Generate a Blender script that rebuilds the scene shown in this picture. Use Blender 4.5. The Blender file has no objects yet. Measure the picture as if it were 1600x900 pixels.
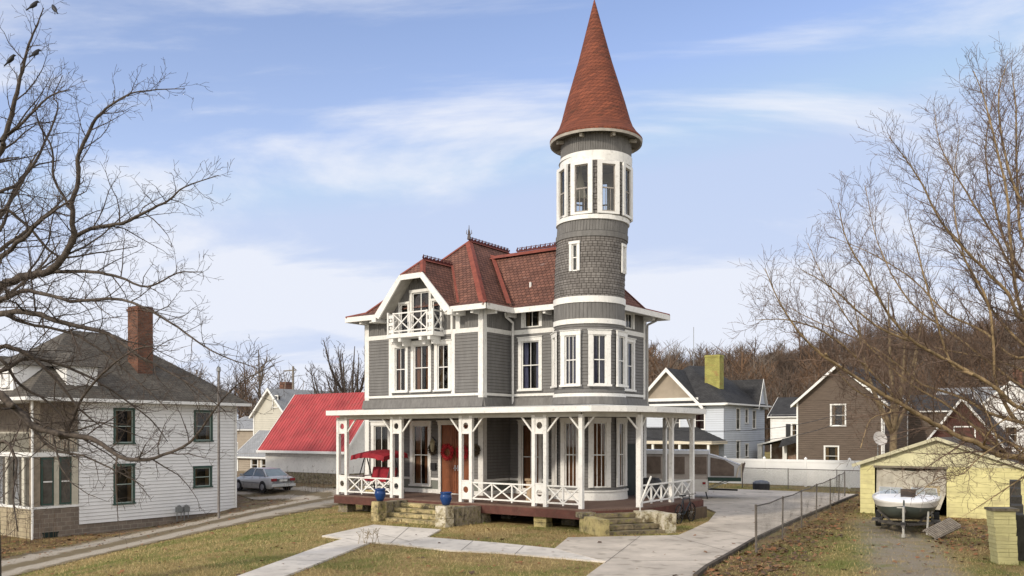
import bpy, bmesh, math, random
import numpy as np
from mathutils import Vector, Matrix
R = math.radians
scene = bpy.context.scene
# ---------------------------------------------------------------- camera
FPX, HZ, CZ = 1360.0, 675.0, 3.15
cam = bpy.data.objects.new('camera', bpy.data.cameras.new('camera'))
scene.collection.objects.link(cam); scene.camera = cam
cam.location = (0, 0, CZ); cam.rotation_euler = (R(90), 0, 0)
cam.data.sensor_width = 36; cam.data.lens = 36 * FPX / 1600
cam.data.shift_y = (HZ - 450) / 1600; cam.data.clip_end = 3000
# ---------------------------------------------------------------- sky, sun, exposure
SUN_EL, SUN_DIR = 27, (-0.72, -0.69)
az = math.atan2(SUN_DIR[0], SUN_DIR[1])
world = bpy.data.worlds.new('World'); scene.world = world; world.use_nodes = True
nt = world.node_tree; N = nt.nodes; L = nt.links; N.clear()
def wn(t, **k):
    n = N.new(t)
    for a, b in k.items():
        if a.startswith('i_'): n.inputs[int(a[2:])].default_value = b
        else: setattr(n, a, b)
    return n
sky = wn('ShaderNodeTexSky', sky_type='NISHITA', sun_disc=False, sun_elevation=R(SUN_EL), sun_rotation=az % (2*math.pi), air_density=1.0, dust_density=0.6, ozone_density=2.0)
tc = wn('ShaderNodeTexCoord'); sp = wn('ShaderNodeSeparateXYZ'); L.new(tc.outputs['Generated'], sp.inputs[0])
zz = wn('ShaderNodeMath', operation='MAXIMUM', i_1=0.02); L.new(sp.outputs[2], zz.inputs[0])
za = wn('ShaderNodeMath', operation='ADD', i_1=0.42); L.new(zz.outputs[0], za.inputs[0])
dx = wn('ShaderNodeMath', operation='DIVIDE'); L.new(sp.outputs[0], dx.inputs[0]); L.new(za.outputs[0], dx.inputs[1])
dy = wn('ShaderNodeMath', operation='DIVIDE'); L.new(sp.outputs[1], dy.inputs[0]); L.new(za.outputs[0], dy.inputs[1])
cb = wn('ShaderNodeCombineXYZ'); L.new(dx.outputs[0], cb.inputs[0]); L.new(dy.outputs[0], cb.inputs[1])
mp = wn('ShaderNodeMapping'); mp.inputs['Rotation'].default_value = (0, 0, R(-12)); mp.inputs['Scale'].default_value = (0.95, 2.5, 1); mp.inputs['Location'].default_value = (5.5, 6.6, 0)
L.new(cb.outputs[0], mp.inputs[0])
n1 = wn('ShaderNodeTexNoise'); n1.inputs['Scale'].default_value = 1.15; n1.inputs['Detail'].default_value = 10; n1.inputs['Roughness'].default_value = 0.58; n1.inputs['Distortion'].default_value = 0.6
L.new(mp.outputs[0], n1.inputs['Vector'])
rp = wn('ShaderNodeValToRGB'); rp.color_ramp.elements[0].position = 0.425; rp.color_ramp.elements[1].position = 0.63; rp.color_ramp.interpolation = 'EASE'
L.new(n1.outputs[0], rp.inputs[0])
# more, thicker cloud towards the horizon
hz = wn('ShaderNodeMapRange'); hz.inputs[1].default_value = 0.5; hz.inputs[2].default_value = 0.02; hz.inputs[3].default_value = 0.0; hz.inputs[4].default_value = 0.72
L.new(sp.outputs[2], hz.inputs[0])
hp = wn('ShaderNodeMath', operation='POWER', i_1=1.6); L.new(hz.outputs[0], hp.inputs[0])
mx = wn('ShaderNodeMath', operation='ADD', use_clamp=True); L.new(rp.outputs[0], mx.inputs[0]); L.new(hp.outputs[0], mx.inputs[1])
bk = wn('ShaderNodeMapRange'); bk.inputs[1].default_value = 0.15; bk.inputs[2].default_value = -0.35; bk.inputs[4].default_value = 0.9; L.new(sp.outputs[1], bk.inputs[0])  # bright cloud added behind the camera, unseen, to fill the side walls
mx2 = wn('ShaderNodeMath', operation='ADD', use_clamp=True); L.new(mx.outputs[0], mx2.inputs[0]); L.new(bk.outputs[0], mx2.inputs[1]); mx = mx2
mm = wn('ShaderNodeMath', operation='MULTIPLY', i_1=0.86); L.new(mx.outputs[0], mm.inputs[0])
tint = wn('ShaderNodeMixRGB', blend_type='MULTIPLY', i_0=1.0); L.new(sky.outputs[0], tint.inputs[1]); tint.inputs[2].default_value = (1.42, 1.22, 1.26, 1)
dk = wn('ShaderNodeMixRGB', blend_type='DARKEN', i_0=1.0); L.new(tint.outputs[0], dk.inputs[1]); dk.inputs[2].default_value = (2.85, 3.55, 5.1, 1)
cm = wn('ShaderNodeMixRGB'); L.new(mm.outputs[0], cm.inputs[0]); L.new(dk.outputs[0], cm.inputs[1]); ccol = wn('ShaderNodeMixRGB'); ccol.inputs[1].default_value = (5.0, 5.15, 5.6, 1); ccol.inputs[2].default_value = (10.5, 10.0, 9.3, 1); L.new(bk.outputs[0], ccol.inputs[0]); L.new(ccol.outputs[0], cm.inputs[2])
bg = wn('ShaderNodeBackground'); bg.inputs['Strength'].default_value = 0.12; L.new(cm.outputs[0], bg.inputs[0])
wo = wn('ShaderNodeOutputWorld'); L.new(bg.outputs[0], wo.inputs[0])
sl = bpy.data.lights.new('sun', 'SUN'); sun = bpy.data.objects.new('sun', sl); scene.collection.objects.link(sun)
sl.energy = 2.0; sl.angle = R(5); sl.color = (1.0, 0.9, 0.76)
sd = Vector((SUN_DIR[0]*math.cos(R(SUN_EL)), SUN_DIR[1]*math.cos(R(SUN_EL)), math.sin(R(SUN_EL))))
sun.rotation_euler = sd.to_track_quat('Z', 'Y').to_euler()
scene.view_settings.view_transform = 'Standard'; scene.view_settings.look = 'None'
scene.view_settings.exposure = 0.55; scene.view_settings.gamma = 1; scene.view_settings.use_curve_mapping = False
scene.render.engine = 'CYCLES'
scene.cycles.max_bounces = 6; scene.cycles.transparent_max_bounces = 12
# ---------------------------------------------------------------- helpers
C = scene.collection
def at(u, v, Y): return Vector(((u-800)/FPX*Y, Y, CZ-(v-HZ)/FPX*Y))
def ss(x, a, b):
    t = min(1, max(0, (x-a)/(b-a))); return t*t*(3-2*t)
def T(x, y):
    return -1.7*ss(-x, 6, 20)*(1-0.9*ss(y, 44, 58))
def on_ground(u, v):
    Y = 30.0
    for _ in range(40):
        X = (u-800)/FPX*Y
        Y = (CZ-T(X, Y))*FPX/(v-HZ)*0.5 + Y*0.5
    return ((u-800)/FPX*Y, Y)

MATS = {}
def mat(name, col, rough=0.8, var=0.12, vs=3.0, bump=0.0, bs=40.0, metal=0.0, spec=0.3, col2=None, stain=0.0, stretch=None):
    """principled with two-scale procedural variation in colour and optional bump"""
    if name in MATS: return MATS[name]
    m = bpy.data.materials.new(name); m.use_nodes = True; MATS[name] = m
    n = m.node_tree.nodes; l = m.node_tree.links; b = n['Principled BSDF']
    b.inputs['Roughness'].default_value = rough; b.inputs['Metallic'].default_value = metal
    b.inputs['Specular IOR Level'].default_value = spec
    c = tuple(col)+(1,); c2 = tuple(col2)+(1,) if col2 else tuple(max(0, x*(1-var*2.2)) for x in col)+(1,)
    t = n.new('ShaderNodeTexCoord'); v = t.outputs['Object']
    if stretch:
        mpp = n.new('ShaderNodeMapping'); mpp.inputs['Scale'].default_value = stretch; l.new(v, mpp.inputs[0]); v = mpp.outputs[0]
    a = n.new('ShaderNodeTexNoise'); a.inputs['Scale'].default_value = vs; a.inputs['Detail'].default_value = 8; a.inputs['Roughness'].default_value = 0.65
    l.new(v, a.inputs['Vector'])
    r = n.new('ShaderNodeMapRange'); r.inputs[1].default_value = 0.35; r.inputs[2].default_value = 0.7; l.new(a.outputs[0], r.inputs[0])
    x = n.new('ShaderNodeMixRGB'); l.new(r.outputs[0], x.inputs[0]); x.inputs[1].default_value = c; x.inputs[2].default_value = c2
    out = x.outputs[0]
    if stain:
        s = n.new('ShaderNodeTexNoise'); s.inputs['Scale'].default_value = vs*4.3; s.inputs['Detail'].default_value = 6; l.new(v, s.inputs['Vector'])
        sr = n.new('ShaderNodeMapRange'); sr.inputs[1].default_value = 0.56; sr.inputs[2].default_value = 0.68; sr.inputs[4].default_value = stain; l.new(s.outputs[0], sr.inputs[0])
        y = n.new('ShaderNodeMixRGB'); l.new(sr.outputs[0], y.inputs[0]); l.new(out, y.inputs[1]); y.inputs[2].default_value = (0.10, 0.085, 0.06, 1); out = y.outputs[0]
    l.new(out, b.inputs['Base Color'])
    if bump:
        q = n.new('ShaderNodeTexNoise'); q.inputs['Scale'].default_value = bs; q.inputs['Detail'].default_value = 4; l.new(v, q.inputs['Vector'])
        p = n.new('ShaderNodeBump'); p.inputs['Strength'].default_value = bump; p.inputs['Distance'].default_value = 0.02; l.new(q.outputs[0], p.inputs['Height']); l.new(p.outputs[0], b.inputs['Normal'])
    return m
def bricky(name, c1, c2, mortar, bw, rh, ms=0.01, rough=0.85, off=0.5, bumpd=0.012, blotch=None, blo=(0.62, 0.72), fine=0.25, bstr=0.6):
    """brick / shingle pattern laid out in UV metres"""
    if name in MATS: return MATS[name]
    m = bpy.data.materials.new(name); m.use_nodes = True; MATS[name] = m
    n = m.node_tree.nodes; l = m.node_tree.links; b = n['Principled BSDF']; b.inputs['Roughness'].default_value = rough; b.inputs['Specular IOR Level'].default_value = 0.2
    t = n.new('ShaderNodeUVMap')
    nz = n.new('ShaderNodeTexNoise'); nz.inputs['Scale'].default_value = 3; l.new(t.outputs[0], nz.inputs['Vector'])
    ad = n.new('ShaderNodeMixRGB'); ad.blend_type = 'ADD'; ad.inputs[0].default_value = 0.02; l.new(t.outputs[0], ad.inputs[1]); l.new(nz.outputs['Color'], ad.inputs[2])
    k = n.new('ShaderNodeTexBrick'); l.new(ad.outputs[0], k.inputs['Vector']); k.offset = off
    k.inputs['Color1'].default_value = tuple(c1)+(1,); k.inputs['Color2'].default_value = tuple(c2)+(1,); k.inputs['Mortar'].default_value = tuple(mortar)+(1,)
    k.inputs['Scale'].default_value = 1; k.inputs['Brick Width'].default_value = bw; k.inputs['Row Height'].default_value = rh; k.inputs['Mortar Size'].default_value = ms; k.inputs['Mortar Smooth'].default_value = 0.3; k.inputs['Bias'].default_value = 0
    f = n.new('ShaderNodeTexNoise'); f.inputs['Scale'].default_value = 1.3; f.inputs['Detail'].default_value = 8; f.inputs['Roughness'].default_value = 0.7; l.new(t.outputs[0], f.inputs['Vector'])
    fr = n.new('ShaderNodeMapRange'); fr.inputs[1].default_value = 0.3; fr.inputs[2].default_value = 0.7; fr.inputs[3].default_value = 1-fine; fr.inputs[4].default_value = 1+fine; l.new(f.outputs[0], fr.inputs[0])
    mu = n.new('ShaderNodeVectorMath'); mu.operation = 'SCALE'; l.new(k.outputs['Color'], mu.inputs[0]); l.new(fr.outputs[0], mu.inputs['Scale']); out = mu.outputs[0]
    if blotch:
        s = n.new('ShaderNodeTexNoise'); s.inputs['Scale'].default_value = 2.1; s.inputs['Detail'].default_value = 7
        mp_ = n.new('ShaderNodeMapping'); mp_.inputs['Scale'].default_value = (0.6, 1.6, 1); mp_.inputs['Location'].default_value = (5, 2, 0); l.new(t.outputs[0], mp_.inputs[0]); l.new(mp_.outputs[0], s.inputs['Vector'])
        sr = n.new('ShaderNodeMapRange'); sr.inputs[1].default_value = blo[0]; sr.inputs[2].default_value = blo[1]; sr.inputs[4].default_value = 0.7; l.new(s.outputs[0], sr.inputs[0])
        y = n.new('ShaderNodeMixRGB'); l.new(sr.outputs[0], y.inputs[0]); l.new(out, y.inputs[1]); y.inputs[2].default_value = tuple(blotch)+(1,); out = y.outputs[0]
    l.new(out, b.inputs['Base Color'])
    p = n.new('ShaderNodeBump'); p.invert = True; p.inputs['Strength'].default_value = bstr; p.inputs['Distance'].default_value = bumpd; l.new(k.outputs['Fac'], p.inputs['Height']); l.new(p.outputs[0], b.inputs['Normal'])
    return m
def glass_mat(name, refl=0.10, tint=(0.75, 0.8, 0.8)):
    m = bpy.data.materials.new(name); m.use_nodes = True; n = m.node_tree.nodes; l = m.node_tree.links; n.clear()
    tr = n.new('ShaderNodeBsdfTransparent'); tr.inputs[0].default_value = tuple(tint)+(1,)
    g = n.new('ShaderNodeBsdfGlossy'); g.inputs['Roughness'].default_value = 0.03
    nz = n.new('ShaderNodeTexNoise'); nz.inputs['Scale'].default_value = 1.7; bp = n.new('ShaderNodeBump'); bp.inputs['Strength'].default_value = 0.05; l.new(nz.outputs[0], bp.inputs['Height']); l.new(bp.outputs[0], g.inputs['Normal'])
    f = n.new('ShaderNodeFresnel'); f.inputs[0].default_value = 1.45
    a = n.new('ShaderNodeMath'); a.operation = 'ADD'; a.inputs[1].default_value = refl; a.use_clamp = True; l.new(f.outputs[0], a.inputs[0])
    x = n.new('ShaderNodeMixShader'); l.new(a.outputs[0], x.inputs[0]); l.new(tr.outputs[0], x.inputs[1]); l.new(g.outputs[0], x.inputs[2])
    o = n.new('ShaderNodeOutputMaterial'); l.new(x.outputs[0], o.inputs[0]); MATS[name] = m; return m
GLASS = glass_mat('window_glass', 0.015, (.85, .88, .88))
WHITE = mat('white_paint', (0.74, 0.73, 0.70), 0.6, 0.07, 2.5, 0.15, 60, stain=0.2)
WHITE2 = mat('clean_white_paint', (0.8, 0.8, 0.79), 0.55, 0.04, 1.2)
GREY = mat('warm_grey_siding_paint', (0.172, 0.168, 0.164), 0.8, 0.11, 1.6, 0.25, 50, stretch=(2.2, 2.2, .5), stain=.16)
GREYB = mat('warm_grey_board_paint', (0.178, 0.172, 0.165), 0.8, 0.16, 3, 0.3, 50, stretch=(3, 3, .5))
EDGE = mat('shadow_grey_lap_edge', (0.10, 0.09, 0.08), 0.9, 0.1)  # lap shadow lines painted into the under-lip colours, this and next two
WEDGE = mat('shadow_white_lap_edge', (0.33, 0.34, 0.35), 0.9, 0.1)
BEDGE = mat('shadow_dark_lap_edge', (0.045, 0.035, 0.03), 0.9, 0.1)
GREYG = mat('grey_green_panel_paint', (0.19, 0.20, 0.175), 0.75, 0.1, 2)
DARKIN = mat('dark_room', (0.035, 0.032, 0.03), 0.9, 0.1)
SHING = bricky('grey_wood_shingle', (0.185, 0.172, 0.162), (0.15, 0.138, 0.13), (0.04, 0.035, 0.03), 0.17, 0.19, 0.012, fine=0.3)
ROOF = bricky('brown_red_roof_tile', (0.185, 0.088, 0.064), (0.12, 0.06, 0.047), (0.04, 0.018, 0.014), 0.2, 0.17, 0.016, blotch=(0.30, 0.22, 0.20), blo=(0.66, 0.76), fine=0.35)
ROOFR = bricky('red_cone_roof_tile', (0.205, 0.066, 0.038), (0.135, 0.047, 0.031), (0.09, 0.03, 0.02), 0.16, 0.15, 0.012, blotch=(0.06, 0.03, 0.022), blo=(0.56, 0.68), fine=0.22)
RIDGE = mat('red_ridge_tile', (0.24, 0.065, 0.042), 0.7, 0.2, 4)
CREST = mat('dark_red_cresting', (0.10, 0.02, 0.02), 0.6, 0.2, 4)
def rocky(name, c1, c2, c3, sc=3.2, moss=(0.16, 0.15, 0.05)):
    m = bpy.data.materials.new(name); m.use_nodes = True; n = m.node_tree.nodes; l = m.node_tree.links; b = n['Principled BSDF']; b.inputs['Roughness'].default_value = .95; MATS[name] = m
    t = n.new('ShaderNodeTexCoord'); a = n.new('ShaderNodeTexNoise'); a.inputs['Scale'].default_value = sc; a.inputs['Detail'].default_value = 10; a.inputs['Roughness'].default_value = .72; l.new(t.outputs['Object'], a.inputs[0])
    r = n.new('ShaderNodeValToRGB'); l.new(a.outputs[0], r.inputs[0]); e = r.color_ramp.elements; e[0].position = .38; e[0].color = tuple(c3)+(1,); e[1].position = .62; e[1].color = tuple(c1)+(1,); k = e.new(.49); k.color = tuple(c2)+(1,)
    q = n.new('ShaderNodeTexNoise'); q.inputs['Scale'].default_value = sc*2.3; q.inputs['Detail'].default_value = 6; l.new(t.outputs['Object'], q.inputs[0]); mr = n.new('ShaderNodeMapRange'); mr.inputs[1].default_value = .54; mr.inputs[2].default_value = .64; mr.inputs[4].default_value = .8; l.new(q.outputs[0], mr.inputs[0])
    x = n.new('ShaderNodeMixRGB'); l.new(mr.outputs[0], x.inputs[0]); l.new(r.outputs[0], x.inputs[1]); x.inputs[2].default_value = tuple(moss)+(1,); l.new(x.outputs[0], b.inputs['Base Color'])
    bp = n.new('ShaderNodeBump'); bp.inputs['Strength'].default_value = .9; bp.inputs['Distance'].default_value = .06; l.new(a.outputs[0], bp.inputs['Height']); l.new(bp.outputs[0], b.inputs['Normal']); return m
STONE = rocky('mossy_yellow_rock', (.50, .41, .21), (.30, .245, .13), (.06, .05, .03), 2.6)
_old = bricky('mossy_yellow_stone', (0.38, 0.31, 0.17), (0.24, 0.20, 0.12), (0.07, 0.06, 0.045), 0.42, 0.26, 0.02, blotch=(0.09, 0.085, 0.05), blo=(0.52, 0.64), fine=0.35)
STONEW = rocky('patchy_white_rock', (.60, .56, .48), (.44, .39, .27), (.13, .10, .06), 4, (.2, .16, .07))
YBLOCK = bricky('yellow_painted_block', (0.58, 0.54, 0.27), (0.53, 0.49, 0.25), (0.40, 0.36, 0.18), 0.9, 0.19, 0.008, blotch=(0.36, 0.32, 0.18), blo=(0.52, 0.72), fine=0.2)
DECK = mat('worn_brown_deck', (0.17, 0.11, 0.085), 0.8, 0.2, 3, 0.3, 30, stretch=(1, 8, 1))
RIMB = mat('red_brown_rim_board', (0.115, 0.045, 0.034), 0.7, 0.2, 3, 0.2, 30, stain=.3)
DOORW = mat('red_brown_door_wood', (0.25, 0.085, 0.036), 0.5, 0.2, 5, stretch=(3, 3, .6))
CUR = {'brown': mat('brown_curtain', (0.36, 0.16, 0.08), 0.9, 0.3, 6, stretch=(8, 8, .5)),
       'dark': mat('dark_curtain', (0.06, 0.04, 0.035), 0.9, 0.3, 6, stretch=(8, 8, .5)),
       'blue': mat('blue_grey_curtain', (0.2, 0.2, 0.32), 0.9, 0.4, 6, col2=(.04, .04, .08), stretch=(8, 8, .5)),
       'white': mat('white_net_curtain', (0.6, 0.6, 0.56), 0.9, 0.2, 6, stretch=(8, 8, .5)),
       'tan': mat('tan_curtain', (0.30, 0.2, 0.11), 0.9, 0.3, 6, stretch=(8, 8, .5))}
BLACK = mat('black_metal', (0.02, 0.02, 0.022), 0.5, 0.1)
GALV = mat('galvanised_steel', (0.32, 0.33, 0.33), 0.45, 0.15, 4, metal=0.6)
RUBBER = mat('black_rubber', (0.02, 0.02, 0.02), 0.85, 0.1)
CHROME = mat('dull_chrome', (0.55, 0.55, 0.56), 0.3, 0.1, metal=0.9)

class MB:
    def __init__(s): s.v = []; s.f = []; s.m = []; s.uv = {}; s.sm = False
    def face(s, pts, mi=0, uv=None):
        i = len(s.v); s.v.extend(tuple(p) for p in pts); s.f.append(tuple(range(i, i+len(pts)))); s.m.append(mi)
        if uv is not None: s.uv[len(s.f)-1] = uv
    def poly(s, pts, mi=0, up=(0, 0, 1)):
        """planar face with uv in metres: u level, v up the slope"""
        P = [Vector(p) for p in pts]; n = Vector((0, 0, 0))
        for i in range(len(P)): n += P[i].cross(P[(i+1) % len(P)])
        n.normalize(); h = Vector(up).cross(n)
        if h.length < 1e-3: h = Vector((1, 0, 0))
        h.normalize(); w = n.cross(h)
        s.face(P, mi, [(p.dot(h), p.dot(w)) for p in P])
    def box(s, x0, x1, y0, y1, z0, z1, mi=0, M=None):
        p = [(x0,y0,z0),(x1,y0,z0),(x1,y1,z0),(x0,y1,z0),(x0,y0,z1),(x1,y0,z1),(x1,y1,z1),(x0,y1,z1)]
        if M is not None: p = [M @ Vector(q) for q in p]
        for f in ((0,3,2,1),(4,5,6,7),(0,1,5,4),(1,2,6,5),(2,3,7,6),(3,0,4,7)): s.poly([p[i] for i in f], mi)
    def cbox(s, c, d, rz=0, mi=0, rx=0, ry=0):
        M = Matrix.Translation(c) @ Matrix.Rotation(rz, 4, 'Z') @ Matrix.Rotation(ry, 4, 'Y') @ Matrix.Rotation(rx, 4, 'X')
        s.box(-d[0]/2, d[0]/2, -d[1]/2, d[1]/2, -d[2]/2, d[2]/2, mi, M)
    def bar(s, p, q, w, h=None, mi=0, up=(0, 0, 1)):
        p, q = Vector(p), Vector(q); h = h or w; d = (q-p); ln = d.length; d.normalize(); u = Vector(up)
        if abs(d.dot(u)) > .98: u = Vector((0, 1, 0))
        x = d.cross(u).normalized(); y = x.cross(d)
        c = [(-w/2, -h/2), (w/2, -h/2), (w/2, h/2), (-w/2, h/2)]
        a = [p+x*i+y*j for i, j in c]; b = [q+x*i+y*j for i, j in c]
        for k in range(4): s.poly([a[k], b[k], b[(k+1) % 4], a[(k+1) % 4]][::-1], mi)
        s.poly(a[::-1][::-1], mi); s.poly(b[::-1], mi)
    def tube(s, pts, rad, n=8, mi=0, cap=True):
        P = [Vector(p) for p in pts]; rad = rad if isinstance(rad, (list, tuple)) else [rad]*len(P)
        base = len(s.v); u = None
        for i, p in enumerate(P):
            d = (P[min(i+1, len(P)-1)]-P[max(i-1, 0)])
            if d.length < 1e-6: d = Vector((0, 0, 1))
            d.normalize()
            if u is None:
                u = d.orthogonal().normalized()
            else:
                u = (u-d*u.dot(d))
                u = u.normalized() if u.length > 1e-4 else d.orthogonal().normalized()
            w = d.cross(u)
            for k in range(n):
                t = 2*math.pi*k/n; s.v.append(tuple(p+(u*math.cos(t)+w*math.sin(t))*rad[i]))
        for i in range(len(P)-1):
            for k in range(n):
                a = base+i*n+k; b = base+i*n+(k+1) % n; s.f.append((a, b, b+n, a+n)); s.m.append(mi)
        if cap and n > 3:
            s.f.append(tuple(base+k for k in range(n))[::-1]); s.m.append(mi)
            s.f.append(tuple(base+(len(P)-1)*n+k for k in range(n))); s.m.append(mi)
    def lathe(s, prof, n=24, c=(0, 0), mi=0, off=None):
        """prof: list of (r,z); off(z)->(dx,dy). uv in metres along the girth and up the profile"""
        L_ = 0; 
        for i in range(len(prof)-1):
            (r0, z0), (r1, z1) = prof[i], prof[i+1]; dl = math.hypot(r1-r0, z1-z0)
            o0 = off(z0) if off else (0, 0); o1 = off(z1) if off else (0, 0)
            rm = max(r0, r1)
            for k in range(n):
                t0, t1 = 2*math.pi*k/n, 2*math.pi*(k+1)/n
                p = [(c[0]+o0[0]+r0*math.cos(t0), c[1]+o0[1]+r0*math.sin(t0), z0), (c[0]+o0[0]+r0*math.cos(t1), c[1]+o0[1]+r0*math.sin(t1), z0),
                     (c[0]+o1[0]+r1*math.cos(t1), c[1]+o1[1]+r1*math.sin(t1), z1), (c[0]+o1[0]+r1*math.cos(t0), c[1]+o1[1]+r1*math.sin(t0), z1)]
                uv = [(t0*r0, L_), (t1*r0, L_), (t1*r1, L_+dl), (t0*r1, L_+dl)]
                if r0 < 1e-5: p = p[1:]; uv = uv[1:]
                elif r1 < 1e-5: p = p[:3]; uv = uv[:3]
                s.face(p, mi, uv)
            L_ += dl
    def build(s, name, mats, parent=None, smooth=False, weld=False):
        me = bpy.data.meshes.new(name); me.from_pydata(s.v, [], s.f)
        mats = mats if isinstance(mats, (list, tuple)) else [mats]
        for m in mats: me.materials.append(m)
        me.polygons.foreach_set('material_index', s.m)
        if s.uv:
            ul = me.uv_layers.new(name='UVMap')
            for fi, uvs in s.uv.items():
                st = me.polygons[fi].loop_start
                for j, q in enumerate(uvs): ul.data[st+j].uv = q
        if weld or smooth:
            b = bmesh.new(); b.from_mesh(me); bmesh.ops.remove_doubles(b, verts=b.verts, dist=1e-4)
            if smooth:
                for f in b.faces: f.smooth = True
            b.to_mesh(me); b.free()
        me.update(); me.validate()
        o = bpy.data.objects.new(name, me); C.objects.link(o)
        if parent is not None: o.parent = parent
        if smooth == 'auto':
            pass
        return o
def tag(o, label=None, cat=None, group=None, kind=None):
    if label: o['label'] = label
    if cat: o['category'] = cat
    if group: o['group'] = group
    if kind: o['kind'] = kind
    return o
def thing(name, label, cat, loc=(0, 0, 0), rz=0, group=None):
    o = bpy.data.objects.new(name, None); C.objects.link(o); o.location = loc; o.rotation_euler = (0, 0, rz); o.empty_display_size = .2
    return tag(o, label, cat, group)
def kids(o): return [c for c in bpy.data.objects if c.parent == o]
def dup(o, loc, rz=None, label=None, parent=None):
    c = o.copy(); C.objects.link(c); c.parent = parent
    if parent is None:
        c.location = loc
        if rz is not None: c.rotation_euler = (0, 0, rz)
    if label: c['label'] = label
    for k in kids(o):
        dup(k, None, parent=c)
    return c

# surfaces laid out in metres along a wall; P(x, out, z) -> point
def plane_P(o, d, n):
    o = Vector((o[0], o[1], 0)); d = Vector((d[0], d[1], 0)); n = Vector((n[0], n[1], 0))
    return lambda x, out, z: o+d*x+n*out+Vector((0, 0, z))
def cyl_P(c, r, off=None):
    # x = arc length; angle 0 faces -b, positive towards +a
    def f(x, out, z):
        t = x/r; o = off(z) if off else (0, 0)
        return Vector((c[0]+o[0]+(r+out)*math.sin(t), c[1]+o[1]-(r+out)*math.cos(t), z))
    return f
def wall(mb, P, x0, x1, z0, z1, holes=(), style='lap', step=0.115, out=0.014, seg=None, mi=0, base=0.0, lm=None):
    xs = {x0, x1}
    for h in holes: xs |= {max(x0, min(x1, h[0])), max(x0, min(x1, h[1]))}
    if seg:
        k = max(1, int(round((x1-x0)/seg)))
        xs |= {x0+(x1-x0)*i/k for i in range(k+1)}
    if style == 'board':
        k = max(1, int(round((x1-x0)/step))); xs |= {x0+(x1-x0)*i/k for i in range(k+1)}
    xs = sorted(xs)
    for xa, xb in zip(xs, xs[1:]):
        if xb-xa < 1e-4: continue
        xm = (xa+xb)/2; cuts = sorted((max(z0, h[2]), min(z1, h[3])) for h in holes if h[0] < xm < h[1] and h[3] > z0 and h[2] < z1)
        spans = []; z = z0
        for a, b in cuts:
            if a > z: spans.append((z, a))
            z = max(z, b)
        if z < z1: spans.append((z, z1))
        for a, b in spans:
            if style in ('lap', 'shingle'):
                k0 = math.floor((a-z0)/step)
                while True:
                    c0 = z0+k0*step; c1 = c0+step; lo, hi = max(a, c0), min(b, c1)
                    if lo >= b-1e-6: break
                    if hi-lo > 1e-4:
                        ol = base+out*(1-(lo-c0)/step); oh = base+out*(1-(hi-c0)/step)
                        mb.face([P(xa, ol, lo), P(xb, ol, lo), P(xb, oh, hi), P(xa, oh, hi)], mi, [(xa, lo), (xb, lo), (xb, hi), (xa, hi)])
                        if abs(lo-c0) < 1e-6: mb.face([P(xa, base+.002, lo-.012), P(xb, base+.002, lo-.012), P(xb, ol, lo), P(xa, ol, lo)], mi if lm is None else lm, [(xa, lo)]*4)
                    k0 += 1
            elif style == 'board':
                g = 0.014
                if xb-xa > 3*g:
                    pr = [(xa, base), (xa+g, base+out), (xb-g, base+out), (xb, base)]
                else: pr = [(xa, base), (xb, base)]
                for (p, po), (q, qo) in zip(pr, pr[1:]): mb.face([P(p, po, a), P(q, qo, a), P(q, qo, b), P(p, po, b)], mi, [(p, a), (q, a), (q, b), (p, b)])
            else:
                mb.face([P(xa, base, a), P(xb, base, a), P(xb, base, b), P(xa, base, b)], mi, [(xa, a), (xb, a), (xb, b), (xa, b)])
def band(mb, P, x0, x1, z0, z1, t=0.03, seg=None, mi=0, inner=0.0, flare=0.0):
    """raised trim board following a wall"""
    k = max(1, int(round((x1-x0)/seg))) if seg else 1
    X = [x0+(x1-x0)*i/k for i in range(k+1)]
    for a, b in zip(X, X[1:]):
        q = [(inner, z0), (t+flare, z0), (t, z1), (inner, z1)]
        for (o0, c0), (o1, c1) in ((q[1], q[2]), (q[2], q[3]), (q[0], q[1])):
            mb.poly([P(a, o0, c0), P(b, o0, c0), P(b, o1, c1), P(a, o1, c1)], mi)
    for e in (x0, x1):
        mb.poly([P(e, inner, z0), P(e, t+flare, z0), P(e, t, z1), P(e, inner, z1)], mi)

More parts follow.
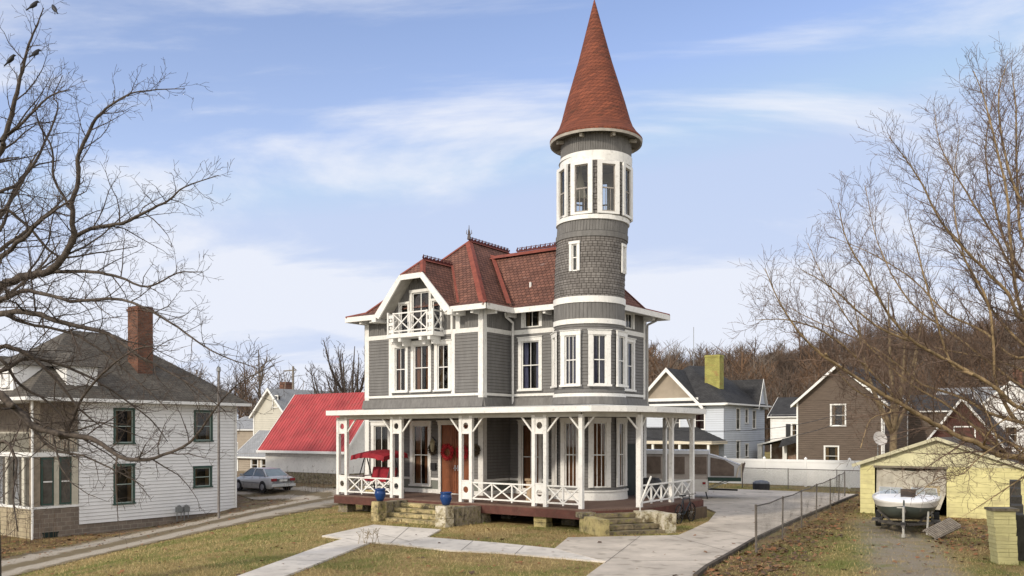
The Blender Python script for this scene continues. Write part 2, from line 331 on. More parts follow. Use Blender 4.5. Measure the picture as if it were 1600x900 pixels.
WCACHE = {}
def window(parent, x, y, z, ang, w, h, cas=0.13, cols=2, rows=(0.5,), curtain='dark', frame=WHITE, sash=None, proud=0.045, cap=0.03, sill=True, cw=1.0, name='window', depth=0.5, bar=0.03, clow=0.0):
    """(x,y) on the wall face, z = bottom of the opening, ang = direction the window faces (0 = -y). w,h = opening."""
    sash = sash or frame
    key = (round(w, 3), round(h, 3), cas, cols, tuple(rows), curtain, frame.name, sash.name, proud, cap, sill, cw, depth, bar, clow)
    if key not in WCACHE:
        m = MB()
        # casing, local y negative = outwards
        m.box(-w/2-cas, -w/2, -proud, 0.0, -0.0, h); m.box(w/2, w/2+cas, -proud, 0.0, 0.0, h)
        m.box(-w/2-cas-.012, w/2+cas+.012, -proud-.012, 0.0, h, h+cas)
        if cap: m.box(-w/2-cas-.04, w/2+cas+.04, -proud-.05, 0.0, h+cas, h+cas+cap)
        if sill: m.box(-w/2-cas-.03, w/2+cas+.03, -proud-.05, 0.0, -0.07, -.0)
        # reveal and dark room behind
        rv = 0.06
        for (a, b, c, d) in (((-w/2, 0), (-w/2, rv), 0, h), ((w/2, rv), (w/2, 0), 0, h)):
            m.face([(a[0], a[1], c), (b[0], b[1], c), (b[0], b[1], d), (a[0], a[1], d)])
        m.face([(-w/2, 0, h), (w/2, 0, h), (w/2, rv, h), (-w/2, rv, h)]); m.face([(-w/2, 0, 0), (w/2, 0, 0), (w/2, rv, 0), (-w/2, rv, 0)])
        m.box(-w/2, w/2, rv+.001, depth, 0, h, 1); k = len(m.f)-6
        # drop the room's front face so one looks into it
        del m.f[k+2]; del m.m[k+2]; m.uv = {}
        s = MB(); t = 0.045
        for (a, b, c, d) in ((-w/2, -w/2+t, 0, h), (w/2-t, w/2, 0, h), (-w/2+t, w/2-t, 0, t), (-w/2+t, w/2-t, h-t, h)): s.box(a, b, 0.012, 0.05, c, d)
        for r_ in rows: s.box(-w/2+t, w/2-t, 0.008, 0.05, h*r_-bar*.6, h*r_+bar*.6)
        for i in range(1, cols):
            xx = -w/2+w*i/cols; s.box(xx-bar*.4, xx+bar*.4, 0.018, 0.045, t, h-t)
        g = MB(); g.face([(-w/2+t, .032, t), (w/2-t, .032, t), (w/2-t, .032, h-t), (-w/2+t, .032, h-t)])
        c = None
        if curtain:
            c = MB(); rr = random.Random(hash(key[:2]) & 255)
            halves = ((-w/2+.02, -w/2+.02+(w/2-.02)*cw), (w/2-.02-(w/2-.02)*cw, w/2-.02))
            for xa, xb in halves:
                nn = 14; pr = [(xa+(xb-xa)*i/nn, .13+.022*math.sin(i*2.1+rr.random()*.8)) for i in range(nn+1)]
                for (p, po), (q, qo) in zip(pr, pr[1:]): c.face([(p, po, clow*h+.01), (q, qo, clow*h+.01), (q, qo, h-.01), (p, po, h-.01)])
        WCACHE[key] = (m, s, g, c)
        WCACHE[key] = [mm.build(nm, mt) for mm, nm, mt in ((m, name, [frame, DARKIN]), (s, 'sash', sash), (g, 'pane', GLASS))] + ([c.build('curtain', CUR[curtain])] if c else [])
        for o in WCACHE[key][1:]: o.parent = WCACHE[key][0]
        objs = WCACHE[key]
    else:
        src = WCACHE[key]; objs = []
        for i, o in enumerate(src):
            q = o.copy(); C.objects.link(q); q.parent = objs[0] if i else None; objs.append(q)
    objs[0].parent = parent; objs[0].location = (x, y, z); objs[0].rotation_euler = (0, 0, ang); objs[0].name = name
    return objs[0]
# ================================================================ terrain
CX, CY = -1.118, 33.79; TH = R(35.6); EX, EY = math.cos(TH), -math.sin(TH); NX, NY = math.sin(TH), math.cos(TH)
def ab(a, b): return (CX+a*EX+b*NX, CY+a*EY+b*NY)
def axis(lo, hi, fine_lo, fine_hi, fs, cs):
    v = []; x = fine_lo
    while x <= fine_hi: v.append(x); x += fs
    x = fine_hi; st = fs
    while x < hi: st = min(st*1.25, cs); x += st; v.append(x)
    x = fine_lo; st = fs; w = []
    while x > lo: st = min(st*1.25, cs); x -= st; w.append(x)
    return w[::-1]+v
def smooth2(v): return v
PATHM = {}
def ground_mask(x, y):
    """r = fallen leaves, g = green grass, b = bare soil"""
    r = g = b = 0.0
    # leaf drift along the chain-link fence and the right hand lot
    fx = 6.37+(y-22.7)*0.514
    d = x-fx
    if y > 18:
        r = max(r, (1-ss(abs(d-0.5), .3, 1.9))*.75)
        if d > 0: g = max(g, 1.3*ss(d, .2, 1.0)*(1-ss(d, 2.2, 4))*(1-ss(y, 26, 32)))
    # two wheel tracks of grit in front of the yellow garage
    tx = 8.9+(y-19)*0.36
    if y < 34 and x > fx+.6: b = max(b, (1-ss(abs(x-tx), .5, 1.5))*.9*(1-ss(y, 29, 33)))
    if x > tx+1.0: r = max(r, .6*ss(y, 21.5, 25)); g = max(g, .35*(1-ss(y, 20, 23)))
    # left of the gravel drive, in front of the neighbour
    if x < -9 and y > 26:
        q = ss(-x-.52*(y-28)*-1-12, -6, 6)
    g = max(g, .45*(1-ss(abs(x+9), 2, 6))*(1-ss(y, 30, 36)))
    if x < -11: r = max(r, .8*ss(y-(36-(-x-14)*1.2), -1, 1.5))
    if x < -6 and y > 41: r = max(r, .5); b = max(b, .35)
    if y > 46: g = max(g, .2)
    return min(r, 1), min(g, 1), min(b, 1)
def ground_material():
    m = bpy.data.materials.new('winter_lawn'); m.use_nodes = True; n = m.node_tree.nodes; l = m.node_tree.links; b = n['Principled BSDF']
    b.inputs['Roughness'].default_value = 0.95; b.inputs['Specular IOR Level'].default_value = 0.1
    t = n.new('ShaderNodeTexCoord'); at_ = n.new('ShaderNodeVertexColor'); at_.layer_name = 'mask'; s = n.new('ShaderNodeSeparateColor'); l.new(at_.outputs[0], s.inputs[0])
    def noise(sc, de=8, ro=.6, w=0):
        q = n.new('ShaderNodeTexNoise'); q.inputs['Scale'].default_value = sc; q.inputs['Detail'].default_value = de; q.inputs['Roughness'].default_value = ro
        mp = n.new('ShaderNodeMapping'); mp.inputs['Location'].default_value = (w, w*.7, 0); l.new(t.outputs['Object'], mp.inputs[0]); l.new(mp.outputs[0], q.inputs['Vector']); return q.outputs[0]
    def rng(x, a, b_, c=0, d=1):
        q = n.new('ShaderNodeMapRange'); q.inputs[1].default_value = a; q.inputs[2].default_value = b_; q.inputs[3].default_value = c; q.inputs[4].default_value = d; l.new(x, q.inputs[0]); return q.outputs[0]
    def mix(f, a, c):
        q = n.new('ShaderNodeMixRGB'); l.new(f, q.inputs[0])
        for i, z in ((1, a), (2, c)):
            if isinstance(z, tuple): q.inputs[i].default_value = z+(1,)
            else: l.new(z, q.inputs[i])
        return q.outputs[0]
    def math_(op, a, c):
        q = n.new('ShaderNodeMath'); q.operation = op; q.use_clamp = True; l.new(a, q.inputs[0])
        if isinstance(c, float): q.inputs[1].default_value = c
        else: l.new(c, q.inputs[1])
        return q.outputs[0]
    straw = mix(rng(noise(5.5, 10, .7), .35, .65), (0.36, 0.265, 0.12), (0.23, 0.160, 0.07))
    green = mix(rng(noise(7, 8, .7, 3), .35, .65), (0.13, 0.155, 0.035), (0.18, 0.175, 0.055))
    gf = math_('ADD', rng(noise(.42, 9, .66, 9), .46, .60, 0, .85), math_('MULTIPLY', s.outputs[1], .6))
    c = mix(gf, straw, green)
    leafc = mix(rng(noise(14, 6, .8, 5), .4, .6), (0.155, 0.080, 0.042), (0.085, 0.052, 0.035))
    lf = math_('MULTIPLY', s.outputs[0], rng(noise(1.1, 8, .7, 2), .33, .55))
    c = mix(lf, c, leafc)
    soil = mix(rng(noise(25, 6, .8, 5), .4, .6), (0.21, 0.175, 0.135), (0.32, 0.285, 0.235))
    sf = math_('MULTIPLY', s.outputs[2], rng(noise(1.6, 8, .7, 7), .3, .52))
    c = mix(sf, c, soil)
    l.new(c, b.inputs['Base Color'])
    bp = n.new('ShaderNodeBump'); bp.inputs['Strength'].default_value = .7; bp.inputs['Distance'].default_value = .05; l.new(noise(30, 6, .8), bp.inputs['Height']); l.new(bp.outputs[0], b.inputs['Normal'])
    return m
LAWN = ground_material()
def make_ground():
    xs = axis(-700, 900, -30, 26, .5, 40); ys = axis(-60, 900, 4, 62, .5, 40)
    v = [(x, y, T(x, y)) for y in ys for x in xs]; w = len(xs)
    f = [(j*w+i, j*w+i+1, (j+1)*w+i+1, (j+1)*w+i) for j in range(len(ys)-1) for i in range(w-1)]
    me = bpy.data.meshes.new('ground'); me.from_pydata(v, [], f); me.materials.append(LAWN)
    ca = me.color_attributes.new('mask', 'FLOAT_COLOR', 'POINT'); buf = []
    for x, y, _ in v: buf.extend(ground_mask(x, y)+(1,))
    ca.data.foreach_set('color', buf)
    for p in me.polygons: p.use_smooth = True
    o = bpy.data.objects.new('ground', me); C.objects.link(o); tag(o, kind='structure')
make_ground()
# hill behind the town: ridge height by azimuth
RIDGE_PTS = [(-400, 560), (0, 585), (250, 592), (345, 600), (380, 609), (410, 620), (470, 636), (600, 640), (800, 620), (950, 570), (1010, 556), (1100, 556), (1180, 549), (1260, 539), (1330, 533), (1400, 519), (1480, 512), (1600, 500), (1900, 480)]
def ridge_h(x, y):
    u = 800+FPX*x/max(y, 1)
    if u <= RIDGE_PTS[0][0]: vv = RIDGE_PTS[0][1]
    elif u >= RIDGE_PTS[-1][0]: vv = RIDGE_PTS[-1][1]
    else:
        for (a, c), (b, d) in zip(RIDGE_PTS, RIDGE_PTS[1:]):
            if a <= u <= b: vv = c+(d-c)*ss(u, a, b); break
    return max(0, (HZ-vv)/FPX*330-9)
def hill_z(x, y):
    h = ridge_h(x, y)*(330+0*x)/330
    return -0.6+h*ss(y, 120, 330)*(1+.04*math.sin(x*.07)+.03*math.sin(y*.09+x*.05))-ss(y, 350, 520)*h*.5
def make_hill():
    v = []; nu, nd = 150, 40
    for j in range(nd):
        y = 118+(560-118)*j/(nd-1)
        for i in range(nu):
            k = (-480+(2100+480)*i/(nu-1)-800)/FPX; v.append((k*y, y, hill_z(k*y, y)))
    f = [(j*nu+i, j*nu+i+1, (j+1)*nu+i+1, (j+1)*nu+i) for j in range(nd-1) for i in range(nu-1)]
    me = bpy.data.meshes.new('hill'); me.from_pydata(v, [], f); me.materials.append(mat('hill_floor', (0.085, 0.058, 0.036), .95, .3, .05))
    for p in me.polygons: p.use_smooth = True
    o = bpy.data.objects.new('hill', me); C.objects.link(o); tag(o, kind='structure')
make_hill()
# ================================================================ paths, drive, gravel
CONC = mat('pale_concrete', (0.57, 0.505, 0.425), .85, .2, .45, .4, 60, stain=.45)
CONC2 = mat('new_white_concrete', (0.66, 0.61, 0.54), .85, .14, .7, .3, 60, stain=.32)
JOINT = mat('concrete_joint', (0.16, 0.15, 0.13), .9, .2)
def slab(name, poly, z, m, th=.07, joints=()):
    b = MB(); b.poly([(x, y, z) for x, y in poly])
    if b.f:
        P = [Vector((x, y)) for x, y in poly]; area = sum(P[i].x*P[(i+1) % len(P)].y-P[(i+1) % len(P)].x*P[i].y for i in range(len(P)))
    for i in range(len(poly)):
        p, q = poly[i], poly[(i+1) % len(poly)]; b.poly([(p[0], p[1], z-th), (q[0], q[1], z-th), (q[0], q[1], z), (p[0], p[1], z)])
    for (x0, y0), (x1, y1) in joints:
        d = Vector((x1-x0, y1-y0, 0)).normalized(); s_ = Vector((-d.y, d.x, 0))*.009
        b.face([Vector((x0, y0, z+.004))-s_, Vector((x1, y1, z+.004))-s_, Vector((x1, y1, z+.004))+s_, Vector((x0, y0, z+.004))+s_], 1)
    return tag(b.build(name, [m, JOINT]), kind='structure')
G = lambda u, v: tuple(on_ground(u, v))
zc = .045
def G2(u, v):   # point on the slab's top
    Y = (CZ-zc)*FPX/(v-HZ); return ((u-800)/FPX*Y, Y)
w1 = [G2(*p) for p in ((583.5, 819.6), (503, 837), (536.4, 841), (500, 853), (370, 900))]
w1e = (w1[-1][0]-1.9, w1[-1][1]-10.5); w2e = (w1e[0]+1.1, w1e[1]-.6)
w2 = [G2(*p) for p in ((470, 890), (574.7, 848.4), (585, 846.7), (624, 850), (667, 838.7), (689, 827))]
slab('walkway', w1+[w1e, w2e]+w2, zc, CONC2, joints=[(G2(541, 841), G2(574, 848)), (G2(640, 846), G2(560, 826)), (G2(440, 875), G2(505, 876)), (G2(610, 849), G2(640, 823))])
slab('cross_path', [G2(*p) for p in ((667, 838.7), (780, 847.6), (867, 856.4), (947, 877), (780, 862.7), (699, 859), (624, 850))], zc-.006, CONC2, joints=[(G2(740, 844), G2(720, 860)), (G2(820, 851), G2(805, 865))])
dr = [(887.6, 839.6), (1060, 836), (1081, 827), (1107, 814.5), (1119, 800), (1088, 787.6)]
dr2 = [(1010, 768), (1122, 763), (1240, 767.5), (1337, 772), (1325, 778), (1244, 811), (1181, 840), (1144, 862), (1105, 884), (1085.6, 899)]
DR = [G2(*p) for p in dr]+[G2(*p) for p in dr2]
e1 = (DR[-1][0]-1.5, DR[-1][1]-11); e0 = (G2(917, 899)[0]-2.0, e1[1]+.4)
slab('driveway', DR+[e1, e0, G2(917, 899), G2(947, 877), G2(867, 856.4)], zc+.002, CONC, joints=[(G2(1000, 838), G2(945, 880)), (G2(950, 877), G2(1120, 875)), (G2(1090, 822), G2(1180, 841)), (G2(1115, 805), G2(1245, 811)), (G2(1095, 790), G2(1290, 792)), (G2(1045, 836), G2(1140, 862))])
# kerb strip along the drive under the fence
kb = MB(); kp = [G2(*p) for p in ((1340, 773), (1325, 778.5), (1244, 812.5), (1181, 842), (1144, 864), (1105, 886), (1086, 901))]
for (x0, y0), (x1, y1) in zip(kp, kp[1:]): kb.bar((x0, y0, .035), (x1, y1, .035), .10, .12)
tag(kb.build('kerb', mat('weathered_timber_kerb', (0.10, 0.08, 0.06), .9, .3, 3)), kind='structure')
road = mat('asphalt', (0.06, 0.06, 0.06), .9, .1, 3, .2)
slab('road', [(-60, 3), (-60, -8), (60, -8), (60, 3)], .015, road, .1)
# gravel drive between the two houses: a strip draped on the ground, two worn wheel tracks
GRAV = bpy.data.materials.new('gravel'); GRAV.use_nodes = True
def grav():
    n = GRAV.node_tree.nodes; l = GRAV.node_tree.links; b = n['Principled BSDF']; b.inputs['Roughness'].default_value = .95
    t = n.new('ShaderNodeTexCoord'); uv = n.new('ShaderNodeUVMap'); s = n.new('ShaderNodeSeparateXYZ'); l.new(uv.outputs[0], s.inputs[0])
    a = n.new('ShaderNodeTexNoise'); a.inputs['Scale'].default_value = 1.6; a.inputs['Detail'].default_value = 9; a.inputs['Roughness'].default_value = .7; l.new(t.outputs['Object'], a.inputs[0])
    c = n.new('ShaderNodeTexVoronoi'); c.inputs['Scale'].default_value = 24; l.new(t.outputs['Object'], c.inputs[0])
    mx = n.new('ShaderNodeMixRGB'); l.new(c.outputs['Color'], mx.inputs[0]); mx.inputs[1].default_value = (.46, .40, .32, 1); mx.inputs[2].default_value = (.27, .24, .19, 1)
    # centre strip and edges are grassy: |v-0.5|
    m1 = n.new('ShaderNodeMath'); m1.operation = 'SUBTRACT'; l.new(s.outputs[1], m1.inputs[0]); m1.inputs[1].default_value = .5
    m2 = n.new('ShaderNodeMath'); m2.operation = 'ABSOLUTE'; l.new(m1.outputs[0], m2.inputs[0])
    m3 = n.new('ShaderNodeMath'); m3.operation = 'SUBTRACT'; l.new(m2.outputs[0], m3.inputs[0]); m3.inputs[1].default_value = .27
    m4 = n.new('ShaderNodeMath'); m4.operation = 'ABSOLUTE'; l.new(m3.outputs[0], m4.inputs[0])
    ad = n.new('ShaderNodeMath'); ad.operation = 'MULTIPLY_ADD'; l.new(a.outputs[0], ad.inputs[0]); ad.inputs[1].default_value = .35; l.new(m4.outputs[0], ad.inputs[2])
    r = n.new('ShaderNodeMapRange'); r.inputs[1].default_value = .26; r.inputs[2].default_value = .34; l.new(ad.outputs[0], r.inputs[0])
    g = n.new('ShaderNodeMixRGB'); l.new(r.outputs[0], g.inputs[0]); l.new(mx.outputs[0], g.inputs[1]); g.inputs[2].default_value = (.15, .115, .06, 1)
    l.new(g.outputs[0], b.inputs['Base Color'])
    bp = n.new('ShaderNodeBump'); bp.inputs['Distance'].default_value = .03; l.new(c.outputs[0], bp.inputs['Height']); l.new(bp.outputs[0], b.inputs['Normal'])
grav()
def strip(name, A, B, m, z=.02, nw=10, kind='structure'):
    """ribbon between two edge polylines on the ground"""
    def res(P, k):
        P = [Vector(p) for p in P]; ds = [0]
        for a, b in zip(P, P[1:]): ds.append(ds[-1]+(b-a).length)
        o = []
        for i in range(k+1):
            t = ds[-1]*i/k; j = max(q for q in range(len(ds)-1) if ds[q] <= t+1e-9); f = (t-ds[j])/(ds[j+1]-ds[j]); o.append(P[j].lerp(P[j+1], f))
        return o
    k = 90; a, b = res(A, k), res(B, k); mb = MB(); rr = random.Random(3)
    ja = [rr.uniform(-.12, .12) for _ in range(k+1)]; jb = [rr.uniform(-.12, .12) for _ in range(k+1)]
    g = []
    for i in range(k+1):
        row = []
        for j in range(nw+1):
            t = j/nw; p = a[i].lerp(b[i], t*(1+jb[i]*.3)+ja[i]*.3*(1-t)); row.append((p.x, p.y, T(p.x, p.y)+z+.025*math.sin(math.pi*t)))
        g.append(row)
    for i in range(k):
        for j in range(nw):
            mb.face([g[i][j], g[i+1][j], g[i+1][j+1], g[i][j+1]], 0, [(i/k*20, j/nw), ((i+1)/k*20, j/nw), ((i+1)/k*20, (j+1)/nw), (i/k*20, (j+1)/nw)])
    return tag(mb.build(name, m), kind=kind)
uA = [(-120, 905), (3, 873), (175, 838), (325, 808), (440, 786), (505, 774), (560, 766)]; uB = [(-60, 925), (32, 898), (182, 862), (292, 838), (390, 817), (520, 792), (575, 778)]
strip('gravel_drive', [G(*p) for p in uA], [G(*p) for p in uB], GRAV)
gp = [(-16.2, 47.6), (-13, 50.5), (-10.2, 49), (-8.2, 41.5)]
strip('gravel_yard', [(-17.5, 53.5), (-13, 54.5), (-9.5, 51), (-8, 43)], [(-14.5, 49.6), (-13.0, 48.6), (-11.0, 45), (-9.6, 40.5)], GRAV, z=.016)
# ================================================================ the Victorian house
house = thing('victorian_house', 'warm grey Victorian house with white trim, red roofs, wraparound porch and tall round tower', 'house', (CX, CY, 0), -TH)
FL = .68
P_f1 = plane_P((-6.39, 0), (1, 0), (0, -1)); P_rt = plane_P((0, 0), (0, 1), (1, 0)); P_f2 = plane_P((0, 1.787), (1, 0), (0, -1))
P_rw = plane_P((4, 1.787), (0, 1), (1, 0)); P_lw = plane_P((-6.39, 9.2), (0, -1), (-1, 0)); P_bk = plane_P((0, 9.2), (-1, 0), (0, 1)); P_b2 = plane_P((4, 5.9), (-1, 0), (0, 1)); P_b3 = plane_P((0, 5.9), (0, 1), (1, 0))
o1 = -6.39
def H(xc, w, z0, h): return (xc-w/2, xc+w/2, z0, z0+h)
f1h = [H(-5.45-o1, .82, 1.0, 2.42), H(-3.22-o1, .82, 1.0, 2.42), H(-1.36-o1, 1.52, FL+.03, 2.72), H(-4.35-o1, .58, 4.85, 1.82), H(-3.19-o1, .80, 4.85, 1.86), H(-2.03-o1, .58, 4.85, 1.82)]
f1up = [H(-3.22-o1, .92, 7.16, 1.72), H(-4.13-o1, .42, 7.16, 1.3), H(-2.37-o1, .42, 7.16, 1.3)]
f2h = [H(1.0, .84, .86, 2.6), H(1.0, .84, 4.85, 1.92), H(1.07, .72, 7.32, .66)]
rwh = [H(2.6, .7, 4.85, 1.92), H(2.62, .6, 7.32, .6)]
body = MB(); trim = MB()
for P, ln, hs in ((P_f1, 6.39, f1h+f1up), (P_rt, 1.787, []), (P_f2, 4.0, f2h), (P_rw, 4.113, rwh), (P_lw, 9.2, []), (P_bk, 6.39, []), (P_b2, 4, []), (P_b3, 3.3, [])):
    wall(body, P, 0, ln, .0, FL, [], 'flat', mi=3)
    wall(body, P, 0, ln, FL, 1.2, hs, 'flat', mi=2)
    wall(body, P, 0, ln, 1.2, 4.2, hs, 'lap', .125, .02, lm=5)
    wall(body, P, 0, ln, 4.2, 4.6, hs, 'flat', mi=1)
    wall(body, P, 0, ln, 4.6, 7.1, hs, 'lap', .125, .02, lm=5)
    wall(body, P, 0, ln, 7.1, 8.12, hs, 'board', .13, mi=1)
    # trim
    for z0, z1, t in ((FL, .84, .035), (1.2, 1.3, .03), (4.58, 4.68, .04), (7.06, 7.24, .035)):
        cuts = sorted((h[0]-.125, h[1]+.125) for h in hs if h[2]-.02 < z1 and h[3] > z0); x = 0
        for c0, c1 in cuts+[(ln, ln)]:
            if c0-x > .02: band(trim, P, x, c0, z0, z1, t)
            x = max(x, c1)
    bo = MB()
    band(body, P, -.06, ln+.06, 4.14, 4.5, .07, mi=1, flare=.10); band(body, P, -.02, ln+.02, 4.02, 4.14, .09, mi=4)
    for e in (0, ln):
        s_ = .2 if ln > 2 else .17
        a0, a1 = (0, s_) if e == 0 else (ln-s_, ln)
        if P in (P_rt, P_f2, P_b3) and ((P is P_rt and e == ln) or (P is P_f2 and e in (0, ln)) or (P is P_b3)): continue
        for z0, z1 in ((FL, 4.0), (4.5, 8.1)): band(trim, P, a0-.028, a1+.028, z0, z1, .028)
for x0, x1 in ((-4.98, -4.8), (-1.58, -1.40)): band(trim, P_f1, x0-o1, x1-o1, 4.68, 7.06, .038); 
band(trim, P_f1, -1.36-o1, -1.14-o1, 7.24, 8.05, .03)
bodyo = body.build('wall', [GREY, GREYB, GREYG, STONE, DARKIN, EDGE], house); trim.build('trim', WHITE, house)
# gable wall with its slopes cut by two planes
gb = MB(); wall(gb, P_f1, -5.15-o1, -1.23-o1, 8.12, 10.12, f1up, 'board', .13)
go = gb.build('gable_wall', GREYB, house)
bm = bmesh.new(); bm.from_mesh(go.data); S = 1.105
for s_ in (-1, 1):
    bmesh.ops.bisect_plane(bm, geom=bm.verts[:]+bm.edges[:]+bm.faces[:], plane_co=(-3.19+s_*2.045, 0, 7.86), plane_no=(s_*S, 0, 1), clear_outer=True)
bm.to_mesh(go.data); bm.free()
for x, q_, r_ in ((-3.19+1.62, -2.0, -1.4), (-3.19-1.62, -4.9, -4.5)): gt = MB(); gt.box(x-.05, x+.05, -.03, 0, 7.2, 8.1); gt.box(q_, r_, -.032, -.002, 7.86, 7.96); gt.build('gable_trim', WHITE, house)
# windows of the straight walls
for x in (-5.45, -3.22): window(house, x, 0, 1.0, 0, .82, 2.42, .16, 2, (.5,), 'dark' if x < -5 else 'brown', cw=.75)
for x, w_, cu in ((-4.35, .58, 'brown'), (-3.19, .80, 'brown'), (-2.03, .58, 'tan')): window(house, x, 0, 4.85, 0, w_, 1.86 if w_ > .7 else 1.82, .15, 2, (.5,), cu, cw=.62, clow=.0)
window(house, -3.22, 0, 7.16, 0, .92, 1.72, .12, 2, (), 'dark', cw=.8, cap=0, bar=.05)
for x in (-4.13, -2.37): window(house, x, 0, 7.16, 0, .42, 1.3, .09, 1, (), 'dark', cap=0, cw=.6)
window(house, 1.0, 1.787, .86, 0, .84, 2.6, .15, 2, (.5,), 'brown', cw=.9)
window(house, 1.0, 1.787, 4.85, 0, .84, 1.92, .15, 2, (.5,), 'blue', cw=.55)
window(house, 1.07, 1.787, 7.32, 0, .72, .66, .14, 2, (), 'tan', cap=0, sill=False, cw=.5, clow=.0)
window(house, 4.0, 1.787+2.6, 4.85, R(90), .7, 1.92, .14, 2, (.5,), 'blue', cw=.6)
window(house, 4.0, 1.787+2.62, 7.32, R(90), .6, .6, .13, 2, (), 'dark', cap=0, sill=False)
# front doors (a pair)
dm = MB(); x0, x1, z0, z1 = -2.12, -.60, FL+.03, FL+2.75
dm.box(x0-.13, x0, -.05, 0, z0-.03, z1); dm.box(x1, x1+.13, -.05, 0, z0-.03, z1); dm.box(x0-.15, x1+.15, -.065, 0, z1, z1+.15); dm.box(x0-.2, x1+.2, -.1, 0, z1+.15, z1+.19); dm.box(x0-.15, x1+.15, -.14, 0, z0-.06, z0-.0)
dm.build('door_frame', WHITE, house)
for k in (0, 1):
    d = MB(); a0 = x0+k*(x1-x0)/2+.01; a1 = a0+(x1-x0)/2-.02; d.box(a0, a1, .03, .08, z0, z1)
    for (p, q) in ((.12, .5), (.62, 1.1), (1.22, 2.6)):
        d.box(a0+.1, a1-.1, .012, .03, z0+p, z0+q); d.box(a0+.17, a1-.17, .002, .012, z0+p+.07, z0+q-.07)
    do = d.build('door', DOORW, house)
    h = MB(); xx = a1-.06 if k == 0 else a0+.06; h.tube([(xx, .03, z0+1.0), (xx, -.03, z0+1.0)], .012); h.tube([(xx, -.03, z0+1.0), (xx, -.06, z0+1.0)], [.028, .022]); h.box(xx-.025, xx+.025, .024, .03, z0+.9, z0+1.12); h.build('handle', CHROME, do)
lt = MB(); lt.lathe([(0, 0), (.05, .01), (.085, .12), (.1, .36), (.13, .38), (.04, .5), (0, .56)], 6, (-2.42, -.2)); lo = lt.build('porch_lantern', mat('aged_brass_lantern', (.38, .34, .22), .5, .2), house); lo.location = (0, 0, 2.35); 
lb = MB(); lb.bar((-2.42, 0, 2.8), (-2.42, -.2, 2.95), .025); lb.build('lantern_bracket', BLACK, lo).location = (0, 0, -2.35)
mbx = MB(); mbx.box(-2.62, -2.36, -.1, 0, 1.62, 1.9); mbx.build('letter_box', BLACK, house)
# ---------------------------------------------------------------- tower
TC = (3.88, 1.5); TR = 1.31
def toff(z):
    k = .25*ss(z, 8.1, 13.6)*(1 if z < 14 else 1-.25*(z-14)/5.5)
    return (k*EX, k*NX)
PT = cyl_P(TC, TR, toff); full = (-math.pi*TR, math.pi*TR); SG = TR*R(7.5)
def ang(d): return R(d)*TR
def ch(deg, w, z0, h): return (ang(deg)-w/2, ang(deg)+w/2, z0, z0+h)
GA = (-93, -46.5, 0, 46.5, 93); TA = tuple(9.5+42.8*i for i in range(-4, 4)); NA = (5, 97)
th = [ch(d, .56, 1.12, 2.42) for d in GA]; th += [ch(d, .56, 4.85, 1.86) for d in GA]
nh = [ch(d, .25, 8.98, 1.02) for d in NA]; tp = [ch(d, .54, 11.12, 1.78) for d in TA]
tw = MB(); tt = MB(); ts = MB()
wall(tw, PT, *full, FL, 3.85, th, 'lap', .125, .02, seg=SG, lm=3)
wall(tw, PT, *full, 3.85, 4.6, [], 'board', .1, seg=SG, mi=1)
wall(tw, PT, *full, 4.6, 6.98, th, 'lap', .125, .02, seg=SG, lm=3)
wall(tw, PT, *full, 6.98, 7.1, [], 'flat', seg=SG)
wall(tw, PT, *full, 7.24, 7.86, [], 'board', .14, .018, mi=1)
wall(tw, PT, *full, 8.06, 10.24, nh, 'shingle', .19, .02, seg=SG, mi=2)
wall(tw, PT, *full, 10.24, 10.46, [], 'flat', seg=SG)
wall(tw, PT, *full, 10.46, 10.95, [], 'board', .11, .018, mi=1)
wall(tw, PT, *full, 10.95, 13.1, tp, 'shingle', .12, .02, seg=SG, mi=2)
wall(tw, PT, *full, 13.1, 14.1, [], 'board', .09, .018, mi=1)
band(tw, PT, *full, 10.24, 10.44, .05, seg=SG, mi=1)
band(tw, PT, *full, 4.16, 4.44, .06, seg=SG, mi=1, flare=.06)
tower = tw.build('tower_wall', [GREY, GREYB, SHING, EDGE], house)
for z0, z1, t in ((7.08, 7.26, .05), (7.85, 8.08, .05), (10.86, 11.02, .07), (12.98, 13.34, .045), (4.44, 4.56, .06), (4.0, 4.02, .05)):
    band(tt, PT, *full, z0, z1, t, seg=SG)
for z in (11.12,):
    pass
band(tt, PT, *full, .5, .98, .10, seg=SG, flare=.06); band(tt, PT, *full, .98, 1.04, .15, seg=SG)
for d in GA[1:-1]:
    for k in (-1, 1): tt_a = ang(d+k*23.2)
tt.build('tower_trim', WHITE, house)
def cyl_win(deg, w, z, h, cas, r=TR, **k):
    t = R(deg); o = toff(z+h/2); rr = r+.012
    return window(house, TC[0]+o[0]+rr*math.sin(t), TC[1]+o[1]-rr*math.cos(t), z, t, w, h, cas, **k)
for d in GA:
    if d == -93: continue
    cyl_win(d, .50, 1.14, 2.36, .17, cols=3, curtain='brown', cw=1.0, depth=.35, cap=0, sill=False, bar=.034)
    cyl_win(d, .50, 4.87, 1.80, .17, cols=3 if d == 0 else 2, curtain='blue', cw=.8, depth=.35, cap=.02)
for d in NA: cyl_win(d, .22, 9.0, .98, .10, cols=1, curtain='white', depth=.25, cap=0, sill=False)
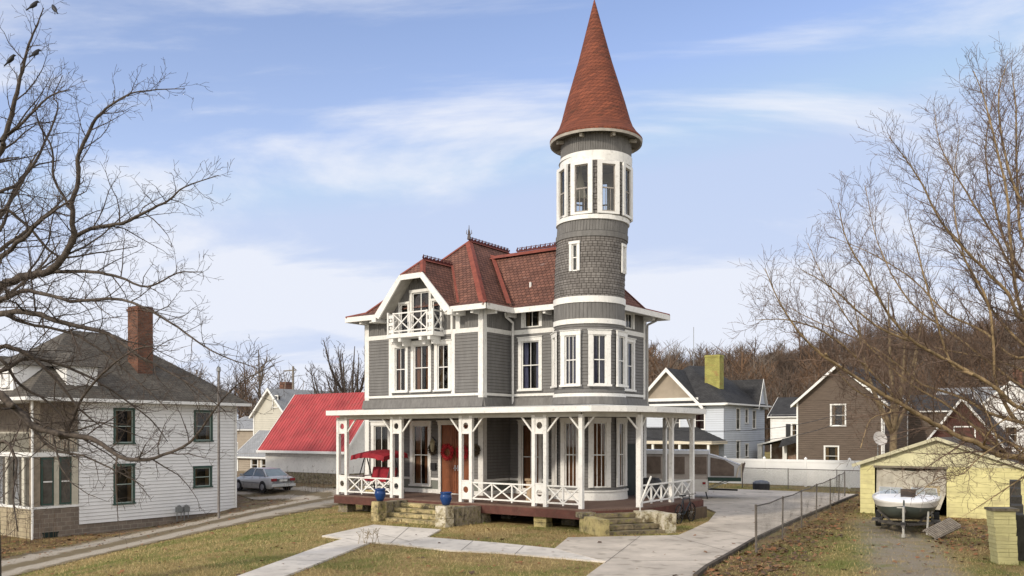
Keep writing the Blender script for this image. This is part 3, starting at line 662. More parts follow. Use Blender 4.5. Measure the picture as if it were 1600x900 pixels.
# belfry room: open windows all round with sashes only, so the sky shows through
for d in TA:
    t = R(d); o = toff(12); m = MB(); w_, h_ = .52, 1.72; c_ = .16
    for (a, b_, q, r_) in ((-w_/2-c_, -w_/2, 0, h_), (w_/2, w_/2+c_, 0, h_), (-w_/2-c_, w_/2+c_, h_, h_+.12), (-w_/2-c_, w_/2+c_, -.08, 0)): m.box(a, b_, -.06, .02, q, r_)
    wo_ = m.build('window', WHITE, house); rr = TR+.0; wo_.location = (TC[0]+o[0]+rr*math.sin(t), TC[1]+o[1]-rr*math.cos(t), 11.13); wo_.rotation_euler = (0, 0, t)
    s = MB(); 
    for (a, b_, q, r_) in ((-w_/2, -w_/2+.04, 0, h_), (w_/2-.04, w_/2, 0, h_), (-w_/2+.04, w_/2-.04, 0, .05), (-w_/2+.04, w_/2-.04, h_-.04, h_), (-w_/2+.04, w_/2-.04, .84, .89)): s.box(a, b_, .0, .04, q, r_)
    for xx in (-.09, .09): s.box(xx-.008, xx+.008, .01, .03, .05, .84 if 0 < d < 60 or True else 0)
    s.build('sash', mat('grey_worn_sash', (.33, .30, .27), .7, .2), wo_)
    g = MB(); g.face([(-w_/2+.04, .02, .05), (w_/2-.04, .02, .05), (w_/2-.04, .02, h_-.04), (-w_/2+.04, .02, h_-.04)]); g.build('pane', GLASS, wo_)
fl = MB(); o = toff(11); 
for z in (11.0, 13.2): fl.lathe([(0, z), (TR-.02, z)], 32, (TC[0]+o[0], TC[1]+o[1]))
tl = MB(); wall(tl, cyl_P(TC, TR-.05, toff), *full, 11.0, 13.2, tp, 'flat', seg=SG); tl.build('tower_lining', mat('cream_plaster', (.6, .57, .5), .8, .1), house)
fl.build('tower_floor', mat('pale_boards', (.35, .33, .3), .8, .2), house)
bell = MB(); o = toff(12); bell.lathe([(0, 13.2), (.05, 13.1), (.07, 12.7), (.14, 12.45), (.2, 12.1), (.29, 11.85), (.31, 11.8)], 24, (TC[0]+o[0]-.35*EX*0-.3, TC[1]+o[1]-.55)); bell.build('hanging_bell_lamp', mat('cream_bell', (.62, .55, .40), .5, .1), house, smooth=True)
# cone roof with flared rim
tcx, tcy = TC
cr = MB(); cr.lathe([(1.73, 13.98), (1.74, 14.06), (1.56, 14.26), (1.40, 14.5), (1.29, 14.8), (1.10, 15.5), (.64, 17.02), (.16, 18.85), (.0, 19.47)], 48, TC, 0, toff)
cone = cr.build('tower_roof', ROOFR, house)
ru = MB(); ru.lathe([(1.30, 14.02), (1.66, 13.94)], 40, TC, 1, toff); ru.lathe([(1.66, 13.94), (1.72, 13.9), (1.74, 13.99)], 40, TC, 0, toff)
for i in range(8):
    t = R(9.5+45*i); oo = toff(13.9); p = Vector((tcx+oo[0]+1.3*math.sin(t), tcy+oo[1]-1.3*math.cos(t), 13.9)); q = Vector((tcx+oo[0]+1.58*math.sin(t), tcy+oo[1]-1.58*math.cos(t), 13.87)); ru.bar(p, q, .1, .12, 0)
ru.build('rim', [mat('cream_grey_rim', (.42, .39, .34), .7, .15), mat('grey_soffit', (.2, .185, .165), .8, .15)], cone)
# ---------------------------------------------------------------- main roofs
EZ = 8.06
def ring_face(mb, e0, e1, i0, i1, r0, r1):
    mb.poly([e0, e1, i1, i0]); 
    mb.poly([i0, i1, r1, r0] if (Vector(r0)-Vector(r1)).length > 1e-3 else [i0, i1, r0])
def hip(a0, a1, b0, b1, rz, ra, rb, ov=.6, zi=8.26, front_gap=None, sides='FRBL'):
    """ra, rb = ridge ends (x,y,z)"""
    mb = MB(); E = [(a0-ov, b0-ov, EZ), (a1+ov, b0-ov, EZ), (a1+ov, b1+ov, EZ), (a0-ov, b1+ov, EZ)]; I = [(a0, b0, zi), (a1, b0, zi), (a1, b1, zi), (a0, b1, zi)]
    along_y = abs(ra[0]-rb[0]) < 1e-3
    Rg = {'F': (ra, ra) if along_y else (ra, rb), 'R': (ra, rb) if along_y else (rb, rb), 'B': (rb, rb) if along_y else (rb, ra), 'L': (rb, ra) if along_y else (ra, ra)}
    for k, s_ in enumerate('FRBL'):
        if s_ not in sides: continue
        e0, e1, i0, i1 = E[k], E[(k+1) % 4], I[k], I[(k+1) % 4]; r0, r1 = Rg[s_]
        if s_ == 'F' and front_gap:
            g0, g1 = front_gap
            mb.poly([e0, (g0, b0-ov, EZ), (g0, b0, zi), i0]); mb.poly([(g1, b0-ov, EZ), e1, i1, (g1, b0, zi)])
            mb.poly([i0, i1, r0])
        else: ring_face(mb, e0, e1, i0, i1, r0, r1)
    return mb
def eave(mb, p, q, n, mi=0):
    """gutter board + soffit along an eave edge p->q, n = outward (x,y)"""
    p, q = Vector(p), Vector(q); n = Vector((n[0], n[1], 0)); dn = Vector((0, 0, -1))
    a = [p+n*.03+dn*.01, q+n*.03+dn*.01, q+n*.03+dn*.22, p+n*.03+dn*.22]; mb.poly(a, mi); 
    b = [x-n*.09 for x in a]; mb.poly([a[0], a[1], b[1], b[0]], mi); mb.poly([a[3], a[2], b[2], b[3]], mi); mb.poly(b[::-1], mi)
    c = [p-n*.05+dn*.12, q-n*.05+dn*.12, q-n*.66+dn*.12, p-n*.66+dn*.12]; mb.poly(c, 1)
GC = -3.19; RA = (GC, 3.14, 11.52); RB = (GC, 6.1, 11.5)
rm = hip(-6.39, 0, 0, 9.2, 11.5, RA, RB, front_gap=(GC-2.05, GC+2.05))
mainr = rm.build('roof', ROOF, house)
r2 = MB(); A2 = (-2.45, 3.84, 10.85); B2 = (1.85, 3.84, 10.85)
r2.poly([(0, 1.187, EZ), (4.6, 1.187, EZ), (4.0, 1.787, 8.26), (-.1, 1.787, 8.26)]); r2.poly([(-.1, 1.787, 8.26), (4.0, 1.787, 8.26), B2, A2])
r2.poly([(4.6, 1.187, EZ), (4.75, 6.6, EZ-.02), (4.0, 5.9, 8.26), (4.0, 1.787, 8.26)]); r2.poly([(4.0, 1.787, 8.26), (4.0, 5.9, 8.26), B2])
r2.poly([(4.75, 6.6, EZ-.02), (0, 6.5, EZ), (0, 5.9, 8.26), (4, 5.9, 8.26)]); r2.poly([(4, 5.9, 8.26), (0, 5.9, 8.26), A2, B2])
wing = r2.build('wing_roof', ROOF, house)
# jerkinhead gable roof
OV = .62; sl = []; g3 = MB()
zb = 7.97; zt = 9.54; ht = .62; hb = 2.05; zr = zt+ht*1.1
for s_ in (-1, 1):
    g3.poly([(GC+s_*hb, -OV, zb), (GC+s_*hb, 1.0, zb), (GC, 2.4, zr), (GC, .1, zr), (GC+s_*ht, -OV, zt)][::s_])
    g3.poly([(GC+s_*hb, 1.0, zb), (GC+s_*hb, 2.4, zb), (GC, 2.4, zr)][::s_])
g3.poly([(GC-ht, -OV, zt), (GC+ht, -OV, zt), (GC, .1, zr)])
gab = g3.build('gable_roof', ROOF, house)
bb = MB()   # bargeboards and boarded soffit
prof = [(GC-hb-.02, zb), (GC-ht, zt), (GC+ht, zt), (GC+hb+.02, zb)]
nin = lambda i: None
inner = [(GC-hb+.27, zb-.13), (GC-ht+.09, zt-.21), (GC+ht-.09, zt-.21), (GC+hb-.27, zb-.13)]
for i in range(3):
    (x0_, z0_), (x1_, z1_) = prof[i], prof[i+1]; (a0_, c0_), (a1_, c1_) = inner[i], inner[i+1]
    yf, yb = -OV-.05, -OV+.02
    bb.poly([(x0_, yf, z0_), (a0_, yf, c0_), (a1_, yf, c1_), (x1_, yf, z1_)]); bb.poly([(x0_, yb, z0_), (x1_, yb, z1_), (a1_, yb, c1_), (a0_, yb, c0_)])
    bb.poly([(x0_, yf, z0_), (x1_, yf, z1_), (x1_, yb, z1_), (x0_, yb, z0_)]); bb.poly([(a0_, yf, c0_), (a0_, yb, c0_), (a1_, yb, c1_), (a1_, yf, c1_)])
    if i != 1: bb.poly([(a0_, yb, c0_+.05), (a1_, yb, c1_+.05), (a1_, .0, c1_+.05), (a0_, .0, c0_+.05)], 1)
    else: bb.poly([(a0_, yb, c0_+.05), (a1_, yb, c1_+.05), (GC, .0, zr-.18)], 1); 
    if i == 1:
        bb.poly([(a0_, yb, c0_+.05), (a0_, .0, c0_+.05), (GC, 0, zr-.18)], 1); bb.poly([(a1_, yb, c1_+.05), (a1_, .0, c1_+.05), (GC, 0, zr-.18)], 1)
for s_ in (-1, 1): bb.box(GC+s_*hb-.12, GC+s_*hb+.12, -OV-.06, -.0, zb-.24, zb-.02)
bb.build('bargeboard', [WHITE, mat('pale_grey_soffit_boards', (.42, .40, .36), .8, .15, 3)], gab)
ev = MB()
eave(ev, (-6.99, -.6, EZ), (GC-2.05, -.6, EZ), (0, -1)); eave(ev, (GC+2.05, -.6, EZ), (.6, -.6, EZ), (0, -1)); eave(ev, (.6, -.6, EZ), (.6, 1.2, EZ), (1, 0)); eave(ev, (.6, 1.187, EZ), (4.6, 1.187, EZ), (0, -1))
eave(ev, (4.6, 1.187, EZ), (4.75, 6.6, EZ-.02), (1, 0)); eave(ev, (-6.99, -.6, EZ), (-6.99, 9.8, EZ), (-1, 0)); eave(ev, (4.75, 6.6, EZ-.02), (0, 6.5, EZ), (0, 1))
eave(ev, (-6.99, 9.8, EZ), (.6, 9.8, EZ), (0, 1)); eave(ev, (.6, 6, EZ), (.6, 9.8, EZ), (1, 0))
for x in (-6.2, -5.6, -.9, -.18): ev.box(x-.06, x+.06, -.5, -.03, EZ-.32, EZ-.14)
ev.box(.03, .5, .12, .24, EZ-.32, EZ-.14)
for x in (.3, 2.0): ev.box(x-.06, x+.06, 1.25, 1.75, EZ-.32, EZ-.14)
ev.box(4.03, 4.5, 5.6, 5.72, EZ-.32, EZ-.14)
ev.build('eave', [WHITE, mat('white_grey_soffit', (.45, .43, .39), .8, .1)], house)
# red ridge tiles, hips, cresting
def hipline(mb, pts, w=.13):
    for p, q in zip(pts, pts[1:]):
        p, q = Vector(p), Vector(q); d = (q-p).normalized(); s_ = d.cross(Vector((0, 0, 1))).normalized()
        for sg in (-1, 1):
            a, b_ = p+Vector((0, 0, .045)), q+Vector((0, 0, .045)); off = s_*sg*w+Vector((0, 0, -w*.72))
            mb.poly([a, b_, b_+off, a+off])
rg = MB()
hipline(rg, [(.6, -.6, EZ), (0, 0, 8.26), RA], .17); hipline(rg, [(-6.99, -.6, EZ), (-6.39, 0, 8.26), RA], .12); hipline(rg, [RA, RB], .12)
hipline(rg, [RB, (0, 9.2, 8.26)]); hipline(rg, [RB, (-6.39, 9.2, 8.26)])
hipline(rg, [A2, B2], .26); hipline(rg, [B2, (4.0, 5.9, 8.26), (4.75, 6.6, EZ-.02)], .1); hipline(rg, [B2, (4.0, 1.787, 8.26)], .1)
hipline(rg, [(GC, .1, zr), (GC, 2.0, zr)], .14); hipline(rg, [(GC+ht, -OV, zt), (GC, .1, zr)], .11); hipline(rg, [(GC-ht, -OV, zt), (GC, .1, zr)], .11)
rg.build('ridge_tiles', RIDGE, mainr)
# valley strips (red)
vl = MB()
def strip3(mb, p, q, w, lift=.02):
    p, q = Vector(p), Vector(q); d = (q-p).normalized(); s_ = d.cross(Vector((0, 0, 1))).normalized()*w; up = Vector((0, 0, lift)); mb.poly([p-s_+up, q-s_+up, q+s_+up, p+s_+up])
strip3(vl, (.25, 1.36, 8.2), A2, .09, .09); strip3(vl, (GC+hb-.1, .02, 8.24), (GC+.06, 1.93, zr), .07, .06)
vl.build('valley_flashing', RIDGE, mainr)
def crest(mb, p, q, h=.2, st=.24):
    p, q = Vector(p), Vector(q); d = q-p; n_ = int(d.length/st); d.normalize(); s_ = d.cross(Vector((0, 0, 1))).normalized()
    mb.bar(p+Vector((0, 0, .06)), q+Vector((0, 0, .06)), .05, .07); mb.bar(p+Vector((0, 0, h*.96)), q+Vector((0, 0, h*.96)), .022, .022)
    for i in range(n_+1):
        c = p+d*(i*st+.02); z = Vector((0, 0, 1))
        mb.tube([c+z*.05, c+z*(h*.5)-d*.03, c+z*(h*1.15)], [.034, .05, .012], 5); mb.bar(c+d*st*.5+z*.07, c+d*st*.5+z*h*.75, .05, .03)
for p_, q_ in ((RA, RB), ((-1.1, 3.84, 10.88), (1.85, 3.84, 10.88)), ((GC, .12, zr), (GC, 2.0, zr))): ct = MB(); crest(ct, p_, q_); ct.build('ridge_cresting', CREST, mainr)
fn = MB(); z0 = 11.6; fn.tube([(GC, 3.14, z0), (GC, 3.14, z0+.2), (GC, 3.14, z0+.25), (GC, 3.14, z0+.62)], [.09, .06, .03, .012], 6)
for s_ in range(4):
    t = R(90*s_+20); fn.tube([(GC, 3.14, z0+.18), (GC+.12*math.cos(t), 3.14+.12*math.sin(t), z0+.26), (GC+.11*math.cos(t), 3.14+.11*math.sin(t), z0+.42)], [.02, .02, .008], 4)
fn.build('finial', mat('grey_finial', (.12, .1, .1), .6, .1), mainr)
vp = MB(); vp.tube([(.55, 2.45, 8.7), (.55, 2.45, 9.25)], .05, 10); vp.build('vent_pipe', WHITE, wing)
# downpipes
dp = MB(); dp.tube([(.18, 1.2, 7.9), (.18, 1.25, 7.75), (.22, 1.68, 7.55), (.2, 1.70, 7.4), (.2, 1.70, 4.2)], .05, 8); dp.build('downpipe', WHITE, house)
dp = MB(); dp.tube([(4.55, 5.95, 7.9), (4.45, 5.95, 7.75), (4.12, 5.85, 7.6), (4.1, 5.84, 7.4), (4.1, 5.84, 4.2)], .05, 8, ); dp.build('downpipe', mat('grey_downpipe', (.35, .34, .32), .6, .1), house)
# ---------------------------------------------------------------- balcony
bx0, bx1, by = -4.42, -2.0, -.66
bc = MB(); bc.box(bx0-.05, bx1+.05, by-.06, 0, 6.99, 7.13); bc.box(bx0, bx1, by, 0, 7.13, 7.16)
balc = bc.build('balcony', WHITE, house)
for x in (-4.2, -3.78, -2.66, -2.2): bk = MB(); bk.box(x-.07, x+.07, by-.02, -.03, 6.83, 6.985); bk.box(x-.055, x+.055, by+.2, -.03, 6.68, 6.83); bk.build('bracket', WHITE, balc)
br = MB()
def xpanel(mb, p, q, z0, z1, n_, rail=.055, thin=.032, posts=True):
    p, q = Vector((p[0], p[1], 0)), Vector((q[0], q[1], 0))
    zz_ = lambda v, z: Vector((v.x, v.y, z))
    mb.bar(zz_(p, z1), zz_(q, z1), .075, .05); mb.bar(zz_(p, z0), zz_(q, z0), .06, .05)
    for i in range(n_):
        a, b_ = p.lerp(q, i/n_), p.lerp(q, (i+1)/n_)
        sh = (q-p).normalized().cross(Vector((0, 0, 1)))*.012
        mb.bar(zz_(a, z0)+sh, zz_(b_, z1-.02)+sh, thin, .045); mb.bar(zz_(a, z1-.02)-sh, zz_(b_, z0)-sh, thin, .045)
        if posts and i: mb.bar(zz_(a, z0-.08), zz_(a, z1-.02), .05, .05, up=(q-p))
xpanel(br, (bx0+.3, by), (bx1-.3, by), 7.26, 7.98, 2, posts=True); xpanel(br, (bx0, by), (bx0, 0), 7.26, 7.98, 1); xpanel(br, (bx1, by), (bx1, 0), 7.26, 7.98, 1)
for x in (bx0, bx1):
    s_ = 1 if x == bx0 else -1
    br.box(x-.035, x+.035, by-.035, by+.035, 7.13, 8.05); br.box(x+s_*.3-.03, x+s_*.3+.03, by-.03, by+.03, 7.13, 8.02)
    for z in (7.2, 7.5, 7.8): br.box(min(x, x+s_*.3), max(x, x+s_*.3), by-.012, by+.012, z, z+.13)
    for z in (7.33, 7.63): br.tube([(x+s_*.15, by-.012, z+.08), (x+s_*.15, by+.012, z+.08)], .06, 8)
br.build('railing', WHITE, balc)
# ---------------------------------------------------------------- porch
floor_poly = [(-5.15, -2.95), (6.35, -2.95), (6.85, -2.35), (7.5, -1.2), (7.6, .4), (7.5, 3.6), (5.05, 6.05), (4.0, 6.0)]
def extr(mb, poly, z0, z1, mi=0, bot=True):
    mb.poly([(x, y, z1) for x, y in poly], mi)
    if bot: mb.poly([(x, y, z0) for x, y in poly][::-1], mi)
    for i in range(len(poly)):
        p, q = poly[i], poly[(i+1) % len(poly)]; mb.poly([(p[0], p[1], z0), (q[0], q[1], z0), (q[0], q[1], z1), (p[0], p[1], z1)], mi)
fp = floor_poly+[(4.02, 1.8), (.0, 1.8), (0, 0), (-5.15, 0)]
pf = MB(); extr(pf, fp, FL-.05, FL); pfo = pf.build('porch_floor', DECK, house)
rb = MB()
for p, q in zip(floor_poly, floor_poly[1:]): rb.bar((p[0], p[1]+.02, FL-.19), (q[0], q[1]+.02, FL-.19), .07, .28)
rb.bar((-5.13, -2.95, FL-.19), (-5.13, 0, FL-.19), .07, .28); rb.build('rim_board', RIMB, pfo)
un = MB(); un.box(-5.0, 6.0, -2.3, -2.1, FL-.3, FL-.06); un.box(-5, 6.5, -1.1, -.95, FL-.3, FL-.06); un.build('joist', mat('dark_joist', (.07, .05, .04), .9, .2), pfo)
roof_poly = [(-5.3, -3.25), (6.75, -3.25), (7.5, -2.3), (7.95, -1.1), (8.05, .6), (7.95, 2.9), (5.3, 6.2), (4.0, 6.2)]
rp = roof_poly+[(4.0, 1.787), (0, 1.787), (0, 0), (-5.3, 0)]
pr = MB(); extr(pr, rp, 3.80, 3.985)
pro = pr.build('porch_roof', WHITE, house)
pt = MB()
ins = [(-5.2, -.35), (-.05, -.35)]
top = [(-5.28, -3.2, 3.99), (6.72, -3.2, 3.99), (7.9, -1.1, 3.99), (7.9, 2.9, 3.99), (5.3, 6.1, 3.99)]
pt.poly([(-5.28, -3.2, 3.99), (6.72, -3.2, 3.99), (5.2, -.1, 4.13), (0, 0, 4.13), (-5.28, 0, 4.13)]); pt.poly([(6.72, -3.2, 3.99), (7.9, -1.1, 3.99), (7.9, 2.9, 3.99), (5.2, 2.6, 4.13), (5.2, -.1, 4.13)]); pt.poly([(0, 0, 4.13), (5.2, -.1, 4.13), (5.2, 2.6, 4.13), (4, 6, 4.13), (0, 1.8, 4.13)]); pt.poly([(7.9, 2.9, 3.99), (5.3, 6.1, 3.99), (4, 6, 4.13), (5.2, 2.6, 4.13)])
pt.build('roof_covering', mat('pale_roof_membrane', (.5, .5, .48), .8, .1), pro)
bm_ = MB()
bl = [(-4.95, -2.8), (6.12, -2.8), (7.3, -1.1), (7.3, 3.3), (4.9, 5.85)]
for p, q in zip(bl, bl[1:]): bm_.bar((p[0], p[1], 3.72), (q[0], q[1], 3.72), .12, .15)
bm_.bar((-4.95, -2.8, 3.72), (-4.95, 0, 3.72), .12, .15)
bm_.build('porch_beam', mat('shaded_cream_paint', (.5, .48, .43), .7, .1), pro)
def pair(x, y, w=.46):
    m = MB()
    for s_ in (-1, 1): m.box(x+s_*w/2-.065, x+s_*w/2+.065, y-.065, y+.065, FL-.06, 3.72)
    po = m.build('porch_post', WHITE, house)
    hw = w/2-.065
    for z0, z1 in ((3.12, 3.62), (.82, 1.42)):
        q = MB()
        cz_ = (z0+z1)/2; r_ = .115; K = 20
        for sy in (-.04, .0):
            # square panel with a round hole: ring of quads from circle to square
            for k in range(K):
                t0, t1 = 2*math.pi*k/K+math.pi/4, 2*math.pi*(k+1)/K+math.pi/4
                def sq(t):
                    c, s2 = math.cos(t), math.sin(t); f = 1/max(abs(c), abs(s2)); return (x+c*f*hw, y+sy, cz_+s2*f*(z1-z0)/2)
                def ci(t): return (x+r_*math.cos(t), y+sy, cz_+r_*math.sin(t))
                q.face([ci(t0), ci(t1), sq(t1), sq(t0)])
                if sy == 0: q.face([ci(t0), ci(t1), (ci(t1)[0], y-.04, ci(t1)[2]), (ci(t0)[0], y-.04, ci(t0)[2])])
        q.box(x-hw, x+hw, y-.05, y+.01, z1, z1+.035); q.box(x-hw, x+hw, y-.05, y+.01, z0-.035, z0)
        q.build('panel', WHITE, po)
    return po
def single(x, y, w=.14):
    m = MB(); m.cbox((x, y, (FL-.06+3.72)/2), (w, w, 3.72-FL+.06)); return m.build('porch_post', WHITE, house)
def brace(p, d, l=.46, z=3.68, drop=.52):
    b_ = MB(); d = Vector((d[0], d[1], 0)).normalized(); a = Vector((p[0], p[1], z-drop)); b_.bar(a, a+d*l+Vector((0, 0, drop)), .05, .055); b_.build('brace', WHITE, house)
PP = (-4.83, -1.93, 1.40, 4.52)
for x in PP: pair(x, -2.8)
for x in PP:
    for s_ in ((-1, 1) if x != PP[0] else (1,)): brace((x+s_*.295, -2.8), (s_, 0))
S1, P1, P3, P4, P2 = (6.12, -2.8), (7.33, -1.12), (7.28, 1.4), (7.22, 3.3), (4.9, 5.85)
for p in (S1, P3, P4, P2): single(*p)
single(*P1, .17)
brace(S1, (-1, 0)); brace(S1, (P1[0]-S1[0], P1[1]-S1[1])); brace(P1, (S1[0]-P1[0], S1[1]-P1[1])); brace(P1, (0, 1)); brace(P3, (0, -1)); brace(P3, (0, 1)); brace(P4, (0, -1)); brace(P4, (-1, 1)); brace(P2, (1, -1))
def rail(p, q, n_):
    m = MB(); xpanel(m, p, q, .82, 1.38, n_); return m.build('porch_railing', WHITE, house)
rail((PP[0]+.29, -2.8), (PP[1]-.29, -2.8), 3); rail((PP[2]+.29, -2.8), (PP[3]-.29, -2.8), 3); rail((PP[3]+.29, -2.8), (S1[0]-.07, -2.8), 2)
rail((P1[0], P1[1]+.1), (P3[0]+.02, P3[1]-.07), 3); rail((P3[0], P3[1]+.07), (P4[0], P4[1]-.07), 2); rail((-4.95, -2.7), (-4.95, -.05), 3)
# ---------------------------------------------------------------- stone piers and steps
def stone_box(mb, x0, x1, y0, y1, z0, z1, seed=0, j=.02, M=None):
    """rough block, slightly uneven corners"""
    rr = random.Random(seed); p = []
    for z in (z0, z1):
        for x, y in ((x0, y0), (x1, y0), (x1, y1), (x0, y1)): p.append(Vector((x+rr.uniform(-j, j), y+rr.uniform(-j, j), z+rr.uniform(-j, j)*.4)))
    if M is not None: p = [M @ q for q in p]
    for f in ((0,3,2,1),(4,5,6,7),(0,1,5,4),(1,2,6,5),(2,3,7,6),(3,0,4,7)): mb.poly([p[i] for i in f])
def pier(x, y, w, d, z1, m=STONE, n_=3, seed=1, M=None, name='stone_pier', parent=house):
    b_ = MB()
    for i in range(n_):
        stone_box(b_, x-w/2, x+w/2, y-d/2, y+d/2, -.1+(z1+.1)*i/n_, -.1+(z1+.1)*(i+1)/n_-.008, seed*7+i, .018, M)
    return b_.build(name, m, parent)
RUB = rocky('grey_brown_fieldstone', (.30, .255, .18), (.20, .17, .12), (.06, .05, .04), 5)
YST = rocky('yellow_sandstone_rock', (.44, .37, .17), (.36, .30, .14), (.14, .12, .06), 2.6, (.22, .20, .07))
pier(-4.85, -2.55, .5, .45, .42, RUB, 3, 2); pier(-4.35, -1.9, .3, .3, .42, RUB, 2, 3); pier(4.52, -2.62, .48, .4, .4, YST, 2, 5); pier(5.0, -1.6, .5, .4, .4, RUB, 2, 6); pier(2.1, -2.7, .3, .4, .42, RUB, 3, 9); pier(1.95, -1.0, .4, .4, .42, RUB, 2, 10)
pier(7.3, 2.9, .9, 1.1, .42, mat('brown_earthy_skirt', (.12, .085, .055), .9, .2), 1, 12)
def steps(M, w0, w1, n_, depth, top, mt, seed, name='stone_steps'):
    b_ = MB()
    for i in range(n_):
        z1 = top-(i+1)*top/(n_+.0)*1.0+top/n_*1.0-.0; z1 = top*(1-i/n_)-.04
        y0 = -.02-depth*(i+1); rr = random.Random(seed+i); x_ = w0-.02*i; xe = w1+.02*i
        while x_ < xe-.05:
            x2 = min(xe, x_+rr.uniform(.55, 1.1)); x2 = xe if xe-x2 < .3 else x2
            stone_box(b_, x_+.006, x2-.006, y0-rr.uniform(0, .03), y0+depth+.1, z1-.125, z1, seed*3+int(x_*10), .014, M); x_ = x2
        stone_box(b_, w0, w1, y0+.06, .1, -.1, z1-.12, seed+i+9, .008, M)
    return b_.build(name, mt, house)
M1 = Matrix.Translation((0, -2.98, 0))
st = steps(M1, -1.22, 1.62, 4, .34, .60, STONE, 20)
# flanking walls + front piers
def flank(x, w, y0, y1, z1, m, seed):
    b_ = MB(); k = 3
    for i in range(k):
        stone_box(b_, x-w/2, x+w/2, y0+(y1-y0)*i/k, y0+(y1-y0)*(i+1)/k-.01, -.1, z1-.0*i, seed+i, .02)
    return b_.build('flank_wall', m, st)
flank(-1.42, .36, -4.25, -2.98, .64, RUB, 30); flank(1.98, .42, -4.3, -2.98, .60, RUB, 40)
pier(-1.2, -4.5, .36, .4, .70, STONE, 2, 31, parent=st, name='pier'); pier(1.93, -4.62, .44, .44, .70, STONEW, 2, 41, parent=st, name='pier')
# corner steps, turned to face the drive
ca = Vector((6.35, -2.95)); cb_ = Vector((7.55, -1.2)); cd = (cb_-ca); cang = math.atan2(cd.y, cd.x)
M2 = Matrix.Translation((ca.x, ca.y, 0)) @ Matrix.Rotation(cang, 4, 'Z')
st2 = steps(M2, .12, 2.0, 4, .36, .60, rocky('mossy_brown_rock', (.24, .19, .11), (.15, .12, .075), (.06, .05, .035), 3, (.22, .20, .065)), 50)
b_ = MB(); stone_box(b_, -.22, .12, -1.5, -.02, -.1, .5, 61, .015, M2); b_.build('flank_wall', YST, st2)
b_ = MB(); stone_box(b_, 2.05, 2.45, -1.45, -.25, -.1, .60, 62, .02, M2); stone_box(b_, 1.6, 2.3, -.75, -.2, .28, .62, 63, .02, M2); b_.build('flank_wall', STONEW, st2)
b_ = MB(); stone_box(b_, -.27, .19, -.35, .1, .44, .62, 64, .02, M2); b_.build('cap_stone', RUB, st2)
hp_ = MB(); q0 = M2 @ Vector((1.75, -.4, .6)); hp_.tube([q0, q0+Vector((0, 0, .75))], .022, 8); hp_.build('rail_stub', WHITE, st2)
hp_ = MB(); q0 = M2 @ Vector((2.0, .15, .7)); hp_.tube([q0, q0+Vector((0.32, .25, 1.0))], .035, 8); hp_.build('hand_rail', WHITE, st2)
# ================================================================ neighbouring buildings
def local(base, rz, x, y):
    c, s = math.cos(rz), math.sin(rz); return (base[0]+c*x-s*y, base[1]+s*x+c*y)
SH_DK = bricky('dark_grey_green_shingles', (0.108, 0.096, 0.080), (0.082, 0.072, 0.060), (0.035, 0.035, 0.032), .3, .16, .014, fine=.35, blotch=(.12, .095, .075), blo=(.6, .75))
SH_BK = bricky('charcoal_shingles', (0.05, 0.05, 0.052), (0.038, 0.038, 0.04), (0.02, 0.02, 0.02), .3, .16, .014, fine=.3)
SH_LG = bricky('pale_grey_shingles', (0.28, 0.29, 0.30), (0.24, 0.25, 0.26), (0.15, .15, .16), .3, .16, .014, fine=.2)
WSID = mat('white_lap_siding', (0.76, 0.76, 0.755), .65, .05, .8, stain=.05)
LSID = mat('pale_blue_grey_siding', (0.52, 0.56, 0.62), .7, .05, .8)
BSID = mat('dark_brown_siding', (0.125, 0.096, 0.076), .8, .15, 1.2, stretch=(1, 1, 6))
CSID = mat('cream_siding', (0.52, 0.50, 0.43), .8, .08, 1)
TSID = mat('tan_siding', (0.34, 0.29, 0.23), .8, .1, 1)
BRICK = bricky('red_brown_brick', (0.19, 0.075, 0.042), (0.105, 0.048, 0.032), (0.12, 0.095, 0.08), .22, .075, .012, fine=.3, blotch=(.07, .04, .03), blo=(.56, .7))
YBRICK = bricky('yellow_green_painted_brick', (0.36, 0.35, 0.11), (0.30, 0.28, 0.09), (0.2, 0.18, 0.06), .22, .075, .012, fine=.3, blotch=(.30, .13, .07), blo=(.58, .68))
BLOCKW = bricky('grey_brown_concrete_block', (0.22, 0.18, 0.145), (0.17, 0.14, 0.115), (0.28, 0.25, 0.21), .4, .2, .014, fine=.25)
BLOCKY = bricky('sunlit_concrete_block', (0.36, 0.31, 0.21), (0.31, 0.26, 0.18), (0.2, 0.17, 0.12), .4, .2, .014, fine=.25)  # yellowish light on the porch front painted into the block colour
GREEN = mat('dark_green_window_paint', (0.045, 0.085, 0.07), .6, .1)
TRIMW = mat('white_trim', (0.75, 0.75, 0.73), .6, .05)
def planes(x0, x1, y0, y1):
    return {'F': (plane_P((x0, y0), (1, 0), (0, -1)), x1-x0), 'R': (plane_P((x1, y0), (0, 1), (1, 0)), y1-y0), 'B': (plane_P((x1, y1), (-1, 0), (0, 1)), x1-x0), 'L': (plane_P((x0, y1), (0, -1), (-1, 0)), y1-y0)}
def boxwalls(mb, x0, x1, y0, y1, z0, z1, holes={}, style='lap', step=.15, out=.02, mi=0, lm=None):
    for k, (P, ln) in planes(x0, x1, y0, y1).items(): wall(mb, P, 0, ln, z0, z1, holes.get(k, []), style, step, out, mi=mi, lm=lm)
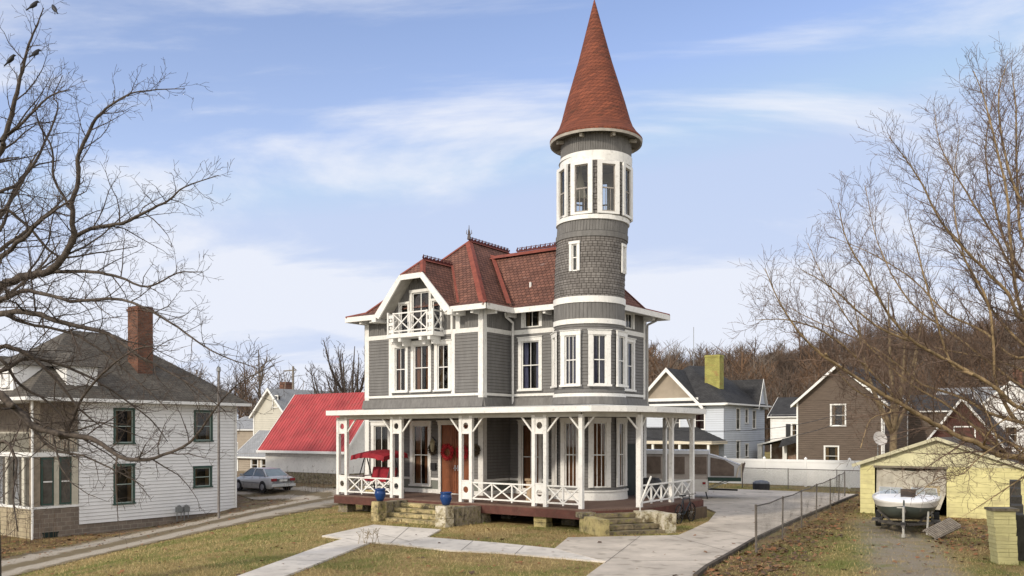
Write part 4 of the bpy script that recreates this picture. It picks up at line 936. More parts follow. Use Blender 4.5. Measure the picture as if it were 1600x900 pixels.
def gable(parent, x0, x1, y0, y1, ze, zr, axis='x', ov=.35, m=SH_BK, th=.12, board=TRIMW, wallmb=None, name='roof', bw=.2, ends=(1, 1)):
    """gable roof; axis = ridge direction. Adds gable triangles to wallmb."""
    b = MB()
    if axis == 'x':
        T_ = lambda p, q, z: (p, q, z); A0, A1, B0, B1 = x0, x1, y0, y1
    else:
        T_ = lambda p, q, z: (q, p, z); A0, A1, B0, B1 = y0, y1, x0, x1
    mid = (B0+B1)/2; sl_ = (zr-ze)/(mid-B0); zo = ze-sl_*ov; ea, eb = A0-ov*ends[0], A1+ov*ends[1]
    for s_, bb_ in ((-1, B0-ov), (1, B1+ov)):
        q = [T_(ea, bb_, zo), T_(eb, bb_, zo), T_(eb, mid, zr), T_(ea, mid, zr)]; b.poly(q if (s_ == -1) == (axis == 'x') else q[::-1])
        q2 = [(p[0], p[1], p[2]-th) for p in q]; b.poly(q2, 1)
        b.poly([q[0], q[1], q2[1], q2[0]], 1)
    ro = b.build(name, [m, board], parent)
    for e, ok in ((ea, 1), (eb, 1)):
        k = MB()
        d = -.03 if e == ea else .03
        for s_, bb_ in ((-1, B0-ov), (1, B1+ov)):
            a = [T_(e+d, bb_, zo+.03), T_(e+d, mid, zr+.03), T_(e+d, mid, zr-bw-.05), T_(e+d, bb_, zo-bw)]; c = [T_(e-d*.3, *(p[1:] if axis == 'x' else (p[0], p[2]))) for p in a]
            k.poly(a); k.poly(c[::-1]); 
            for i in range(4): k.poly([a[i], a[(i+1) % 4], c[(i+1) % 4], c[i]])
        k.build('bargeboard', board, ro)
    if wallmb is not None:
        for e in (A0, A1):
            P = [T_(e, B0, ze-.02), T_(e, B1, ze-.02), T_(e, mid, zr-.08)]; wallmb.poly(P)
    return ro
def hiproof(parent, x0, x1, y0, y1, ze, ra, rb, ov=.45, m=SH_DK, name='roof', gutter=TRIMW):
    b = MB(); E = [(x0-ov, y0-ov, ze), (x1+ov, y0-ov, ze), (x1+ov, y1+ov, ze), (x0-ov, y1+ov, ze)]
    if abs(ra[0]-rb[0]) < 1e-3: F = [(0, 1, [ra]), (1, 2, [rb, ra]), (2, 3, [rb]), (3, 0, [ra, rb])]
    else: F = [(0, 1, [rb, ra]), (1, 2, [rb]), (2, 3, [ra, rb]), (3, 0, [ra])]
    for i, j, r_ in F: b.poly([E[i], E[j]]+list(r_))
    ro = b.build(name, m, parent); g = MB()
    for i in range(4): g.bar(Vector(E[i])+Vector((0, 0, -.07)), Vector(E[(i+1) % 4])+Vector((0, 0, -.07)), .1, .15)
    g.poly([(p[0], p[1], ze-.1) for p in E]); g.build('gutter', gutter, ro)
    return ro
def chimney(parent, x, y, w, d, z0, z1, m=BRICK, cap=.12):
    b = MB(); b.box(x-w/2, x+w/2, y-d/2, y+d/2, z0, z1-cap*2); b.box(x-w/2-.05, x+w/2+.05, y-d/2-.05, y+d/2+.05, z1-cap*2, z1-cap); b.box(x-w/2, x+w/2, y-d/2, y+d/2, z1-cap, z1)
    return b.build('chimney', m, parent)
SIDES = {'F': 0, 'R': R(90), 'B': R(180), 'L': R(-90)}
def win(parent, side, box, t, z, w, h, **k):
    """t = distance along that wall (see planes)"""
    x0, x1, y0, y1 = box; P, ln = planes(*box)[side]; p = P(t, 0, z)
    k.setdefault('cas', .09); k.setdefault('cap', 0); k.setdefault('cw', .7)
    return window(parent, p.x, p.y, z, SIDES[side], w, h, **k)
def wh(t, z, w, h): return (t-w/2, t+w/2, z, z+h)
# ---- white foursquare on the left
B0 = (-20.4, 41.0); nb = thing('foursquare_house', 'white two-storey house with dark hip roof, brick chimney and green-framed windows', 'house', (B0[0], B0[1], 0), -TH)
LB = (-9, 0, 0, 8.85); zf = -1.2
rw = [(2.25, 2.62, .92, 1.62), (6.72, 2.70, .95, 1.52), (2.25, -.34, .92, 1.84), (6.68, .26, .95, .98)]
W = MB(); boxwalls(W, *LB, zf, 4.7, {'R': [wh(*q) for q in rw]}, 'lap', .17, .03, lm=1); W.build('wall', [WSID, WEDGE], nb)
F = MB(); boxwalls(F, -9, -.02, 0, 8.82, -2.3, zf, {}, 'flat'); F.build('foundation', BLOCKW, nb)
DG = mat('screened_grey_green', (.10, .12, .11), .7, .2)
for t, z, w_, h_ in rw: win(nb, 'R', LB, t, z, w_, h_, frame=GREEN, sash=mat('pale_green_sash', (.35, .42, .38), .6, .1), cas=.10, cols=1, rows=(.5,), curtain='tan', cw=.42)
# two-storey porch bay in front (y -2.1..0)
q = MB(); q.box(-9, 0, -2.1, -.002, -2.4, -.35)
q.build('porch_base', [BLOCKW], nb)
q = MB(); q.box(-9.02, .0, -2.16, -2.102, -2.4, -.36); q.build('porch_front', BLOCKY, nb)
q = MB(); q.box(-9.05, .06, -2.16, .0, -.35, -.25); q.box(-9.05, .05, -2.12, 0, 2.02, 2.22); q.build('porch_sill', TRIMW, nb)
q = MB(); q.box(-.34, 0, -2.1, -1.78, -.25, 4.55); q.build('porch_column', mat('tan_column', (.30, .25, .19), .8, .2, 3), nb)
q = MB(); q.box(-8.98, -8.66, -2.1, -1.78, -.25, 4.55); q.build('porch_column', MATS['tan_column'], nb)
for y in (-1.45, -.62):
    q = MB(); q.box(-.12, -.02, y-.28, y+.28, -.2, 1.98); g_ = q.build('window', GREEN, nb)
    q = MB(); q.box(-.02, .0, y-.2, y+.2, -.12, 1.9); q.build('pane', mat('dim_pane', (.10, .095, .085), .15, .3, 2, spec=.6), g_)
    q = MB(); q.box(.0, .02, y-.2, y+.2, .84, .9); q.build('sash', TRIMW, g_)
q = MB(); q.box(-.13, -.02, -.33, -.02, -.25, 2.02); q.box(-.13, -.02, -1.15, -.92, -.25, 2.02); q.build('porch_panel', mat('cream_panel', (.5, .47, .38), .8, .1), nb)
for x in (-8.2, -6.3, -4.4, -2.5, -.9):
    q = MB(); q.box(x-.5, x+.5, -2.05, -1.98, -.25, 1.98); q.box(x-.12, x+.12, -2.12, -1.95, -.25, 1.98, 1); q.build('front_screen', [mat('dim_pane', (.1, .095, .085), .15), CSID], nb)
q = MB(); q.poly([(-.05, -2.0, 2.3), (-.05, 0, 2.3), (-.05, 0, 2.38), (-.05, -2.0, 2.38)])
for i in range(18): y = -1.95+i*.11; q.box(-.06, -.02, y-.018, y+.018, 2.22, 3.1)
q.box(-.08, 0, -2.0, 0, 3.08, 3.16)
for i in range(80): x = -.4-i*.11; q.box(x-.018, x+.018, -2.06, -2.02, 2.22, 3.1)
q.box(-8.9, -.3, -2.08, -2.0, 3.08, 3.16); q.build('balcony_railing', mat('weathered_railing', (.38, .36, .3), .8, .2), nb)
q = MB(); q.box(-8.9, -.05, -.06, -.03, 2.22, 4.6); q.build('porch_back_wall', mat('shaded_tan_boards', (.24, .20, .16), .8, .2), nb)
nr = hiproof(nb, -9, 0, -2.1, 8.85, 4.72, (-4.6, 1.9, 8.45), (-4.6, 4.4, 8.45), .55, SH_DK)
chimney(nb, -1.95, 4.3, .95, .85, 5.5, 9.7)
q = MB(); q.poly([(-2.43, 4.2, 6.62), (-2.43, 4.25, 6.62), (-1.45, 4.25, 5.8), (-1.45, 4.2, 5.8)]); q.box(-1.46, -1.40, 4.2, 5.3, 5.75, 5.86); q.build('flashing', TRIMW, nr)
def dormer(x, y, ang=0):
    t = MB(); w_, h_, d_ = 1.5, 1.25, 2.6
    M = Matrix.Translation((x, y, 5.02)) @ Matrix.Rotation(ang, 4, 'Z')
    t.box(-w_/2, w_/2, 0, d_, 0, h_, 0, M); do = t.build('dormer', WSID, nr)
    r_ = MB(); o = .25
    E = [M @ Vector(p) for p in ((-w_/2-o, -o, h_), (w_/2+o, -o, h_), (w_/2+o, d_, h_), (-w_/2-o, d_, h_))]; rg_ = [M @ Vector((0, .9, h_+.75)), M @ Vector((0, d_, h_+.75))]
    r_.poly([E[0], E[1], rg_[0]]); r_.poly([E[1], E[2], rg_[1], rg_[0]]); r_.poly([E[3], E[0], rg_[0], rg_[1]]); r_.poly([E[0], E[1], E[2], E[3]]); r_.build('dormer_roof', SH_DK, do)
    p = M @ Vector((0, -.02, .25)); window(do, p.x, p.y, p.z, ang, .6, .75, cas=.1, cols=1, frame=TRIMW, curtain=None, cap=0, depth=.2)
dormer(-2.4, -2.2); dormer(-.35, .35, R(90)); dormer(-6.4, -2.2)
t_ = MB(); t_.box(-3.7, -3.62, 6.0, 7.5, 6.2, 7.2); 
q = MB(); q.tube([(.12, -2.2, 4.55), (.1, -2.18, 2.2), (.1, -2.18, -2.1)], .055, 8); q.build('downpipe', TRIMW, nb)
q = MB(); q.box(-.002, .012, -1.65, -1.0, -1.85, -1.5); q.box(-.002, .02, -1.7, -.95, -1.5, -1.44); q.build('basement_window', mat('black_green_vent', (.015, .03, .028), .5, .2), nb)
q = MB(); x1 = 0
q.tube([(.08, 8.75, 4.6), (.08, 8.75, zf)], .05, 8); q.build('downpipe', TRIMW, nb)
# service mast in front of its side wall
px_, py_ = G(337, 812); px_ += .15; po = thing('service_pole', 'grey metal service mast standing before the white house side wall', 'pole', (px_, py_, T(px_, py_)))
q = MB(); q.tube([(0, 0, -.2), (0, 0, 7.15)], .06, 10); q.build('mast', mat('weathered_grey_metal', (.22, .20, .19), .6, .2), po); q = MB(); q.lathe([(.0, 7.4), (.09, 7.34), (.1, 7.16), (.06, 7.1)], 10); q.build('mast_head', GALV, po)
gx, gy = local(B0, -TH, .35, 5.05)
for i, (dx_, lab) in enumerate(((-.0, 'gas meter on riser pipes by the white siding, the near one of the pair'), (.42, 'gas meter on riser pipes by the white siding, the far one nearer the mast'))):
    mm_ = thing('gas_meter', lab, 'gas meter', (gx+dx_*.58, gy+dx_*.81, T(gx, gy)+.1), -TH, 'gas meters beside the white house')
    q = MB(); q.tube([(0, -.12, -.1), (0, -.12, .7), (0, 0, .78), (0, .12, .7), (0, .12, .1)], .025, 8); q.build('pipe', GALV, mm_)
    q = MB(); q.box(-.1, .1, -.15, .15, .42, .68); q.lathe([(0, .68), (.1, .68), (.1, .76), (0, .78)], 10); q.build('meter_body', mat('meter_grey', (.2, .21, .21), .5, .1), mm_)
# ---- red-roofed barn
bx_, by_ = at(408, 700, 58).x, 58.0; barn = thing('red_roofed_barn', 'low white outbuilding with a bright red metal roof on a stone base', 'barn', (bx_, by_, 0), -TH)
W = MB(); boxwalls(W, 0, 7.6, .35, 6.0, .55, 2.35, {}, 'flat')
RED = mat('red_ribbed_metal', (0.42, 0.068, 0.068), .5, .2, .7, stain=.3)
gable(barn, 0, 7.6, .35, 6.0, 2.35, 5.75, 'x', .38, RED, .08, TRIMW, W)
rbs = MB(); sl_ = (5.75-2.35)/2.825
for i in range(30):
    x = -.3+i*.285; rbs.bar((x, -.03+.0, 2.35-sl_*.38+.02), (x, 3.175, 5.77), .035, .03)
rbs.build('roof_rib', RED, barn); W.build('wall', mat('old_white_stucco', (.80, .79, .76), .85, .07, 1.5, stain=.15), barn)
W = MB(); boxwalls(W, .02, 7.58, .37, 5.98, -1.4, .55, {}, 'flat'); W.build('stone_base', RUB, barn)
q = MB(); q.box(-.38, 7.98, -.12, -.02, 1.78, 1.94); q.build('gutter', TRIMW, barn)
# ---- cream house and low cottage beyond
def simple_house(name, label, u, v_unused, Y, W_, D_, ze, zr, wallm, roofm, axis='x', wins=(), hip_=False, rz=-TH, ov=.35, z0=-1.0, board=TRIMW, step=.18, flip=0):
    p = at(u, 700, Y); t = thing(name, label, 'house', (p.x, p.y, 0), rz)
    hs = {}
    for s_, tt_, z, w_, h_ in wins: hs.setdefault(s_, []).append(wh(tt_, z, w_, h_))
    W = MB(); boxwalls(W, 0, W_, 0, D_, z0, ze, hs, 'lap', step, .03, lm=1)
    if hip_: hiproof(t, 0, W_, 0, D_, ze, *hip_, ov, roofm)
    else: gable(t, 0, W_, 0, D_, ze, zr, axis, ov, roofm, .12, board, W)
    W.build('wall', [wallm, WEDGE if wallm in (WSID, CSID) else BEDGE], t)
    for s_, tt_, z, w_, h_ in wins: win(t, s_, (0, W_, 0, D_), tt_, z, w_, h_, frame=TRIMW, curtain='tan', cols=1, cw=.5, depth=.3)
    cb_ = MB()
    for x, y in ((0, 0), (W_, 0), (W_, D_)): cb_.box(x-.07, x+.07, y-.07, y+.07, z0, ze)
    cb_.build('corner_board', board, t)
    return t
ch1 = simple_house('cream_house', 'cream gabled house with grey roof behind the red-roofed barn', 397, 0, 88, 5.0, 9, 5.0, 7.5, CSID, SH_LG, 'y', [('F', 3.3, 5.6, .7, 1.1), ('F', 3.3, 2.0, .8, 1.0), ('F', 1.2, 2.0, .8, 1.2)])
ch2 = simple_house('grey_cottage', 'low brown-grey cottage with pale roof seen beyond the silver car', 372, 0, 74, 4.2, 5, 1.35, 3.3, TSID, SH_LG, 'x', [('F', 2.2, -.1, .8, 1.0), ('F', 3.5, -.1, .8, 1.0)])
ch3 = simple_house('long_roofed_house', 'long house with pale metal roof rising behind the red roof', 470, 0, 96, 12, 8, 5.0, 7.7, CSID, mat('pale_metal_roof', (.5, .5, .5), .5, .1), 'x', [])
chimney(ch3, -.6, -1.5, 1.0, 1.0, 2, 8.6)
ch4 = simple_house('tan_house', 'tan house half hidden between white house and barn', 345, 0, 110, 7, 8, 3.6, 5.2, TSID, SH_LG, 'x', [('F', 3, .6, .8, 1.2)])
# ---- blue-grey and white house on the right
p = at(1131, 700, 78); bw_ = thing('pale_blue_house', 'pale blue and white house with charcoal roof, cream pediment and yellow chimney', 'house', (p.x, p.y, 0), -TH)
BXb = (-9.5, 0, 0, 10.5); wr = [(3.4, 3.4, .85, 1.9), (5.6, 4.0, .7, 1.3), (7.6, 3.5, .8, 1.7), (3.4, .4, .85, 1.9), (5.6, .8, .7, 1.2)]; wf = [(4.6, 3.2, 1.2, 1.6), (7.2, 3.4, .9, 1.6)]
W = MB(); boxwalls(W, *BXb, -.5, 5.75, {'R': [wh(*q) for q in wr], 'F': [wh(*q) for q in wf]}, 'lap', .2, .03, lm=1); W.build('wall', [LSID, WEDGE], bw_)
for t, z, w_, h_ in wr: win(bw_, 'R', BXb, t, z, w_, h_, frame=TRIMW, curtain='white', cols=1, cw=.4)
for t, z, w_, h_ in wf: win(bw_, 'F', BXb, t, z, w_, h_, frame=TRIMW, curtain='dark', cols=1, cw=.5)
hr_ = hiproof(bw_, *BXb, 5.75, (-5.2, 4.2, 9.6), (-4.2, 6.2, 9.6), .5, SH_BK)
g_ = MB(); gable(bw_, -8.6, -2.2, -.1, 4.0, 5.85, 9.1, 'y', .45, SH_BK, .14, TRIMW, g_, name='pediment_roof', bw=.32); g_.build('pediment', TSID, bw_)
q = MB(); q.box(-8.4, -2.4, -.18, -.1, 5.85, 6.3); q.box(-9.9, .4, -.6, -.1, 5.55, 5.72); q.build('pediment_trim', TRIMW, bw_)
chimney(bw_, -1.9, 2.4, 1.45, 1.0, 6.2, 10.3, YBRICK, .1)
g_ = MB(); gable(bw_, -3.5, .35, 7.6, 9.8, 5.9, 8.3, 'x', .2, SH_BK, .1, TRIMW, g_, name='side_gable_roof'); g_.build('side_gable', LSID, bw_)
q = MB(); q.tube([(-5.1, 5, 9.6), (-5.1, 5, 13.4)], .03, 5); q.build('antenna', GALV, bw_)
q = MB(); E = [(-9.5, -3.3, 2.35), (.3, -3.3, 2.35), (.3, .0, 2.35), (-9.5, 0, 2.35)]; q.poly([E[0], E[1], (-2.6, 0, 3.6), (-9.5, 0, 3.6)]); q.poly([E[1], E[2], (-2.6, 0, 3.6)]); q.build('porch_roof', SH_BK, bw_)
q = MB(); q.box(-9.5, .35, -3.4, -3.3, 2.08, 2.36); q.box(.25, .35, -3.4, 0, 2.08, 2.36); q.build('porch_fascia', mat('cream_fascia', (.6, .55, .45), .7, .05), bw_)
for x in (-8, -5.4, -2.8, -.1): q = MB(); q.box(x-.1, x+.1, -3.3, -3.1, -.3, 2.1); q.build('porch_column', TRIMW, bw_)
q = MB(); q.box(-9.4, .1, -3.2, -3.1, -.5, .8); q.box(-9.4, .1, -1.5, -1.4, -.5, 2.0, 1); q.build('porch_wall', [TRIMW, mat('dim_tan_wall', (.3, .24, .18), .8, .2)], bw_)
# ---- small white house with shutters between
wh_ = simple_house('small_white_house', 'small white house with dark shutters glimpsed between the blue and brown houses', 1205, 0, 104, 5.5, 7, 5.2, 7.4, WSID, SH_BK, 'x', [('F', 3.0, 2.6, 1.0, 1.5)])
for s_ in (-.95, .95): q = MB(); q.box(3.0+s_-.27, 3.0+s_+.27, -.09, -.035, 2.6, 4.1); q.build('shutter', BLACK, wh_)
# ---- open porch beside the brown house
p = at(1183, 700, 83); op = thing('side_porch', 'open dark-roofed side porch with white posts beside the brown house', 'porch', (p.x, p.y, 0), -TH)
q = MB(); q.poly([(0, 0, 2.0), (6.5, 0, 3.6), (6.5, 3, 3.6), (0, 3, 2.0)]); q.poly([(0, 0, 1.85), (6.5, 0, 3.45), (6.5, 3, 3.45), (0, 3, 1.85)]); q.poly([(0, 0, 1.85), (6.5, 0, 3.45), (6.5, 0, 3.6), (0, 0, 2)], 1); q.poly([(0, 0, 1.85), (0, 3, 1.85), (0, 3, 2), (0, 0, 2)], 1); q.build('roof', [SH_BK, TRIMW], op)
q = MB(); q.poly([(2.4, -1, 1.7), (5.2, -1, 2.5), (5.2, .0, 3.2), (2.4, .0, 2.5)]); q.build('lower_roof', SH_BK, op)
for x in (.2, 2.6): q = MB(); q.box(x-.2, x+.2, .1, .4, -.5, 2.0+x*.22); q.build('post', TRIMW, op)
q = MB(); q.box(.4, 6.3, 2.8, 2.9, -.5, 2.2); q.build('back_wall', mat('dim_red_brick_wall', (.2, .1, .07), .8, .4, 1.5, col2=(.45, .38, .3)), op)
# ---- brown house
br_ = simple_house('brown_gabled_house', 'tall brown-sided house with white-edged gable and two white windows', 1246, 0, 76, 7.1, 9, 5.85, 8.95, BSID, SH_BK, 'y', [('F', 3.45, 3.7, 1.15, 1.75), ('F', 2.9, .3, 1.1, 1.6)], ov=.45)
q = MB(); q.tube([(7.0, -.15, 5.5), (7.0, -.15, -.5)], .09, 6); q.build('downpipe', TRIMW, br_)
# ---- further houses behind the garage
bh = simple_house('brown_row_house', 'long dark brown house behind the yellow garage', 1384, 0, 82, 6.6, 8, 5.2, 6.7, BSID, SH_BK, 'x', [('F', 5.4, 2.4, .9, 1.6)], ov=.3)
rh_ = simple_house('red_gabled_house', 'dark red gabled house with white edges and a pale double window', 1452, 0, 66, 4.6, 7, 2.7, 5.75, mat('dark_red_siding', (.105, .045, .036), .8, .2, 1, stretch=(1, 1, 5)), SH_BK, 'y', [('F', 2.4, 2.3, 1.3, 1.2)], ov=.45)
ww_ = simple_house('white_gabled_house', 'white gabled house partly hidden by birch branches at far right', 1500, 0, 84, 8.5, 8, 4.2, 7.9, WSID, SH_BK, 'y', [('F', 4.3, 2.2, 1.0, 1.4), ('F', 6.2, 2.2, 1.0, 1.4)], ov=.3)
wb_ = simple_house('stone_coloured_house', 'pale brown stuccoed house with grey roof behind the red gable', 1462, 0, 105, 9, 8, 6.4, 8.6, TSID, SH_LG, 'x', [])
rx_ = simple_house('red_brick_house', 'red brick house with chimney at the far right edge', 1560, 0, 92, 9, 8, 5.6, 8.2, BRICK, SH_BK, 'x', [('F', 3, 2.4, .9, 1.6), ('F', 5.5, 2.4, .9, 1.6)], ov=.3)
chimney(rx_, 1.6, 2, .9, .9, 6, 9.8)
# ---- yellow garage
GX = (13.6, 34.0); ga = thing('yellow_block_garage', 'low yellow block garage with an open doorway and shallow dark gable roof', 'garage', (GX[0], GX[1], 0), -TH)
BG = (0, 5.55, 0, 6.2)
W = MB(); boxwalls(W, *BG, -.2, 1.95, {'F': [(.54, 3.06, -.2, 1.80)]}, 'flat'); 
W.build('wall', YBLOCK, ga)
q = MB(); q.poly([(-.0, -.012, 1.86), (5.55, -.012, 1.86), (5.55, -.012, 1.95), (2.75, -.012, 2.86), (0, -.012, 1.95)]); q.poly([(0, 6.2, 1.95), (5.55, 6.2, 1.95), (2.75, 6.2, 2.86)]); q.build('gable_panel', mat('pale_yellow_panel', (.60, .57, .36), .8, .15, 2, stain=.4), ga)
q = MB(); q.poly([(-.25, -.2, 1.88), (2.75, -.2, 2.95), (2.75, 6.4, 2.95), (-.25, 6.4, 1.88)]); q.poly([(2.75, -.2, 2.95), (5.8, -.2, 1.86), (5.8, 6.4, 1.86), (2.75, 6.4, 2.95)]); go_ = q.build('roof', mat('brown_grey_roll_roofing', (.10, .085, .07), .9, .25, 2), ga)
q = MB(); q.bar((-.25, -.2, 1.84), (2.75, -.2, 2.91), .05, .12); q.bar((2.75, -.2, 2.91), (5.8, -.2, 1.82), .05, .12); q.build('bargeboard', mat('yellowed_white_board', (.55, .52, .36), .7, .15), go_)
q = MB(); q.box(.5, 3.1, -.03, .1, 1.78, 1.86); q.build('lintel', mat('grey_lintel', (.2, .18, .14), .9, .2), ga)
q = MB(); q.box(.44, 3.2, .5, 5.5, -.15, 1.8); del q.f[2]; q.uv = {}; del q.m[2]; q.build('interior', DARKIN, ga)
# tarp hung in the doorway
q = MB(); nx_, nz_ = 26, 10
def tp(i, j):
    x = .57+(3.03-.57)*i/nx_; t = j/nz_; sag = .13*math.sin(math.pi*min(1, max(0, (i/nx_-.15)/.8))) if t > .5 else .05
    z = .25+(1.80-.25)*t-(sag*ss(t, .6, 1) if t > .6 else 0); y = .16+.05*math.sin(i*.9+t*1.5)+.03*math.sin(i*2.3-t*2)-.1*(1-t)
    if i > nx_*.8 and t < .4: x -= (.4-t)*.5*(i/nx_-.8)*5
    return (x, y, z)
for i in range(nx_):
    for j in range(nz_): q.face([tp(i, j), tp(i+1, j), tp(i+1, j+1), tp(i, j+1)])
tv = q.build('tarpaulin', mat('dirty_white_tarp', (.46, .43, .36), .7, .15, 2, stain=.3), None, smooth=True); tv.location = (GX[0], GX[1], 0); tv.rotation_euler = (0, 0, -TH); tag(tv, 'dirty off-white sheet hung across the garage doorway behind the boat', 'tarpaulin')
# yellow pillar and dark stepped wall
px_, py_ = 11.85, 20.9; pil = thing('yellow_block_pillar', 'leaning yellow block gate pillar with a worn flat cap near the right edge', 'pillar', (px_, py_, 0), R(-8))
q = MB(); 
for i in range(7):
    z0, z1 = -.1+i*.195, -.1+(i+1)*.195-.006; dx_ = -.012*i-.03; stone_box(q, -.21+dx_-i*.006, .23+dx_+.002*i, -.22, .24, z0, z1, 80+i, .008)
q.build('block_shaft', YBLOCK, pil)
q = MB(); stone_box(q, -.38, .20, -.27, .26, 1.27, 1.33, 90, .01); q.build('cap', mat('grey_worn_cap', (.2, .17, .12), .9, .3, 5), pil)
stw = thing('stepped_block_wall', 'dark stepped block wall running back beside the yellow pillar', 'wall', (12.35, 21.3, 0), R(-29))
q = MB()
for i in range(5): stone_box(q, -.1, .16, i*.8, (i+1)*.8-.01, -.2, 1.12+i*.17, 100+i, .015)
q.build('block', mat('shade_dark_block', (.07, .065, .055), .95, .3, 3, .4, 20), stw)  # shade on the wall's side put into the dark block colour
# ================================================================ fences
p = (at(1100, 700, 53.6)); fx0, fy0 = p.x, p.y; fdir = Vector((EX, EY)); 
wf_ = thing('white_vinyl_fence', 'long white vinyl privacy fence with capped posts behind the driveway', 'fence', (fx0, fy0, 0), -TH)
q = MB(); q.box(-6, 11.2, -.02, .02, .12, 1.42); q.build('panel', WHITE2, wf_)
q = MB(); q.box(-6, 11.2, -.04, .04, 1.40, 1.56); q.box(-6, 11.2, -.04, .04, .06, .2); q.build('rail', WHITE2, wf_)
for i in range(8):
    x = -5.9+i*2.42; q = MB(); q.box(x-.065, x+.065, -.065, .065, -.1, 1.62); q.poly([(x-.08, -.08, 1.62), (x+.08, -.08, 1.62), (x, 0, 1.72)]); q.poly([(x+.08, -.08, 1.62), (x+.08, .08, 1.62), (x, 0, 1.72)]); q.poly([(x+.08, .08, 1.62), (x-.08, .08, 1.62), (x, 0, 1.72)]); q.poly([(x-.08, .08, 1.62), (x-.08, -.08, 1.62), (x, 0, 1.72)]); q.build('post', WHITE2, wf_)
WIRE = mat('rusty_grey_wire', (.30, .28, .25), .7, .3, 3)
POSTM = mat('rusty_fence_pipe', (.15, .13, .11), .7, .3, 3)
def chainlink(name, label, pts, h=1.2, sag=0.0, lean=0.0, step=.075):
    o = thing(name, label, 'fence', (pts[0][0], pts[0][1], 0))
    L0 = [Vector((x-pts[0][0], y-pts[0][1], T(x, y))) for x, y in pts]
    for i, p_ in enumerate(L0):
        q = MB(); q.tube([p_+Vector((0, 0, -.1)), p_+Vector((lean*(i % 2)-.01, 0, h+.04))], .032 if i in (0, len(L0)-1) else .024, 8); q.build('post', POSTM, o)
    q = MB()
    for a, b in zip(L0, L0[1:]): q.tube([a+Vector((0, 0, h)), (a+b)/2+Vector((0, 0, h-sag)), b+Vector((0, 0, h))], .02, 6)
    q.build('top_rail', POSTM, o); q = MB(); w_ = .006
    for a, b in zip(L0, L0[1:]):
        d = b-a; ln = d.length; d.normalize(); n_ = int(ln/step); s_ = d.cross(Vector((0, 0, 1)))
        k = int(h/step)
        for sg in (-1, 1):
            for i in range(-k, n_+1):
                x0_, z0_ = i*step, .03; x1_, z1_ = x0_+h, h-.02
                if x0_ < 0: z0_ -= x0_; x0_ = 0
                if x1_ > ln: z1_ -= (x1_-ln); x1_ = ln
                if z1_-z0_ < .05: continue
                if sg == -1: A, B = (ln-x0_, z0_), (ln-x1_, z1_)
                else: A, B = (x0_, z0_), (x1_, z1_)
                def PP_(t): 
                    f = math.sin(math.pi*t[0]/ln); return a+d*t[0]+Vector((0, 0, t[1]-sag*f*(t[1]/h)))+s_*(.04*math.sin(t[0]*2.3)*math.sin(math.pi*t[1]/h))
                m_ = ((A[0]+B[0])/2, (A[1]+B[1])/2); up = Vector((0, 0, w_))
                for u_, v_ in ((A, m_), (m_, B)): q.face([PP_(u_)-up, PP_(v_)-up, PP_(v_)+up, PP_(u_)+up])
    q.build('wire_mesh', WIRE, o); return o
B_ = [(6.37, 22.7), (7.95, 25.6), (9.5, 28.55), (11.15, 31.9), (12.95, 35.4), (14.6, 38.9), (16.1, 42.1)]
chainlink('chain_link_fence', 'sagging chain-link fence running back along the right side of the driveway', B_, 1.22, .035, .03)
pA = [(at(1160, 700, 49.3).x, 49.3)]
for i in range(1, 4): pA.append((pA[0][0]+i*2.6*EX, pA[0][1]+i*2.6*EY))
pA.append((pA[0][0]+4*2.4*EX, pA[0][1]+4*2.4*EY))
chainlink('chain_link_fence', 'low chain-link fence standing just in front of the white vinyl fence', pA, 1.12)
